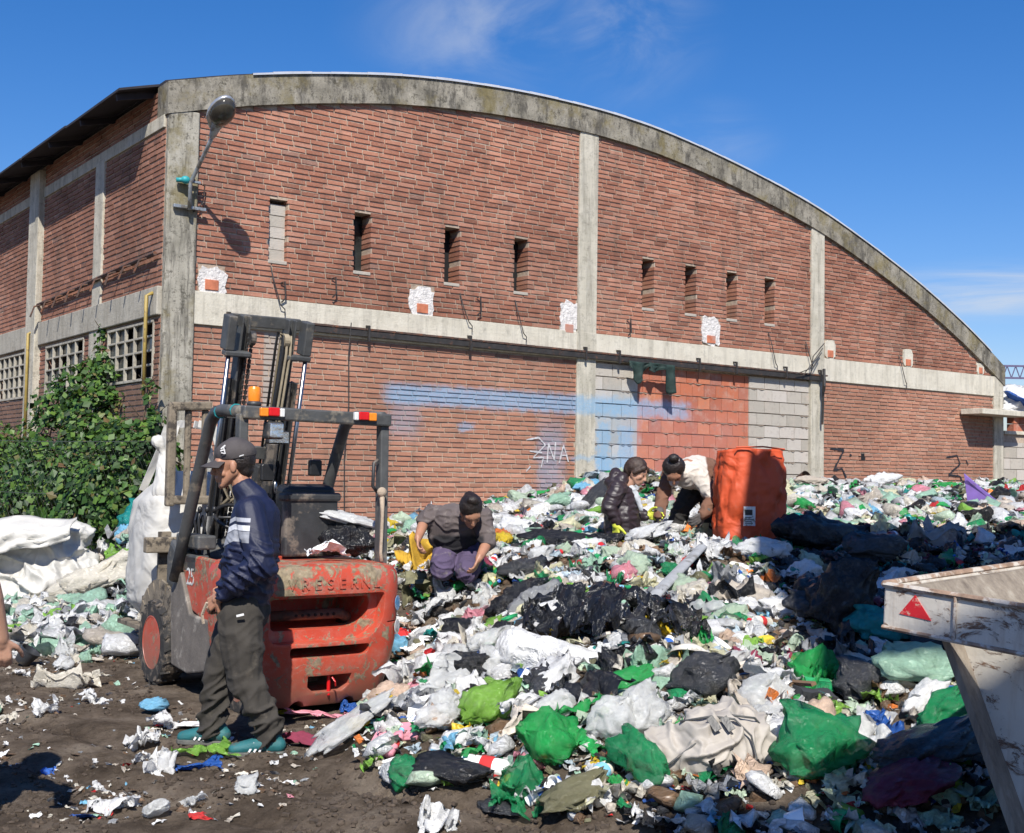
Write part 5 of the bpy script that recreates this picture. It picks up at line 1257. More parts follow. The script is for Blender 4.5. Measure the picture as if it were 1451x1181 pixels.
for h_, k_, a_ in ((K3(990, 704, .14), K3(968, 735, .05), K3(955, 775, .12)), (K3(1010, 704, .12), K3(1003, 738, .02), K3(998, 780, .10))):
    mb.cap(h_, .12, k_, .088); mb.cap(k_, .088, a_, .07)
voxel(mb, 'trousers', cloth('dark_trousers', (.022, .021, .02), .9).m, bw_, .009, 3, wnoise(.012))

# ---------------------------------------------------------------- person walking in from the left edge (mostly outside the frame)
pl = figure('person', (at(-122, 900, 5.1).x, 5.1, 0), R_(10), 'person at the far left edge, only a bare forearm and hand in view')
def K4(px, py, y=0.): return V(((px+95)/338, y, (1190-py)/338))
W4 = V((at(-16, 905, 4.95).x-pl.location.x, -.15, at(3, 905, 4.95).z-.01)); E4 = V((W4.x-.05, -.22, W4.z+.27)); S4 = V((-.02, -.18, 1.38))
mb = MB(); P = head(mb, (.04, 0, 1.60), (1, 0, -.1), (.1, 0, 1)); mb.cap((0, 0, 1.4), .06, (.02, 0, 1.54), .055); mb.cap((0, 0, .92), .11, (0, 0, 1.33), .11, SY, 1.3)
arm(mb, S4, E4, W4, (.052, .046, .034)); hand(mb, W4+V((0, 0, -.005)), (.10, .12, -1), (-.2, 1, 0)  , 1, 62, 1.0)
arm(mb, (-.02, .18, 1.38), (-.12, .24, 1.1), (-.02, .22, .88)); hand(mb, (-.02, .22, .88), (.1, 0, -1), (0, -1, 0), -1, 35)
for sy, ax in ((-1, .18), (1, -.2)): mb.cap((0, sy*.09, .86), .08, (ax*.7, sy*.1, .48), .055); mb.cap((ax*.7, sy*.1, .48), .055, (ax, sy*.1, .1), .038); mb.cap((ax-.03, sy*.1, .04), .038, (ax+.14, sy*.1, .035), .03)
voxel(mb, 'body', M_SKIN2, pl, .0065, 2, None, .4)
mb = MB(); mb.ell(P(-.04, 0, .05), (.10, .088, .09), None, 16, 11); voxel(mb, 'hair', M_HAIR, pl, .01, 2)
mb = MB(); mb.cap((0, 0, .88), .15, (0, 0, 1.3), .145, SY, 1.25); mb.cap((0, -.15, 1.37), .08, (0, .15, 1.37), .08); mb.cap(S4, .075, S4.lerp(E4, .6), .065); mb.cap((-.02, .18, 1.38), .075, (-.08, .22, 1.2), .065)
voxel(mb, 'shirt', cloth('dark_shirt', (.03, .035, .05), .9).m, pl, .012, 4, wnoise(.01))
mb = MB(); mb.cap((0, 0, .88), .14, (0, 0, .8), .15, SY, 1.2)
for sy, ax in ((-1, .18), (1, -.2)): mb.cap((0, sy*.09, .8), .12, (ax*.7, sy*.1, .46), .09); mb.cap((ax*.7, sy*.1, .46), .09, (ax, sy*.1, .08), .07)
voxel(mb, 'trousers', cloth('dark_jeans', (.03, .04, .06), .9).m, pl, .012, 4, wnoise(.012))
# ================================================================ IVY AND FENCE
def m_leaf():
    t = NT('leaves'); r = t.island()
    c = t.ramp(r, [(0, (.018, .040, .010)), (.35, (.035, .085, .015)), (.65, (.06, .14, .022)), (.9, (.13, .23, .035)), (.97, (.16, .15, .05)), (1, (.16, .09, .04))])
    t.fin(c, .5); tr = t.n('ShaderNodeBsdfTranslucent'); t.l(c, tr.inputs[0]); mx = t.n('ShaderNodeMixShader'); mx.inputs[0].default_value = .3
    t.l(t.b.outputs[0], mx.inputs[1]); t.l(tr.outputs[0], mx.inputs[2]); t.l(mx.outputs[0], t.out.inputs[0]); return t.m
M_LEAF = m_leaf(); M_STEM = simple('stem', (.075, .055, .035), .9, .3, 9, .5, 40)
def WL(s, y, z): return V((X0+math.cos(TH)*s-math.sin(TH)*y, 15+math.sin(TH)*s+math.cos(TH)*y, z))   # warehouse-local to world
iv = empty('ivy', WL(-.8, 3, 0), 0, 'dense green ivy bush climbing the left wall of the warehouse between its windows', 'ivy')
IO = iv.location
blobs = []
for (px, py, r, y) in ((20, 700, .55, 16.6), (70, 690, .6, 16.2), (20, 665, .45, 17.5), (60, 640, .5, 17.3), (100, 620, .55, 16.9), (90, 580, .42, 17.2), (120, 565, .4, 16.8), (140, 600, .5, 16.4), (110, 545, .32, 17.2), (150, 545, .3, 16.6), (152, 512, .24, 16.8), (150, 487, .17, 16.9), (140, 650, .55, 15.7), (190, 640, .45, 15.1), (180, 690, .6, 14.9), (120, 700, .6, 15.4), (215, 615, .27, 14.9), (214, 575, .16, 15.0), (212, 550, .10, 15.0), (225, 660, .33, 14.7), (225, 700, .35, 14.6), (150, 730, .6, 14.9), (60, 735, .6, 15.8), (200, 730, .5, 14.6), (-30, 690, .7, 17), (-20, 640, .5, 18), (150, 470, .11, 17.0), (128, 520, .14, 17.0), (210, 590, .14, 15)):
    blobs.append((at(px, py, y-.25), r))
mb = MB()
vs_, fs_ = [], []
tot = sum(r*r for _, r in blobs)
for c0, r in blobs:
    n = int(23000*r*r/tot)
    for _ in range(n):
        d = V((random.gauss(0, 1), random.gauss(0, 1), random.gauss(0, 1))).normalized()
        rr = r*(uni(.55, 1.08)**.6)*(1+.35*noise.noise(d*2.2+c0))
        p = c0+d*rr
        if noise.noise(p*3.2) < -.22: continue
        if p.z < .02: continue
        s_ = uni(.016, .05)**1. if rnd() < .8 else uni(.05, .075); nrm = (d+V((uni(-1, 1), uni(-1.3, .5), uni(-.3, 1.2)))*.8).normalized()
        a = nrm.cross(V((uni(-1, 1), uni(-1, 1), uni(-1, 1)))).normalized(); b = nrm.cross(a)
        k = len(vs_); q = p-IO
        vs_ += [q-a*s_, q-b*s_*.75-a*s_*.1, q+a*s_*.9+nrm*s_*.2, q+b*s_*.75-a*s_*.1]
        fs_ += [(k, k+1, k+2, k+3)]
me = bpy.data.meshes.new('foliage'); me.from_pydata([tuple(v) for v in vs_], [], fs_); mkobj('foliage', me, M_LEAF, iv)
m = MB()
for k in range(46):
    c0, r = random.choice(blobs); p = c0+V((uni(-r, r), uni(-r, r)*.5, 0)); q = V((p.x+uni(-.4, .4), p.y+uni(-.2, .2), .0))
    mid = p.lerp(q, .5)+V((uni(-.25, .25), uni(-.2, .1), 0)); m.tube([q-IO, mid-IO, p-IO, p+V((uni(-.2, .2), -.1, .15))-IO], [.016, .011, .008, .004], 5)
m.build('stem', M_STEM, iv)
M_MESH = simple('fence_wire', (.10, .115, .10), .5, .2, 9, 0, 9, metal=.4)
fe = empty('wire_fence', at(110, 700, 14.3), 0, 'thin chain-link wire fence in front of the ivy behind the white bulk bag', 'fence'); FO = fe.location
m = MB(); A_, B_ = at(-40, 623, 14.9), at(232, 623, 14.0)
def fp(u, z): p = A_.lerp(B_, u); return V((p.x, p.y, z))-FO
zt = A_.z
for z in (zt, zt-.62, zt-1.2): m.tube([fp(0, z), fp(.35, z-.02), fp(.7, z-.015), fp(1, z)], .0035, 4)
n = 44
for i in range(-14, n):
    for sg in (0, 1):
        u0 = i/n; 
        u1 = u0+14/n; a, b = (u0, u1) if sg else (u1, u0)
        za, zb = .25, zt
        lo, hi = max(0, min(a, b)), min(1, max(a, b))
        if hi <= lo: continue
        f = lambda u: za+(zb-za)*(u-a)/(b-a)
        m.tube([fp(lo, f(lo)), fp(hi, f(hi))], .0009, 3)
m.build('wire_netting', M_MESH, fe)
for u in (.02, .985): m = MB(); m.bar(fp(u, -.1), fp(u, zt+.06), .06); m.build('post', M_CB, fe)

# ================================================================ WASTE : prototypes
PAL = dict(pale_green=(.60, .74, .56), pale_yellow=(.78, .75, .50), pale_blue=(.58, .70, .78), peach=(.74, .55, .42), white=(.88, .88, .87), pale_grey=(.75, .76, .76), grey=(.34, .35, .36), black=(.012, .013, .016), charcoal=(.035, .037, .042), green=(.02, .30, .11), bright_green=(.03, .42, .10), lime=(.26, .52, .08), mint=(.42, .66, .50), teal=(.02, .30, .28),
           blue=(.03, .12, .45), sky_blue=(.22, .52, .74), yellow=(.76, .55, .04), mustard=(.50, .30, .03), red=(.55, .03, .03), pink=(.70, .28, .34), beige=(.64, .57, .48), cream=(.76, .71, .60), brown=(.19, .115, .065), orange=(.70, .20, .04), purple=(.20, .12, .38), olive=(.20, .19, .11), maroon=(.20, .03, .06), clear=(.88, .89, .87))
MATS = {}
def PM(c, kind='bag'):
    k = (c, kind)
    if k in MATS: return MATS[k]
    rgb = PAL[c]
    if kind == 'bag':
        al = .68 if c == 'clear' else (.80 if c in ('green', 'mint', 'lime', 'pale_green', 'pale_yellow', 'bright_green') else 1.)
        m = plastic('%s_film' % c, rgb, .2, .26 if c not in ('black', 'charcoal') else 0, al, 9, 1.)
    elif kind == 'cloth': m = cloth('%s_fabric' % c, rgb, .92).m
    elif kind == 'hard': m = simple('%s_plastic' % c, rgb, .3, .12, 8, .15, 30, dirt=tuple(V(rgb)*.5+V((.06, .05, .035))), dsc=6, dth=.6)
    else: m = simple('%s_%s' % (c, kind), rgb, .85, .18, 8, .6, 30, dirt=tuple(V(rgb)*.45+V((.05, .04, .03))), dsc=5, dth=.56)
    MATS[k] = m; return m
DIRT = [None]
def ico(sub):
    bm = bmesh.new(); bmesh.ops.create_icosphere(bm, subdivisions=sub, radius=1); vs = [v.co.copy() for v in bm.verts]; fs = [tuple(v.index for v in f.verts) for f in bm.faces]; bm.free(); return vs, fs
ICO = {k: ico(k) for k in (2, 3, 4, 5)}
def F1(p): return noise.voronoi(p)[0][0]
def F21(p):
    d = noise.voronoi(p)[0]; return d[1]-d[0]
def rdg(p): return 1-min(1, abs(noise.noise(p))*3.2)
def vn(p): return V((noise.noise(p), noise.noise(p+V((7, 3, 1))), noise.noise(p+V((2, 9, 5)))))
def bag_geo(seed, sub=4, flat=.62, knot=True, rough=1., stretch=(1, 1)):
    vs, fs = ICO[sub]; out = []
    S = V((seed*3.1, seed*1.7, -seed*2.3)); kd = V((math.cos(seed*2.1)*.6, math.sin(seed*2.1)*.6, .75)).normalized()
    sd = kd.orthogonal().normalized(); td = kd.cross(sd)
    for v in vs:
        k = v.dot(kd); a = math.atan2(v.dot(td), v.dot(sd)); lat = math.acos(max(-1, min(1, k)))
        r = .95+.36*noise.noise(v*1.2+S)
        # folds that run from the neck down, crossed by finer creases
        r += rough*(.17*rdg(V((math.cos(a)*2.2, math.sin(a)*2.2, lat*.55))+S)**1.3+.09*rdg(V((math.cos(a)*5, math.sin(a)*5, lat*1.5))+S)+.06*rdg(v*3.2+S)+.035*rdg(v*7+S)-.12)
        p = v*r+vn(v*1.8+S)*.16+vn(v*4+S)*.06
        if knot and k > .80:
            q = (k-.80)/.20; ax = kd*(p.dot(kd)); rad = p-ax
            p = ax*(1+.5*q)+rad*(1-q*.8+(1.3*max(0, q-.5)*(1+.9*math.sin(3*a+seed))))+rad*.3*math.sin(9*a)*q*(1-q)*4
        out.append(V((p.x*stretch[0], p.y*stretch[1], p.z*flat if p.z > 0 else p.z*flat*.55)))
    return out, fs
def sheet_geo(seed, n=18, amp=.22, ratio=.7):
    """thin film crumpled in all three directions, with a ragged edge and standing folds"""
    vs = []; S = V((seed*5.3, seed*2.1, seed*.7))
    for j in range(n+1):
        for i in range(n+1):
            u, v = i/n*2-1, j/n*2-1
            p = V((u, v*ratio, 0)); p *= 1+.3*noise.noise(p*1.6+S)
            d = vn(p*1.1+S)*.55+vn(p*2.6+S)*.34+vn(p*5.5+S)*.15
            d.z = d.z*amp*4.2+amp*(.9*rdg(p*1.6+S)+.5*rdg(p*4+S))
            q = p*.82+d; q.z = max(-.12, q.z+.06); vs.append(q)
    return vs, [(j*(n+1)+i, j*(n+1)+i+1, (j+1)*(n+1)+i+1, (j+1)*(n+1)+i) for j in range(n) for i in range(n)]
def geo_mesh(name, g, smooth=True):
    me = bpy.data.meshes.new(name); me.from_pydata([tuple(v) for v in g[0]], [], g[1])
    me.polygons.foreach_set('use_smooth', [smooth]*len(me.polygons)); me.materials.append(None); me.update(); return me
BAGS = [geo_mesh('plastic_bag', bag_geo(i, 4, uni(.5, .75), i % 3 != 2, 1., (uni(.85, 1.25), uni(.75, 1)))) for i in range(1, 13)]
SHEETS = [geo_mesh('plastic_sheet', sheet_geo(i, 24, uni(.2, .34), uni(.55, .9))) for i in range(1, 13)]
CLOTHS = [geo_mesh('rag', sheet_geo(i+20, 18, .2, uni(.4, .8))) for i in range(5)]
def mesh_of(mb, name, smooth=True, ang=40):
    me = mb.mesh(name, smooth)
    if smooth: shade(me, ang)
    me.materials.append(None); return me
def bottle_meshes():
    out = []
    for k in range(3):
        m = MB(); sq = (1, .8, .6)[k]
        pr = [(.02, 0), (.034, .004), (.037, .02), (.035, .07), (.037, .075), (.037, .14), (.034, .165), (.018, .20), (.013, .215), (.013, .225)] if k != 1 else [(.03, 0), (.04, .006), (.041, .15), (.036, .175), (.017, .19), (.015, .20)]
        m.lathe(pr, Matrix.Rotation(R_(90), 4, 'Y') @ Matrix.Scale(sq, 4, (1, 0, 0)), 14); b = mesh_of(m, 'bottle')
        for v in b.vertices: v.co.z += .03*sq; v.co.z -= .010*max(0, noise.noise(v.co*22)) if sq < 1 else 0; v.co.x -= .1
        z = pr[-1][1]; m = MB(); m.lathe([(.014, z), (.0165, z+.001), (.0165, z+.018), (.012, z+.02)], Matrix.Rotation(R_(90), 4, 'Y'), 12); c = mesh_of(m, 'cap')
        for v in c.vertices: v.co.z += .03*sq; v.co.x -= .1
        m = MB(); m.lathe([(pr[2][0]+.001, .08), (pr[2][0]+.0015, .083), (pr[2][0]+.0015, .128), (pr[2][0]+.001, .131)], Matrix.Rotation(R_(90), 4, 'Y') @ Matrix.Scale(sq, 4, (1, 0, 0)), 14, False); l = mesh_of(m, 'paper_label')
        for v in l.vertices: v.co.z += .03*sq; v.co.x -= .1
        out.append((b, c, l))
    return out
BOTT = bottle_meshes()
def box_mesh(a, b, c, seed, name):
    m = MB(); m.box((-a/2, -b/2, 0), (a/2, b/2, c)); me = m.mesh(name); bm = bmesh.new(); bm.from_mesh(me)
    bmesh.ops.subdivide_edges(bm, edges=bm.edges, cuts=4, use_grid_fill=True)
    for v in bm.verts: v.co += V((noise.noise(v.co*18+V((seed, 0, 0))), noise.noise(v.co*18+V((0, seed, 0))), noise.noise(v.co*18+V((0, 0, seed)))))*.16*min(a, b, c)*1.2
    bm.to_mesh(me); bm.free(); me.materials.append(None); shade(me, 25); return me
CARTS = [box_mesh(.20, .07, .065, 1, 'carton'), box_mesh(.12, .09, .03, 2, 'carton'), box_mesh(.16, .10, .05, 3, 'carton')]
CARDS = [box_mesh(.26, .17, .008, 4, 'cardboard'), box_mesh(.20, .09, .012, 5, 'cardboard')]
def can_mesh():
    m = MB(); m.lathe([(.024, 0), (.032, .006), (.033, .01), (.033, .105), (.030, .112), (.026, .115), (.025, .111)], Matrix.Rotation(R_(90), 4, 'Y'), 16); me = mesh_of(m, 'can')
    for v in me.vertices: v.co.x -= .055; v.co.z += .03; v.co += V((0, noise.noise(v.co*25)*.008, noise.noise(v.co*30)*.008))
    return me
CAN = can_mesh()
def tub_mesh():
    m = MB(); m.lathe([(.0, .0), (.035, 0), (.038, .004), (.050, .07), (.054, .072), (.054, .077), (.048, .075), (.036, .008), (.0, .006)], None, 18, False); return mesh_of(m, 'tub')
TUB = tub_mesh()
def paper_meshes():
    out = []
    for k in range(3):
        g = sheet_geo(k+50, 8, .10, .7); me = geo_mesh('paper_scrap', g, False); out.append(me)
    return out
PAPER = paper_meshes()
def stick_mesh():
    m = MB(); m.bar((-.25, 0, .02), (.25, .01, .025), .035, .02); me = m.mesh('wood_stick'); me.materials.append(None); return me
STICK = stick_mesh()
def put(name, me, mat_, loc, s=1., rot=(0, 0, 0), label=None, cat=None, group=None, parent=None):
    o = bpy.data.objects.new(name, me); col.objects.link(o); o.location = loc; o.scale = (s, s, s) if not isinstance(s, tuple) else s; o.rotation_euler = rot
    if mat_:
        o.material_slots[0].link = 'OBJECT'; o.material_slots[0].material = mat_
    if parent: o.parent = parent
    return tag(o, label, cat, group)
# ---- landmark wording
LMK = [((-1.2, 8.2), 'red forklift'), ((-.43, 9.9), 'kneeling woman'), ((1.09, 11.8), 'crouching girl'), ((1.8, 12.2), 'bending woman'), ((2.3, 11.7), 'orange sack'), ((1.9, 5.2), 'white skip'),
       ((.95, 5.75), 'grey canvas sack'), ((.85, 8.3), 'torn black sheeting'), ((.25, 7.4), 'long white sack'), ((-5.0, 13.5), 'slumped bulk bag'), ((-1.55, 7.0), 'man in the cap'), ((-2.7, 10.2), 'hanging bulk bag'), ((4.5, 19.), 'grey block panel'), ((7.5, 21.), 'right end of the wall'), ((.3, 16.3), 'blue graffiti'), ((-.1, 6.9), 'salad-filled green bag'), ((1.5, 7.0), 'dark domed bag'), ((-3.9, 7.8), 'muddy foreground'), ((1.45, 14.7), 'rear mound'), ((2.9, 9.), 'shiny black bags'), ((-2.1, 17.), 'pillar of the warehouse')]
used_labels = {}
def where(p):
    L = sorted(LMK, key=lambda q: (q[0][0]-p.x)**2+(q[0][1]-p.y)**2)
    def rel(q):
        dx, dy = p.x-q[0][0], p.y-q[0][1]; d = math.hypot(dx, dy)
        if d < .35: return 'right beside the', q[1]
        if abs(dx) > abs(dy)*.6 and abs(dx) < abs(dy)*1.6: w_ = ('behind and ' if dy > 0 else 'in front and ')+('right of the' if dx > 0 else 'left of the')
        elif abs(dx) > abs(dy): w_ = 'right of the' if dx > 0 else 'left of the'
        else: w_ = 'behind the' if dy > 0 else 'in front of the'
        if d > 1.3: w_ = 'well '+w_
        return w_, q[1]
    a, b = rel(L[0]), rel(L[1])
    return '%s %s' % a, '%s %s' % b
COLW = {k: k.replace('_', ' ') for k in PAL}; COLW.update(sky_blue='light blue', clear='translucent grey')
litter = []
def mklabel(o, base, noun, p, size):
    w1, w2 = where(p)
    cands = ['%s %s %s' % (base, noun, w1), '%s %s %s %s' % (size, base, noun, w1), '%s %s %s, %s' % (base, noun, w1, w2), '%s %s %s %s, %s' % (size, base, noun, w1, w2)]
    for c in cands:
        if c not in used_labels and len(c.split()) <= 16: used_labels[c] = o; o['label'] = c[0].lower()+c[1:]; return
    c = cands[1]; o['label'] = ' '.join(c.split()[:16])
GROUPS = {}
def place(kind, p, s, c, adj='crumpled', rot=None, sink=.25, label=None, tilt=.35, idx=None, flat=None):
    """one piece of waste of its own on the heap"""
    rz = uni(0, 6.28) if rot is None else rot
    # local slope
    e = .15; sx_ = (hz(p.x+e, p.y)-hz(p.x-e, p.y))/(2*e); sy_ = (hz(p.x, p.y+e)-hz(p.x, p.y-e))/(2*e)
    tx, ty = uni(-tilt, tilt)+math.atan(sy_), uni(-tilt, tilt)-math.atan(sx_)
    R = (Euler((tx, ty, 0)).to_matrix() @ Euler((0, 0, rz)).to_matrix()).to_euler()
    ri = lambda L: L[idx % len(L)] if idx is not None else random.choice(L)
    size = 'small' if s < .8 else ('large' if s > 1.25 else 'medium-sized')
    if kind == 'bag':
        r = .15*s; o = put('plastic_bag', ri(BAGS), PM(c), p+V((0, 0, r*(.42-sink))), r, R, None, 'plastic bag', 'plastic bags strewn over the waste heap'); noun = 'plastic bag'
    elif kind == 'sheet':
        r = .17*s; o = put('plastic_film', ri(SHEETS), PM(c), p+V((0, 0, r*.10)), r, R, None, 'plastic film', 'sheets of plastic film on the waste heap'); noun = 'sheet of plastic film'
    elif kind == 'cloth':
        r = .20*s; o = put('rag', ri(CLOTHS), PM(c, 'cloth'), p+V((0, 0, r*.08)), r, R, None, 'rag', 'rags on the waste heap'); noun = 'rag'
    elif kind == 'bottle':
        k = idx if idx is not None else random.randrange(3); b, cp_, lb = BOTT[k]
        o = put('bottle', b, PM(c, 'hard'), p+V((0, 0, .015)), s, R, None, 'bottle', 'bottles on the waste heap'); noun = 'plastic bottle'
        put('cap', cp_, PM(random.choice(['blue', 'red', 'white', 'green', 'sky_blue']), 'hard'), (0, 0, 0), 1, (0, 0, 0), parent=o)
        put('paper_label', lb, PM(random.choice(['blue', 'sky_blue', 'red', 'white', 'yellow', 'green']), 'paper'), (0, 0, 0), 1, (0, 0, 0), parent=o)
    elif kind == 'carton': o = put('carton', ri(CARTS), PM(c, 'card'), p+V((0, 0, .0)), s, R, None, 'carton', 'cartons on the waste heap'); noun = 'carton'
    elif kind == 'card': o = put('cardboard_piece', ri(CARDS), PM(c, 'card'), p+V((0, 0, .02)), s, R, None, 'cardboard', 'cardboard pieces on the waste heap'); noun = 'cardboard piece'
    elif kind == 'can': o = put('can', CAN, PM(c, 'hard'), p+V((0, 0, .015)), s, R, None, 'can', 'cans on the waste heap'); noun = 'drink can'
    elif kind == 'tub': o = put('tub', TUB, PM(c, 'hard'), p+V((0, 0, .03)), s, (R.x+uni(-1.6, 1.6), R.y+uni(-1, 1), R.z), None, 'tub', 'tubs on the waste heap'); noun = 'plastic tub'
    elif kind == 'paper': o = put('paper_scrap', ri(PAPER), PM(c, 'paper'), p+V((0, 0, .01)), .09*s, R, None, 'paper', 'paper scraps on the ground and heap'); noun = 'paper scrap'
    elif kind == 'stick': o = put('wood_stick', STICK, PM(c, 'wood'), p+V((0, 0, .03)), s, R, None, 'stick', 'sticks on the waste heap'); noun = 'stick'
    if flat: o.scale = (o.scale[0]*flat[0], o.scale[1]*flat[1], o.scale[2]*flat[2])
    if label:
        o['label'] = label; used_labels[label] = o
        if 'group' in o.keys(): del o['group']
    else: mklabel(o, '%s %s' % (adj, COLW[c]), noun, p, size)
    litter.append((p.x, p.y, s)); return o
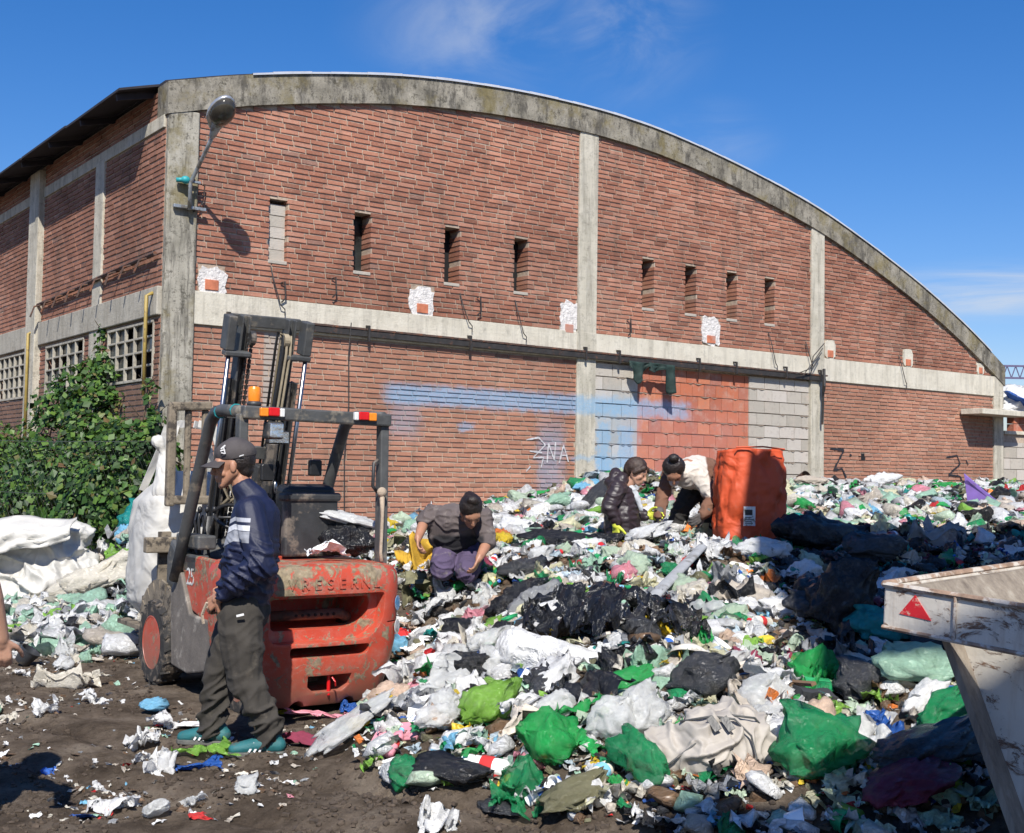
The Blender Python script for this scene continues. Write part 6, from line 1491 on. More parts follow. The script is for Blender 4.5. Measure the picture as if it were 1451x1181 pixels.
# ---- hero pieces, each seen clearly in the photograph  (px, py, kind, size, colour, label, flat, idx, rot)
HERO = [
 (1165, 1096, 'bag', 1.35, 'green', 'big glossy green bag half in shadow, right of the grey canvas sack', (1.1, .9, 1.25), 3, .4),
 (1112, 1062, 'bag', .75, 'white', 'small round white bag wedged between canvas sack and big green bag', (1, 1, 1.2), 2, 0),
 (783, 1078, 'bag', 1.0, 'bright_green', 'bright green bag with knotted top at the front, above the brown net', (1.05, .9, 1.35), 0, 1.),
 (835, 1015, 'sheet', 1.05, 'bright_green', 'bright green film draped behind the front green bag', (1.1, .8, 1), 1, .3),
 (905, 1105, 'bag', 1.0, 'green', 'green bag with long flaps touching the left end of the canvas sack', (1.2, .8, 1.3), 4, 2.),
 (865, 1050, 'bag', .9, 'clear', 'translucent bag filled with food scraps beside the yellow flowers', (1, 1, 1.2), 5, 0),
 (905, 1035, 'bag', 1.0, 'clear', 'translucent bag of peelings behind the front green bags', (1, 1, 1.2), 8, 1),
 (690, 1026, 'bag', .95, 'lime', 'round pale green bag stuffed with salad leaves', (1, 1, 1.5), 2, .5),
 (790, 1025, 'bag', .85, 'clear', 'translucent bag of rolls right of the salad-filled bag', (1, .9, 1.3), 10, .5),
 (745, 1052, 'cloth', 1.1, 'beige', 'crumpled beige cloth between the salad-filled and bright green bags', (.9, .9, 1.3), 1, .6),
 (995, 992, 'bag', 1.15, 'charcoal', 'dark domed see-through bag behind the canvas sack', (1.15, .9, 1.1), 5, 0),
 (940, 962, 'sheet', 1.1, 'mint', 'mint green film spread in front of the cream bowl', (1.2, .8, 1), 2, .2),
 (895, 980, 'bag', .8, 'bright_green', 'small bright green bag below the black sheeting', (1.2, .8, .8), 7, .2),
 (1300, 975, 'bag', 1.2, 'mint', 'mint green bag lit by the sun close to the skip', (1.4, .8, .9), 0, .1),
 (1225, 988, 'bag', 1.0, 'charcoal', 'smoky black see-through bag left of the mint bag near the skip', (1.1, .9, 1.1), 3, .3),
 (1215, 960, 'bag', .8, 'cream', 'cream translucent bag behind the smoky black bag', (1.2, .8, .8), 2, 2.),
 (1150, 1000, 'carton', 1.2, 'charcoal', 'dented black carton above the big green bag', None, 0, .5),
 (1255, 915, 'bag', 1.2, 'teal', 'dark teal bag in shadow against the skip rim', (1.1, 1, 1.2), 6, 0),
 (1190, 890, 'bag', 1.6, 'black', 'upright shiny black bag in shadow left of the skip', (.9, .9, 1.7), 8, 0),
 (1152, 785, 'bag', 1.9, 'black', 'large black bag just right of the orange sack', (1.3, .9, 1.1), 4, .4),
 (1240, 800, 'bag', 1.4, 'charcoal', 'charcoal bag in the shade behind the skip', (1.4, .9, .9), 9, .2),
 (1330, 780, 'sheet', 1.8, 'grey', 'grey film in the shade behind the skip', (1.4, .9, 1), 5, .2),
 (1150, 880, 'bag', 1.0, 'charcoal', 'charcoal bag left of the upright shiny black bag', (1, 1, 1), 6, .2),
 (1082, 912, 'carton', 1.0, 'yellow', 'yellow packet with a dark spot left of the red scrap', None, 1, .2),
 (1143, 942, 'sheet', .5, 'red', 'bright red torn scrap below the shiny black bag', None, 3, .7),
 (960, 905, 'bag', .75, 'lime', 'yellowish green bag behind the black sheeting', (1.2, .9, .9), 2, .2),
 (1080, 797, 'bag', 1.15, 'pale_grey', 'smooth pale grey bag in front of the orange sack', (1.4, .9, .8), 5, 0),
 (775, 890, 'bag', .85, 'white', 'white bag at the left tip of the black sheeting', (1.1, .8, .9), 5, .6),
 (735, 872, 'bag', 1.25, 'black', 'black bag with wrinkled top left of the white bag', (1.2, .9, .9), 4, 0),
 (742, 826, 'bag', 1.05, 'charcoal', 'charcoal bag below right of the kneeling woman', (1.1, .9, .9), 11, .6),
 (795, 778, 'bag', 1.1, 'black', 'long glossy black bag right of the kneeling woman', (2., .8, .7), 6, 0),
 (860, 775, 'bag', .8, 'black', 'glossy black bag in front of the crouching girl', (1.6, .9, .7), 9, .2),
 (652, 905, 'bag', .8, 'black', 'small black bag below the pink sheet', (1.3, .9, .8), 3, .3),
 (660, 968, 'bag', 1.05, 'black', 'black bag above the salad-filled bag', (1.3, .7, .8), 1, .4),
 (710, 905, 'bag', .65, 'black', 'small black bag with an open mouth beside the beige bundle', None, 7, 1),
 (675, 880, 'sheet', .7, 'pink', 'bright pink sheet of plastic right of the forklift', (1, .9, 1), 6, .5),
 (620, 868, 'sheet', 1.1, 'pale_grey', 'pale grey film beside the forklift counterweight', (1.1, .8, 1.3), 4, .5),
 (690, 925, 'bag', .8, 'clear', 'translucent grey bag behind the long white sack', None, 2, .5),
 (600, 915, 'cloth', .9, 'white', 'white garment with dark print beside the forklift counterweight', None, 0, .2),
 (598, 805, 'cloth', 1.3, 'mustard', 'mustard yellow cloth lying behind the forklift counterweight', (1.1, .9, 1.8), 2, .4),
 (605, 840, 'cloth', 1.25, 'olive', 'olive canvas rag in front of the kneeling woman', (1.2, .8, 1.3), 3, .3),
 (560, 785, 'cloth', 1.0, 'olive', 'olive canvas rag at the rear post of the forklift', (1.2, .8, 1.3), 1, .9),
 (585, 760, 'bag', 1.1, 'mint', 'mint green bag left of the kneeling woman', (1., .8, .9), 1, .9),
 (550, 745, 'bag', 1.2, 'green', 'green bag seen behind the right post of the forklift', (1., .8, .9), 4, .9),
 (627, 745, 'sheet', 1.5, 'pale_grey', 'pale grey film behind the kneeling woman', (1., .8, 1.2), 2, .9),
 (738, 700, 'card', 2.6, 'white', 'white foam board sticking out behind the kneeling woman', None, 1, .1),
 (765, 800, 'bag', .8, 'pale_grey', 'pale grey bag with blue scrap below the glossy black bag', (.8, .8, 1.3), 2, .1),
 (730, 760, 'bag', 1.1, 'white', 'white bag just right of the kneeling woman\'s head', (1.2, .9, .9), 3, .1),
 (820, 855, 'bag', .65, 'lime', 'lime green bag above the black sheeting', (1, .7, 1.3), 6, .1),
 (790, 850, 'bag', .6, 'bright_green', 'bright green scrap bag between two black bags', (.7, .7, 1.5), 0, 1.1),
 (870, 830, 'sheet', .6, 'green', 'green glove-like film above the torn black sheeting', (.8, .8, 1.2), 5, 1.1),
 (838, 815, 'sheet', .9, 'mint', 'mint film in the middle of the heap', (.9, .8, 1.2), 0, 1.1),
 (885, 664, 'bag', 1.5, 'white', 'white bag on top of the rear mound', (1.2, .9, .9), 10, .3),
 (893, 678, 'sheet', .8, 'green', 'green strip of film on the rear mound', (1.2, .5, 1.5), 3, .9),
 (935, 672, 'bag', 1.6, 'white', 'long white bag on the right slope of the rear mound', (1.7, .8, .8), 5, 2.7),
 (832, 700, 'bag', 1.1, 'sky_blue', 'light blue bag on the left foot of the rear mound', (1.2, .8, .6), 4, .7),
 (845, 715, 'bag', 1.2, 'charcoal', 'charcoal bag left of the crouching girl', (1.4, .8, .7), 8, .7),
 (842, 735, 'bag', .8, 'lime', 'lime bag left of the crouching girl', (1.2, .8, .6), 9, .7),
 (795, 720, 'bag', 1.1, 'mint', 'mint bag near the foot of the wall below the blue graffiti', (1.4, .8, .7), 1, .7),
 (880, 775, 'sheet', .45, 'yellow', 'yellow scrap beside the girl\'s glove', None, 1, 0),
 (915, 770, 'bag', 1.0, 'pale_grey', 'pale grey bag between the girl and the bending woman', (1.2, .8, .9), 2, 0),
 (1005, 790, 'sheet', .9, 'white', 'white sheet in front of the orange sack', (1.2, .8, 1.3), 6, 0),
 (985, 765, 'cloth', 1.0, 'orange', 'orange cloth between the bending woman\'s feet', (1.2, .8, 1.), 3, 0),
 (1190, 683, 'bag', 1.6, 'charcoal', 'charcoal bag on the crest below the first black graffiti mark', (1.5, .8, .6), 4, .3),
 (1250, 692, 'bag', 1.5, 'white', 'big white film bag on the crest below the black graffiti', (1.4, .8, .9), 4, .3),
 (1300, 688, 'bag', 1.5, 'mint', 'mint bag on the crest between the graffiti marks', (1.2, .8, .6), 3, .3),
 (1345, 700, 'bag', 1.3, 'bright_green', 'bright green bag on the crest left of the purple tray', (1.4, .7, .6), 8, 2.8),
 (1150, 692, 'bag', 1.5, 'beige', 'beige bag on the crest right of the orange sack', (1.4, .7, .6), 10, 2.8),
 (1385, 703, 'cloth', 1.4, 'orange', 'orange cloth on the crest near the wall end', (1.4, .5, 1.), 0, 2.6),
 (1435, 705, 'sheet', 1.2, 'red', 'red sheet on the crest at the right edge', (1.2, .5, 1.), 2, 2.6),
 (1135, 750, 'bag', .9, 'teal', 'teal bag at the right foot of the orange sack', (1.2, .8, .8), 9, 2.6),
 (300, 1073, 'sheet', .95, 'lime', 'lime green film at the man\'s feet', (1.3, .7, .9), 1, -.5),
 (285, 1090, 'sheet', .55, 'blue', 'blue packet sticking out below the lime film', (1.3, .6, .6), 4, .1),
 (220, 1012, 'bag', .6, 'sky_blue', 'light blue torn bag on the mud left of the man', (1.1, .9, 1.1), 7, .6),
 (203, 1062, 'sheet', .75, 'white', 'dirty white tissue heap on the mud left of the man', (1, .9, 1.2), 3, .6),
 (105, 975, 'sheet', 1.1, 'cream', 'cream paper sheet on the mud at left', (1.5, .6, .9), 5, .1),
 (92, 935, 'sheet', .7, 'clear', 'translucent film clump on the mud at left', (.7, .9, 1.6), 6, .9),
 (190, 918, 'sheet', .9, 'clear', 'translucent film near the forklift front wheel', (1.1, .8, .9), 0, .1),
 (30, 945, 'tub', 1.6, 'charcoal', 'black pot beside the bare hand at left', None, None, .1),
 (620, 1174, 'sheet', .55, 'white', 'white crumpled sheet at the bottom edge', (1.1, .9, 1.4), 2, .1),
 (640, 1115, 'bag', .95, 'black', 'crumpled black bag lying on the mud at the front', (1.5, .8, .55), 9, -.3),
 (708, 1160, 'bag', .5, 'charcoal', 'flat black scrap bag near the bottom edge', (1.5, .8, .5), 3, -.5),
 (815, 1150, 'bag', .85, 'olive', 'brownish net bag of scraps at the front edge', (1.3, .9, .8), 8, .2),
 (565, 1045, 'card', 1.0, 'pink', 'pink tray lying in front of the forklift', None, 0, -.3),
 (552, 1088, 'card', .6, 'white', 'white leaflet with printed lines on the mud', None, 1, -.2),
 (560, 1066, 'bottle', .85, 'pink', 'pink bottle lying before the pink tray', None, 1, 1.),
 (690, 1100, 'bottle', 1.3, 'white', 'white bottle with blue label and cap at the front', None, 1, -.35),
 (735, 1107, 'stick', .5, 'red', 'short red rod right of the white bottle', None, None, .0),
 (500, 1050, 'bag', 1.1, 'clear', 'translucent bag in front of the forklift counterweight', (1.5, .8, .6), 6, .1),
 (600, 1000, 'sheet', 1.3, 'clear', 'translucent film wrapping boards right of the forklift', (1.5, .6, 1.), 4, .3),
 (650, 1065, 'bag', .6, 'white', 'white foam bag below the salad-filled bag', (1, .8, 1.), 2, .1),
 (620, 1040, 'bag', .9, 'clear', 'translucent bag with orange peel beside the pink tray', (1, .8, 1.), 10, .1),
 (455, 1018, 'cloth', .8, 'pink', 'bright pink cloth strip under the forklift counterweight', (1.6, .4, .6), 0, .1),
 (500, 1010, 'sheet', .5, 'blue', 'blue scrap under the forklift counterweight', (1.2, .6, .8), 2, .1),
 (435, 1058, 'cloth', .8, 'maroon', 'dark red and beige rag in front of the counterweight', (1.4, .7, .7), 4, .1),
 (400, 1015, 'sheet', .5, 'yellow', 'yellow scrap beside the forklift rear', (1.4, .4, .7), 1, .1),
 (842, 1090, 'sheet', .35, 'yellow', 'yellow flower-like scrap between the green bags', None, 1, .1),
 (700, 960, 'bag', .8, 'clear', 'translucent bag with green print left of the long white sack', None, 0, .1),
 (745, 965, 'bag', .35, 'blue', 'blue and white bag in front of the long white sack', None, 9, .1),
 (205, 755, 'bag', 1.6, 'teal', 'teal green bag behind the blue one beside the bulk bag', (1.2, .8, 1.1), 3, .1),
 (180, 770, 'bag', 1.1, 'sky_blue', 'light blue and dark blue bag beside the bulk bag', (.8, .8, 1.4), 7, .4),
 (188, 803, 'bag', 1.2, 'lime', 'lime green bag right of the slumped bulk bag', (1.1, .8, 1.), 10, .4),
 (120, 815, 'bag', 1.7, 'pale_grey', 'pale grey green bag leaning on the bulk bag', (1.3, .8, .8), 5, .1),
 (130, 848, 'bag', 1.9, 'cream', 'cream sack lying in front of the bulk bag', (1.3, .8, .9), 11, .1),
 (95, 868, 'bag', 1.1, 'mint', 'mint bag in front of the cream sack', (1.3, .8, .8), 1, .6),
 (165, 878, 'sheet', 1.1, 'lime', 'lime film on the ground in front of the bulk bag', (1.3, .8, .8), 3, .6),
 (198, 868, 'bag', 1., 'teal', 'teal bag by the forklift front wheel', (1, .8, .8), 6, .6),
 (178, 835, 'bag', 1.1, 'white', 'white bag right of the cream sack', (1, .8, .9), 4, .6),
 (30, 868, 'sheet', 1.5, 'mint', 'mint grey film at the foot of the bulk bag', (1.3, .8, .8), 6, .6),
 (10, 850, 'sheet', .9, 'sky_blue', 'light blue film at the left edge', (1., .8, .8), 2, .6),
 (1260, 1060, 'sheet', 1.0, 'blue', 'dark blue packet in the shade of the skip', None, 2, .6),
 (1320, 1100, 'bag', 1.5, 'charcoal', 'charcoal bag in the shade under the skip', (1.4, .9, .7), 2, .6),
 (1290, 1140, 'bag', 1.3, 'maroon', 'dark red bag in the shade under the skip', (1.4, .9, .6), 7, .6),
 (1185, 1172, 'tub', 1.1, 'green', 'green and white cup at the bottom edge', None, None, .6),
 (1330, 920, 'bag', 1.3, 'charcoal', 'charcoal bag under the rim of the skip', (1.2, .9, .9), 4, .6),
 (1310, 1010, 'bag', .8, 'white', 'white packet bag in sun right of the smoky bag', (1.2, .8, .8), 4, .6),
 (1340, 1040, 'bag', 1.1, 'green', 'dark green bag between sun patch and skip hull', (1.2, .8, .9), 5, .6),
]
for h in HERO:
    px, py, kind, s, c, lab, fl_, idx, rot = h
    p = G(px, py); place(kind, p, s, c, '', rot, -.12, lab, .15, idx, fl_)
# ---- special pieces built to shape
# grey canvas sack in front
gp = G(1005, 1105); cs = empty('canvas_sack', gp+V((.0, .12, -.02)), R_(8), 'big dirty grey canvas sack with cord and handles lying at the front of the heap', 'sack')
mb = MB(); mb.cap((-.20, 0, .10), .125, (.18, .04, .13), .17); mb.cap((.0, -.02, .12), .19, (.15, .03, .12), .19); mb.cap((.02, .10, .22), .10, (.17, .12, .25), .085); mb.cap((-.31, -.04, .05), .05, (-.18, .0, .10), .12); mb.cap((.2, .1, .2), .13, (.26, .0, .1), .13)
def csf(c):
    f = abs(noise.noise(V((c.x*4.5+c.z*3, c.y*5, c.z*6-c.x*2)))); g = abs(noise.noise(V((c.x*11, c.y*9, c.z*10+2))))
    return .034*(1-min(1, f*5))+.014*(1-min(1, g*4.5))-.016
M_CANV = m_woven('dirty_canvas', (.46, .42, .37), .05)
voxel(mb, 'sack_body', M_CANV, cs, .008, 3, csf)
m = MB(); m.tube([(-.14, -.06, .27), (.0, -.10, .30), (.10, -.12, .29), (.17, -.15, .22), (.19, -.17, .12), (.14, -.19, .05), (.02, -.18, .0)], .0055, 6); m.tube([(.10, -.08, .30), (.22, -.05, .28), (.30, -.02, .2)], .0055, 6); m.tube([(-.3, -.12, .02), (-.18, -.14, .12), (-.05, -.15, .22)], .005, 6); m.build('cord', M_FGREY, cs, smooth=True)
for x in (-.02, .045): m = MB(); m.bar((x, -.125, .30), (x+.03, -.165, .25), .035, .008, (0, 1, 0)); m.build('black_loop', M_VINYL, cs)
# long white sack
gp = G(795, 950); ls = empty('long_sack', gp+V((.02, .1, -.03)), R_(-14), 'long pale white sack lying across the heap below the torn black sheeting', 'sack')
mb = MB(); mb.cap((-.30, .05, .12), .13, (-.1, .02, .07), .13); mb.cap((-.1, .02, .07), .13, (.34, -.04, .03), .07); mb.cap((-.38, .05, .10), .05, (-.42, .03, .06), .05)
voxel(mb, 'sack_body', PM('white'), ls, .010, 5, lambda c: .016*(1-min(1, abs(noise.noise(V((c.x*5, c.y*8, c.z*8))))*4))-.006)
# torn black sheeting
gp = G(870, 900); bs = empty('black_sheeting', gp+V((0, .1, .0)), 0, 'large torn black plastic sheeting draped in the middle of the heap', 'sheeting'); BO = bs.location
m = MB(); nx2, ny2 = 60, 40; vs = []
for j in range(ny2+1):
    for i in range(nx2+1):
        u, v = i/nx2*2-1, j/ny2*2-1
        x = u*.56+.06*nz(v*3, u*2, 4); y = v*.55*(1-.45*abs(u))+.10*nz(u*4, v*3, 6)+u*-.15
        f = abs(nz(u*2.2+v*1.2, v*2.4, 5)); f2 = abs(nz(u*5-v*2, v*5, 9)); f3 = nz(u*14, v*14, 2)
        z = hz(BO.x+x, BO.y+y)-BO.z+.075+.11*(1-min(1, f*3.5))+.045*(1-min(1, f2*3.5))+.012*f3+.10*math.exp(-(u*u*3+v*v*2))
        vs.append((x, y, z))
fs = [(j*(nx2+1)+i, j*(nx2+1)+i+1, (j+1)*(nx2+1)+i+1, (j+1)*(nx2+1)+i) for j in range(ny2) for i in range(nx2) if not (nz(i*.16, j*.16, 7) > .34 or (min(i, j, nx2-1-i, ny2-1-j) < 5 and nz(i*.3, j*.3, 3) > .08))]
m.add(vs, fs); m.build('film', PM('black'), bs, smooth=True)
# grey tube lying on the heap
a, b = G(1000, 786), G(925, 868); tb_ = empty('grey_tube', (a+b)/2, 0, 'long flattened grey cardboard tube sloping down the middle of the heap', 'tube')
m = MB(); m.cap(a-tb_.location+V((0, 0, .09)), .045, b-tb_.location+V((0, 0, .10)), .05, (0, 0, 1), .5, 14); m.build('tube', PM('grey', 'card'), tb_, smooth=True)
# cream bowl
p = G(980, 950); m = MB(); m.lathe([(.0, .0), (.06, 0), (.11, .035), (.125, .07), (.13, .072), (.12, .068), (.10, .036), (.05, .01), (0, .008)], None, 26, False)
bo = m.build('bowl', PM('cream', 'hard'), None, smooth=True, angle=50); bo.location = p+V((0, .02, .12)); bo.rotation_euler = (R_(150), R_(12), 0); tag(bo, 'upturned cream plastic bowl behind the mint green film', 'bowl')
# purple tray on the crest
p = G(1392, 722); m = MB(); m.add([(-.25, 0, .3), (0, .05, -.02), (.35, 0, -.05), (.1, -.1, .05), (-.22, -.04, .33)], [(0, 1, 4), (1, 2, 3), (1, 3, 4)]); m.prism([(-.25, 0, .42), (-.2, 0, .0), (.40, -.1, -.05), (.1, -.1, .1)], (.02, .03, .0))
pt = m.build('broken_tray', PM('purple', 'hard'), None, bevel=.006); pt.location = p+V((0, 0, .06)); tag(pt, 'broken purple plastic tray sticking up near the wall end', 'tray')
# tin can on the crest
p = G(1133, 690); m = MB(); m.lathe([(.0, .0), (.09, 0), (.092, .2), (.088, .2), (.086, .01), (0, .012)], None, 20, False); tc_ = m.build('rusty_tin', M_IRON, None, smooth=True, angle=40); tc_.location = p+V((0, 0, .1)); tc_.rotation_euler = (R_(65), 0, R_(25)); tag(tc_, 'open rusty tin on the crest just right of the orange sack', 'tin')
# bags carried on the forklift deck
def deck(x, y, z): return fk.matrix_basis @ V((x, y, z))
o = put('plastic_bag', BAGS[3], PM('black'), deck(.40, .55, 1.10), (.20, .17, .24), (0, 0, .4), 'black and white bin bag lying on the forklift deck behind the seat', 'plastic bag')
o = put('plastic_bag', BAGS[6], PM('pale_grey'), deck(.42, .60, 1.25), (.24, .15, .10), (0, .2, .2), 'pale grey bag draped over the black bag on the forklift', 'plastic bag')
o = put('rag', CLOTHS[1], PM('white', 'cloth'), deck(.10, .30, 1.03), (.17, .14, .16), (0, 0, .7), 'white cloth bundle on the forklift counterweight', 'rag')
o = put('plastic_bag', BAGS[9], PM('blue'), G(478, 738)+V((0, 0, .1)), (.26, .16, .12), (0, .1, .2), 'blue bag on the heap seen through the forklift guard', 'plastic bag')
# ragged white bags on top of the yard wall
for (px, py, s, c, lab) in ((1436, 566, .55, 'white', 'white sack on top of the yard wall, nearest the warehouse'), (1455, 580, .8, 'white', 'white sack with dark band on top of the yard wall')):
    p = at(px, py, 26.6); put('sack', BAGS[5 if s < .6 else 2], PM(c), p, (s, s*.7, s*.8), (0, 0, .5), lab, 'sack')
put('sack', BAGS[7], PM('blue'), at(1452, 574, 26.2), (.5, .3, .16), (0, .5, .2), 'dark blue sack strip on the yard wall bags', 'sack')

# ---- scattered individuals
CW = [('pale_green', 10), ('pale_yellow', 7), ('pale_blue', 4), ('peach', 4), ('white', 25), ('pale_grey', 17), ('clear', 24), ('grey', 3), ('black', 9), ('charcoal', 4), ('green', 5), ('bright_green', 5), ('mint', 10), ('lime', 5), ('teal', 1), ('blue', 1), ('sky_blue', 2), ('yellow', 2), ('red', 1), ('pink', 2), ('beige', 8), ('cream', 10), ('orange', 1), ('olive', 1)]
def pick(w): return random.choices([a for a, _ in w], [b for _, b in w])[0]
CB = [('white', 8), ('clear', 6), ('green', 3), ('sky_blue', 2), ('red', 1), ('yellow', 1), ('blue', 1), ('cream', 2)]
CC = [('white', 6), ('cream', 4), ('red', 3), ('blue', 3), ('yellow', 3), ('green', 2), ('orange', 2), ('brown', 3), ('pink', 1), ('sky_blue', 2)]
CR = [('olive', 3), ('grey', 3), ('maroon', 2), ('beige', 4), ('blue', 1), ('white', 3), ('pink', 1), ('brown', 3), ('charcoal', 3), ('red', 1)]
avoid = [(x, y, s*.15) for x, y, s in litter]+[(x, y-.14*s, s*.12) for x, y, s in litter if s > .7]+[(cs.location.x, cs.location.y, .42), (cs.location.x, cs.location.y-.3, .36), (1.0, 5.95, .33), (.30, 7.6, .3), (.85, 8.35, .4), (-.43, 9.85, .22), (1.09, 11.75, .2), (1.9, 12.2, .2), (2.29, 11.7, .38)]
def infk(x, y):
    d = fk.matrix_basis.inverted() @ V((x, y, 0)); return -.62 < d.x < .60 and -.05 < d.y < 2.5
def inskip(x, y):
    d = MS.inverted() @ V((x, y, .3)); return d.x > .0 and -.1 < d.y < 2.3
def rndpt(mode):
    for _ in range(400):
        if mode == 'near': y = 4.8+(rnd()**1.1)*8.7
        elif mode == 'front': y = 4.7+rnd()*4.2
        elif mode == 'far': y = uni(12, 25)
        else: y = uni(4.7, 16)
        x = uni(-1.9, y*(.54 if mode in ('far', 'all') else .46))
        if mode == 'left':
            if rnd() < .62: y = uni(9.5, 13.6); x = uni(-y*.43, -2.6)
            else: y = uni(5.6, 10); x = uni(-y*.43, -1.0)
        if mode == 'bank':
            y = 10.4+rnd()**.9*4.1; x = uni(-y*.44, -2.35)
        if mode == 'left' and nz(x*1.4, y*1.4, 8) < uni(-.3, .25): continue
        if mode not in ('left', 'bank') and tpile(x, y) < .08: continue
        if infk(x, y) or inskip(x, y): continue
        sl = (x-X0)*math.cos(TH)+(y-15)*math.sin(TH); dl = -(x-X0)*math.sin(TH)+(y-15)*math.cos(TH)
        if dl > -.25: continue
        return V((x, y, hz(x, y)))
    return V((1, 9, hz(1, 9)))
SHADE_CW = [('black', 14), ('charcoal', 10), ('grey', 3), ('teal', 2), ('maroon', 1), ('green', 2), ('white', 1), ('blue', 1), ('pale_grey', 1), ('olive', 2)]  # darker litter colours that paint extra shade into the heap behind the skip
def pickat(w, p): return pick(SHADE_CW) if (p.x > 2.1+.25*nz(p.y*2, 3, 3) and 7.2+.5*nz(p.x*2, 1, 4) < p.y < 12.4+.4*nz(p.x*2, 5, 4) and rnd() < .8) else pick(w)
def free(p, s):
    return all((p.x-a)**2+(p.y-b)**2 > (r+s)**2 for a, b, r in avoid)
ADJ = ['crumpled', 'knotted', 'flattened', 'torn', 'bulging', 'limp', 'folded']
def scatter(n, kind, mode, w, s0, s1, sink=.2, rad=.06, tilt=.4):
    k = 0; tries = 0; s1 = s1*1.
    while k < n and tries < n*30:
        tries += 1; p = rndpt(mode)
        if not free(p, rad): continue
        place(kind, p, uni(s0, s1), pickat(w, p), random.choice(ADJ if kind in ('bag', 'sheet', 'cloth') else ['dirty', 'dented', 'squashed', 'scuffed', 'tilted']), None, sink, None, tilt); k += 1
        avoid.append((p.x, p.y, rad*.7))
scatter(45, 'bag', 'front', CW, .6, 1.1, .05, .10)
scatter(155, 'bag', 'near', CW, .4, .95, .08, .06)
scatter(60, 'sheet', 'front', CW, .7, 1.3, 0, .05)
scatter(190, 'sheet', 'near', CW, .4, 1.1, 0, .03)
scatter(70, 'cloth', 'near', CR, .4, .9, 0, .03)
scatter(80, 'bottle', 'near', CB, .7, 1.15, 0, .02)
scatter(90, 'carton', 'near', CC, .5, 1., 0, .02)
scatter(50, 'card', 'near', CC, .5, .9, 0, .02, .6)
scatter(45, 'can', 'near', CC, .8, 1.1, 0, .02)
scatter(45, 'tub', 'near', CB, .7, 1.2, 0, .02)
scatter(60, 'paper', 'near', CC, .6, 1.3, 0, .01)
scatter(45, 'paper', 'left', [('white', 9), ('cream', 5), ('red', 1), ('pink', 1), ('blue', 1), ('sky_blue', 1)], .25, .7, 0, .01)
scatter(16, 'sheet', 'bank', [('white', 6), ('cream', 3), ('mint', 3), ('lime', 1), ('pale_grey', 4)], .6, 1.2, 0, .03)
scatter(26, 'sheet', 'left', [('white', 6), ('clear', 5), ('cream', 3), ('mint', 2), ('lime', 1), ('sky_blue', 1), ('pale_grey', 4)], .25, .7, 0, .01)
scatter(14, 'bag', 'left', [('white', 6), ('clear', 5), ('cream', 3), ('mint', 2), ('lime', 1), ('charcoal', 1), ('pale_grey', 4)], .3, .75, 0, .04)
scatter(8, 'card', 'left', [('brown', 3), ('beige', 2), ('white', 1)], .5, .9, 0, .01, .2)
scatter(14, 'stick', 'near', [('brown', 3), ('beige', 1)], .5, 1., 0, .01)

# ---- the uncountable rest : far bags and small scraps, each ONE object
NPR = np.random.RandomState(5)
def bulk(name, protos, n, mode, w, s0, s1, lift, kind, label, cat, smooth=False, squash=1., pts=None):
    P_, F_, C_ = [], [], []; off = 0
    pa = [(np.array([tuple(v) for v in g[0]], dtype=np.float32), g[1]) for g in protos]
    for k in range(n):
        p = pts[k] if pts else rndpt(mode); v, f = pa[NPR.randint(len(pa))]
        s = uni(s0, s1); M = np.array(Euler((uni(-.6, .6), uni(-.6, .6), uni(0, 6.28))).to_matrix(), dtype=np.float32)
        q = (v*np.array([s, s, s*squash], dtype=np.float32)) @ M.T+np.array([p.x, p.y, p.z+lift*s], dtype=np.float32)
        P_.append(q); F_ += [tuple(i+off for i in t_) for t_ in f]; off += len(v)
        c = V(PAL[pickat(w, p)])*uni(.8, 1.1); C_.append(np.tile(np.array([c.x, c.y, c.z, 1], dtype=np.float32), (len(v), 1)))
    me = bpy.data.meshes.new(name); me.from_pydata(np.concatenate(P_).tolist(), [], F_)
    ca = me.color_attributes.new('Col', 'FLOAT_COLOR', 'POINT'); ca.data.foreach_set('color', np.concatenate(C_).ravel())
    me.polygons.foreach_set('use_smooth', [smooth]*len(me.polygons))
    o = mkobj(name, me, kind); return tag(o, label, cat, None, 'stuff')
def m_col(name, rough, trans):
    t = NT(name); a = t.n('ShaderNodeAttribute'); a.attribute_name = 'Col'
    c = t.mix(t.mr(t.noise(18, 6, .7), .48, .72, 0, .5), a.outputs['Color'], (.17, .14, .11))
    v_ = t.noise(14, 5, .6, t.coords((1, 1.8, 1)), 1.4); nor = t.bump(t.mr(t.math('ABSOLUTE', t.math('SUBTRACT', v_, .5)), 0, .09, 1, 0), .6, .03); t.fin(c, rough, nor)
    if trans:
        tr = t.n('ShaderNodeBsdfTranslucent'); t.l(c, tr.inputs[0]); mx = t.n('ShaderNodeMixShader'); mx.inputs[0].default_value = trans
        t.l(t.b.outputs[0], mx.inputs[1]); t.l(tr.outputs[0], mx.inputs[2]); t.l(mx.outputs[0], t.out.inputs[0])
    return t.m
M_SCR = m_col('mixed_scraps', .6, .15); M_FBG = m_col('mixed_film', .35, .2)
scr = []
for k in range(10):                                     # little faceted scraps
    n = 3+k % 3; vs = []
    for j in range(3):
        for i in range(n): vs.append(V((i/(n-1)*2-1+uni(-.3, .3), (j-1)*.6+uni(-.3, .3), uni(-.35, .35))))
    scr.append((vs, [(j*n+i, j*n+i+1, (j+1)*n+i+1, (j+1)*n+i) for j in range(2) for i in range(n-1)]))
chunk = []
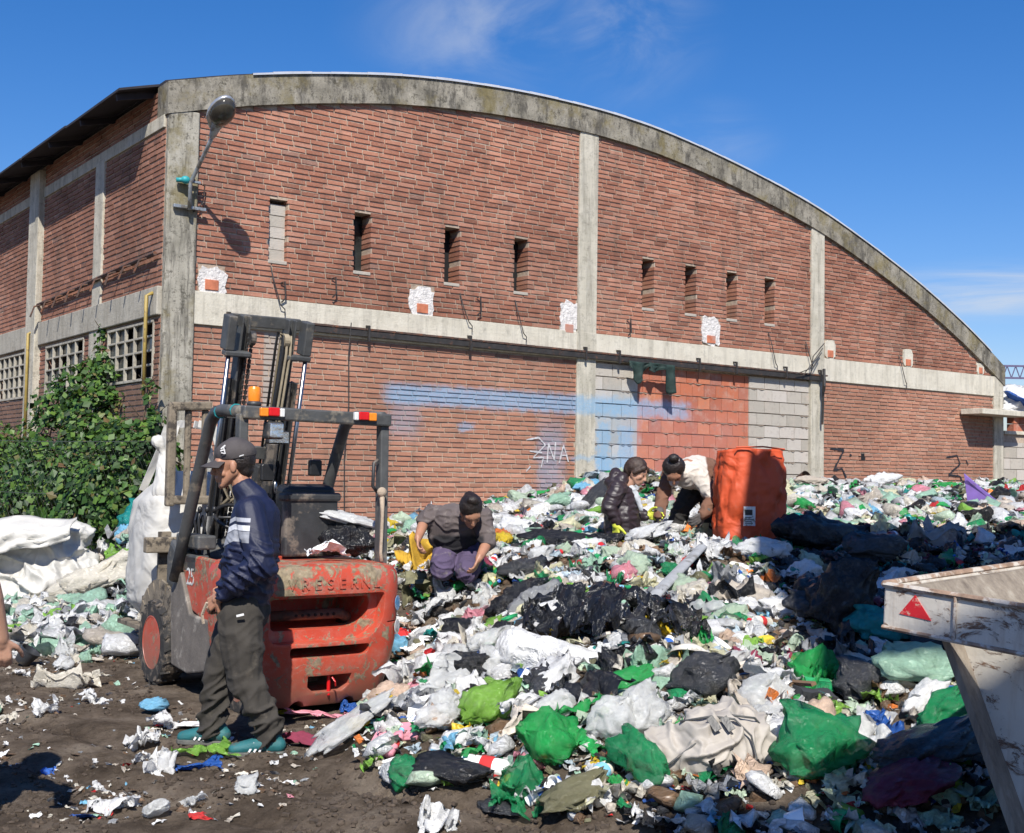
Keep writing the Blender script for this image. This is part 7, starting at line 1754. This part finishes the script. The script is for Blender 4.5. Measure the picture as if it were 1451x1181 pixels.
for k in range(5):
    v, f = ICO[2] if k % 2 else ([V(q) for q in ((-1, -.6, -.5), (1, -.6, -.5), (1, .6, -.5), (-1, .6, -.5), (-1, -.6, .5), (1, -.6, .5), (1, .6, .5), (-1, .6, .5))], [(0, 3, 2, 1), (4, 5, 6, 7), (0, 1, 5, 4), (1, 2, 6, 5), (2, 3, 7, 6), (3, 0, 4, 7)])
    chunk.append(([q*(1+.4*noise.noise(q*2+V((k, 0, 0)))) for q in v], f))
lowbag = [bag_geo(60+i, 3, .6, True) for i in range(5)]; lowsheet = [sheet_geo(70+i, 9, .24, .7) for i in range(5)]; lowsheet2 = [sheet_geo(80+i, 7, .34, .9) for i in range(5)]; lowbag = [bag_geo(60+i, 2 if i < 3 else 3, .6, True) for i in range(5)]
CF = [(a, b) for a, b in CW if a not in ('clear',)]+[('pale_grey', 10), ('white', 6)]
bulk('heaped_bags', lowbag+lowsheet, 1550, 'far', CF, .07, .19, .2, M_FBG, 'mass of mixed bags and film covering the rear of the waste heap up to the wall', 'waste', True)
bulk('heap_base', lowbag[:3]+lowsheet+lowsheet2, 2600, 'near', CF+[('charcoal', 6), ('grey', 5), ('brown', 7), ('olive', 3)], .035, .10, .4, M_FBG, 'layer of mixed trodden-in bags and film underlying the front of the waste heap', 'waste', True)
CS = CW+[('white', 18), ('brown', 24), ('olive', 7), ('red', 2), ('yellow', 2), ('blue', 2), ('orange', 2), ('maroon', 2), ('cream', 8)]
bulk('small_scraps', scr, 14000, 'all', CS, .010, .036, .5, M_SCR, 'countless small paper and plastic scraps over the waste heap', 'scraps')
bulk('rubble_bits', chunk, 2600, 'near', [('brown', 8), ('olive', 4), ('beige', 3), ('charcoal', 5), ('red', 1), ('orange', 1)], .012, .035, .3, M_SCR, 'countless bits of food waste and rubble among the bags', 'scraps')
bulk('far_scraps', scr, 7000, 'far', CS, .02, .06, .5, M_SCR, 'countless small scraps on the rear slope of the heap', 'scraps')
bulk('left_bank', lowbag[3:]+lowsheet+lowsheet2, 460, 'bank', [('white', 9), ('pale_grey', 6), ('mint', 3), ('cream', 5), ('lime', 1), ('grey', 2), ('charcoal', 1), ('beige', 2)], .06, .21, .3, M_FBG, 'bank of mixed film and bags in front of the ivy at the left', 'waste', True)
bulk('mud_litter', scr, 1500, 'left', [('white', 8), ('cream', 6), ('brown', 9), ('beige', 5), ('grey', 3), ('mint', 1), ('red', 1), ('sky_blue', 1)], .008, .026, .4, M_SCR, 'countless small scraps trodden into the mud at the left', 'scraps')
def mudpt():
    y = 4.3+rnd()**1.4*9.5; x = uni(-y*.45, y*.45)
    if infk(x, y) or nz(x*1.1, y*1.1, 12) < uni(-.35, .15): return mudpt()
    return V((x, y, hz(x, y)))
bulk('mud_clods', chunk, 10000, '', [('brown', 5), ('olive', 2), ('charcoal', 3)], .005, .019, .2, simple('clod', (.07, .052, .038), .98, .5, 30, .8, 60), 'countless clods and crumbs of dark mud over the open ground', 'mud', False, .8, [mudpt() for _ in range(10000)])
# ================================================================ SKY, SUN, CAMERA
def setup():
    sc = bpy.context.scene
    w = bpy.data.worlds.new('World'); sc.world = w; w.use_nodes = True; nt = w.node_tree; nt.nodes.clear()
    N = nt.nodes.new; L = nt.links.new
    out = N('ShaderNodeOutputWorld'); bg = N('ShaderNodeBackground'); sky = N('ShaderNodeTexSky')
    sky.sky_type = 'NISHITA'; sky.sun_disc = False; sky.sun_elevation = R_(SUN_E); sky.sun_rotation = R_(SUN_ROT)
    sky.air_density = 1.25; sky.dust_density = .6; sky.ozone_density = 4.; sky.altitude = 600
    tc = N('ShaderNodeTexCoord')
    def blob(dirn, rad, gain, sc):       # a wispy cloud round a compass direction
        mp = N('ShaderNodeMapping'); mp.inputs['Scale'].default_value = sc; L(tc.outputs['Generated'], mp.inputs[0])
        n = N('ShaderNodeTexNoise'); n.inputs['Scale'].default_value = 8.; n.inputs['Detail'].default_value = 9; n.inputs['Roughness'].default_value = .6; n.inputs['Distortion'].default_value = .8
        L(mp.outputs[0], n.inputs[0])
        ds = N('ShaderNodeVectorMath'); ds.operation = 'DISTANCE'; ms = N('ShaderNodeVectorMath'); ms.operation = 'MULTIPLY'; ms.inputs[1].default_value = rad
        L(tc.outputs['Generated'], ms.inputs[0]); L(ms.outputs[0], ds.inputs[0]); d = V(dirn).normalized(); ds.inputs[1].default_value = (d.x*rad[0], d.y*rad[1], d.z*rad[2])
        m1 = N('ShaderNodeMapRange'); m1.interpolation_type = 'SMOOTHSTEP'; m1.inputs[1].default_value = 1.; m1.inputs[2].default_value = 0; m1.inputs[3].default_value = 0; m1.inputs[4].default_value = 1; L(ds.outputs['Value'], m1.inputs[0])
        m2 = N('ShaderNodeMapRange'); m2.interpolation_type = 'SMOOTHSTEP'; m2.inputs[1].default_value = .3; m2.inputs[2].default_value = .74; m2.inputs[4].default_value = gain; L(n.outputs[0], m2.inputs[0])
        mu = N('ShaderNodeMath'); mu.operation = 'MULTIPLY'; L(m1.outputs[0], mu.inputs[0]); L(m2.outputs[0], mu.inputs[1]); return mu.outputs[0]
    bl = [blob(ray(680, 40), (8, 8, 14), .42, (1., 1, 1.6)), blob(ray(880, 45), (11, 11, 13), .42, (1.2, 1, 1.6)), blob(ray(1430, 412), (6, 6, 34), 1., (.6, .6, 5)), blob(ray(1000, 200), (14, 14, 25), .25, (1, 1, 2))]
    ac = bl[0]
    for q in bl[1:]:
        ad = N('ShaderNodeMath'); ad.operation = 'MAXIMUM'; L(ac, ad.inputs[0]); L(q, ad.inputs[1]); ac = ad.outputs[0]
    mx = N('ShaderNodeMix'); mx.data_type = 'RGBA'; L(ac, mx.inputs[0]); mx.inputs[7].default_value = (6.6, 7.0, 7.6, 1)
    hs = N('ShaderNodeHueSaturation'); hs.inputs['Saturation'].default_value = 1.35; L(sky.outputs[0], hs.inputs['Color']); ml = N('ShaderNodeMix'); ml.data_type = 'RGBA'; ml.blend_type = 'MULTIPLY'; ml.inputs[0].default_value = 1; ml.inputs[7].default_value = (1.0, .97, 1.22, 1); L(hs.outputs[0], ml.inputs[6]); L(ml.outputs[2], mx.inputs[6])
    L(mx.outputs[2], bg.inputs[0]); bg.inputs[1].default_value = SKY_S; L(bg.outputs[0], out.inputs[0])
    ld = bpy.data.lights.new('sun', 'SUN'); ld.energy = SUN_S; ld.angle = R_(.55); ld.color = (1, .955, .88)
    lo = bpy.data.objects.new('sun', ld); col.objects.link(lo)
    az = SUN_X; e = R_(SUN_E); d = V((math.sin(az)*math.cos(e), -math.cos(az)*math.cos(e), math.sin(e)))
    lo.rotation_euler = d.to_track_quat('Z', 'Y').to_euler(); lo.location = (0, -5, 20)
    cd = bpy.data.cameras.new('camera'); co = bpy.data.objects.new('camera', cd); col.objects.link(co)
    cd.sensor_width = 36; cd.sensor_fit = 'HORIZONTAL'; cd.lens = 36*FPX/1451; cd.clip_start = .1; cd.clip_end = 1500
    Mx = Matrix((RT, UP, -fwd)).transposed().to_4x4(); Mx.translation = EYE; co.matrix_world = Mx
    sc.camera = co
    vs = sc.view_settings; vs.view_transform = 'Standard'; vs.look = 'None'; vs.exposure = EXPO; vs.gamma = 1
    sc.render.engine = 'CYCLES'
    c = sc.cycles; c.max_bounces = 6; c.diffuse_bounces = 3; c.transparent_max_bounces = 10; c.glossy_bounces = 2; c.transmission_bounces = 3
    c.use_denoising = True
SUN_E, SUN_X, SUN_ROT, SUN_S, SKY_S, EXPO = 45, .06, 180, 4.9, .08, .38
setup()
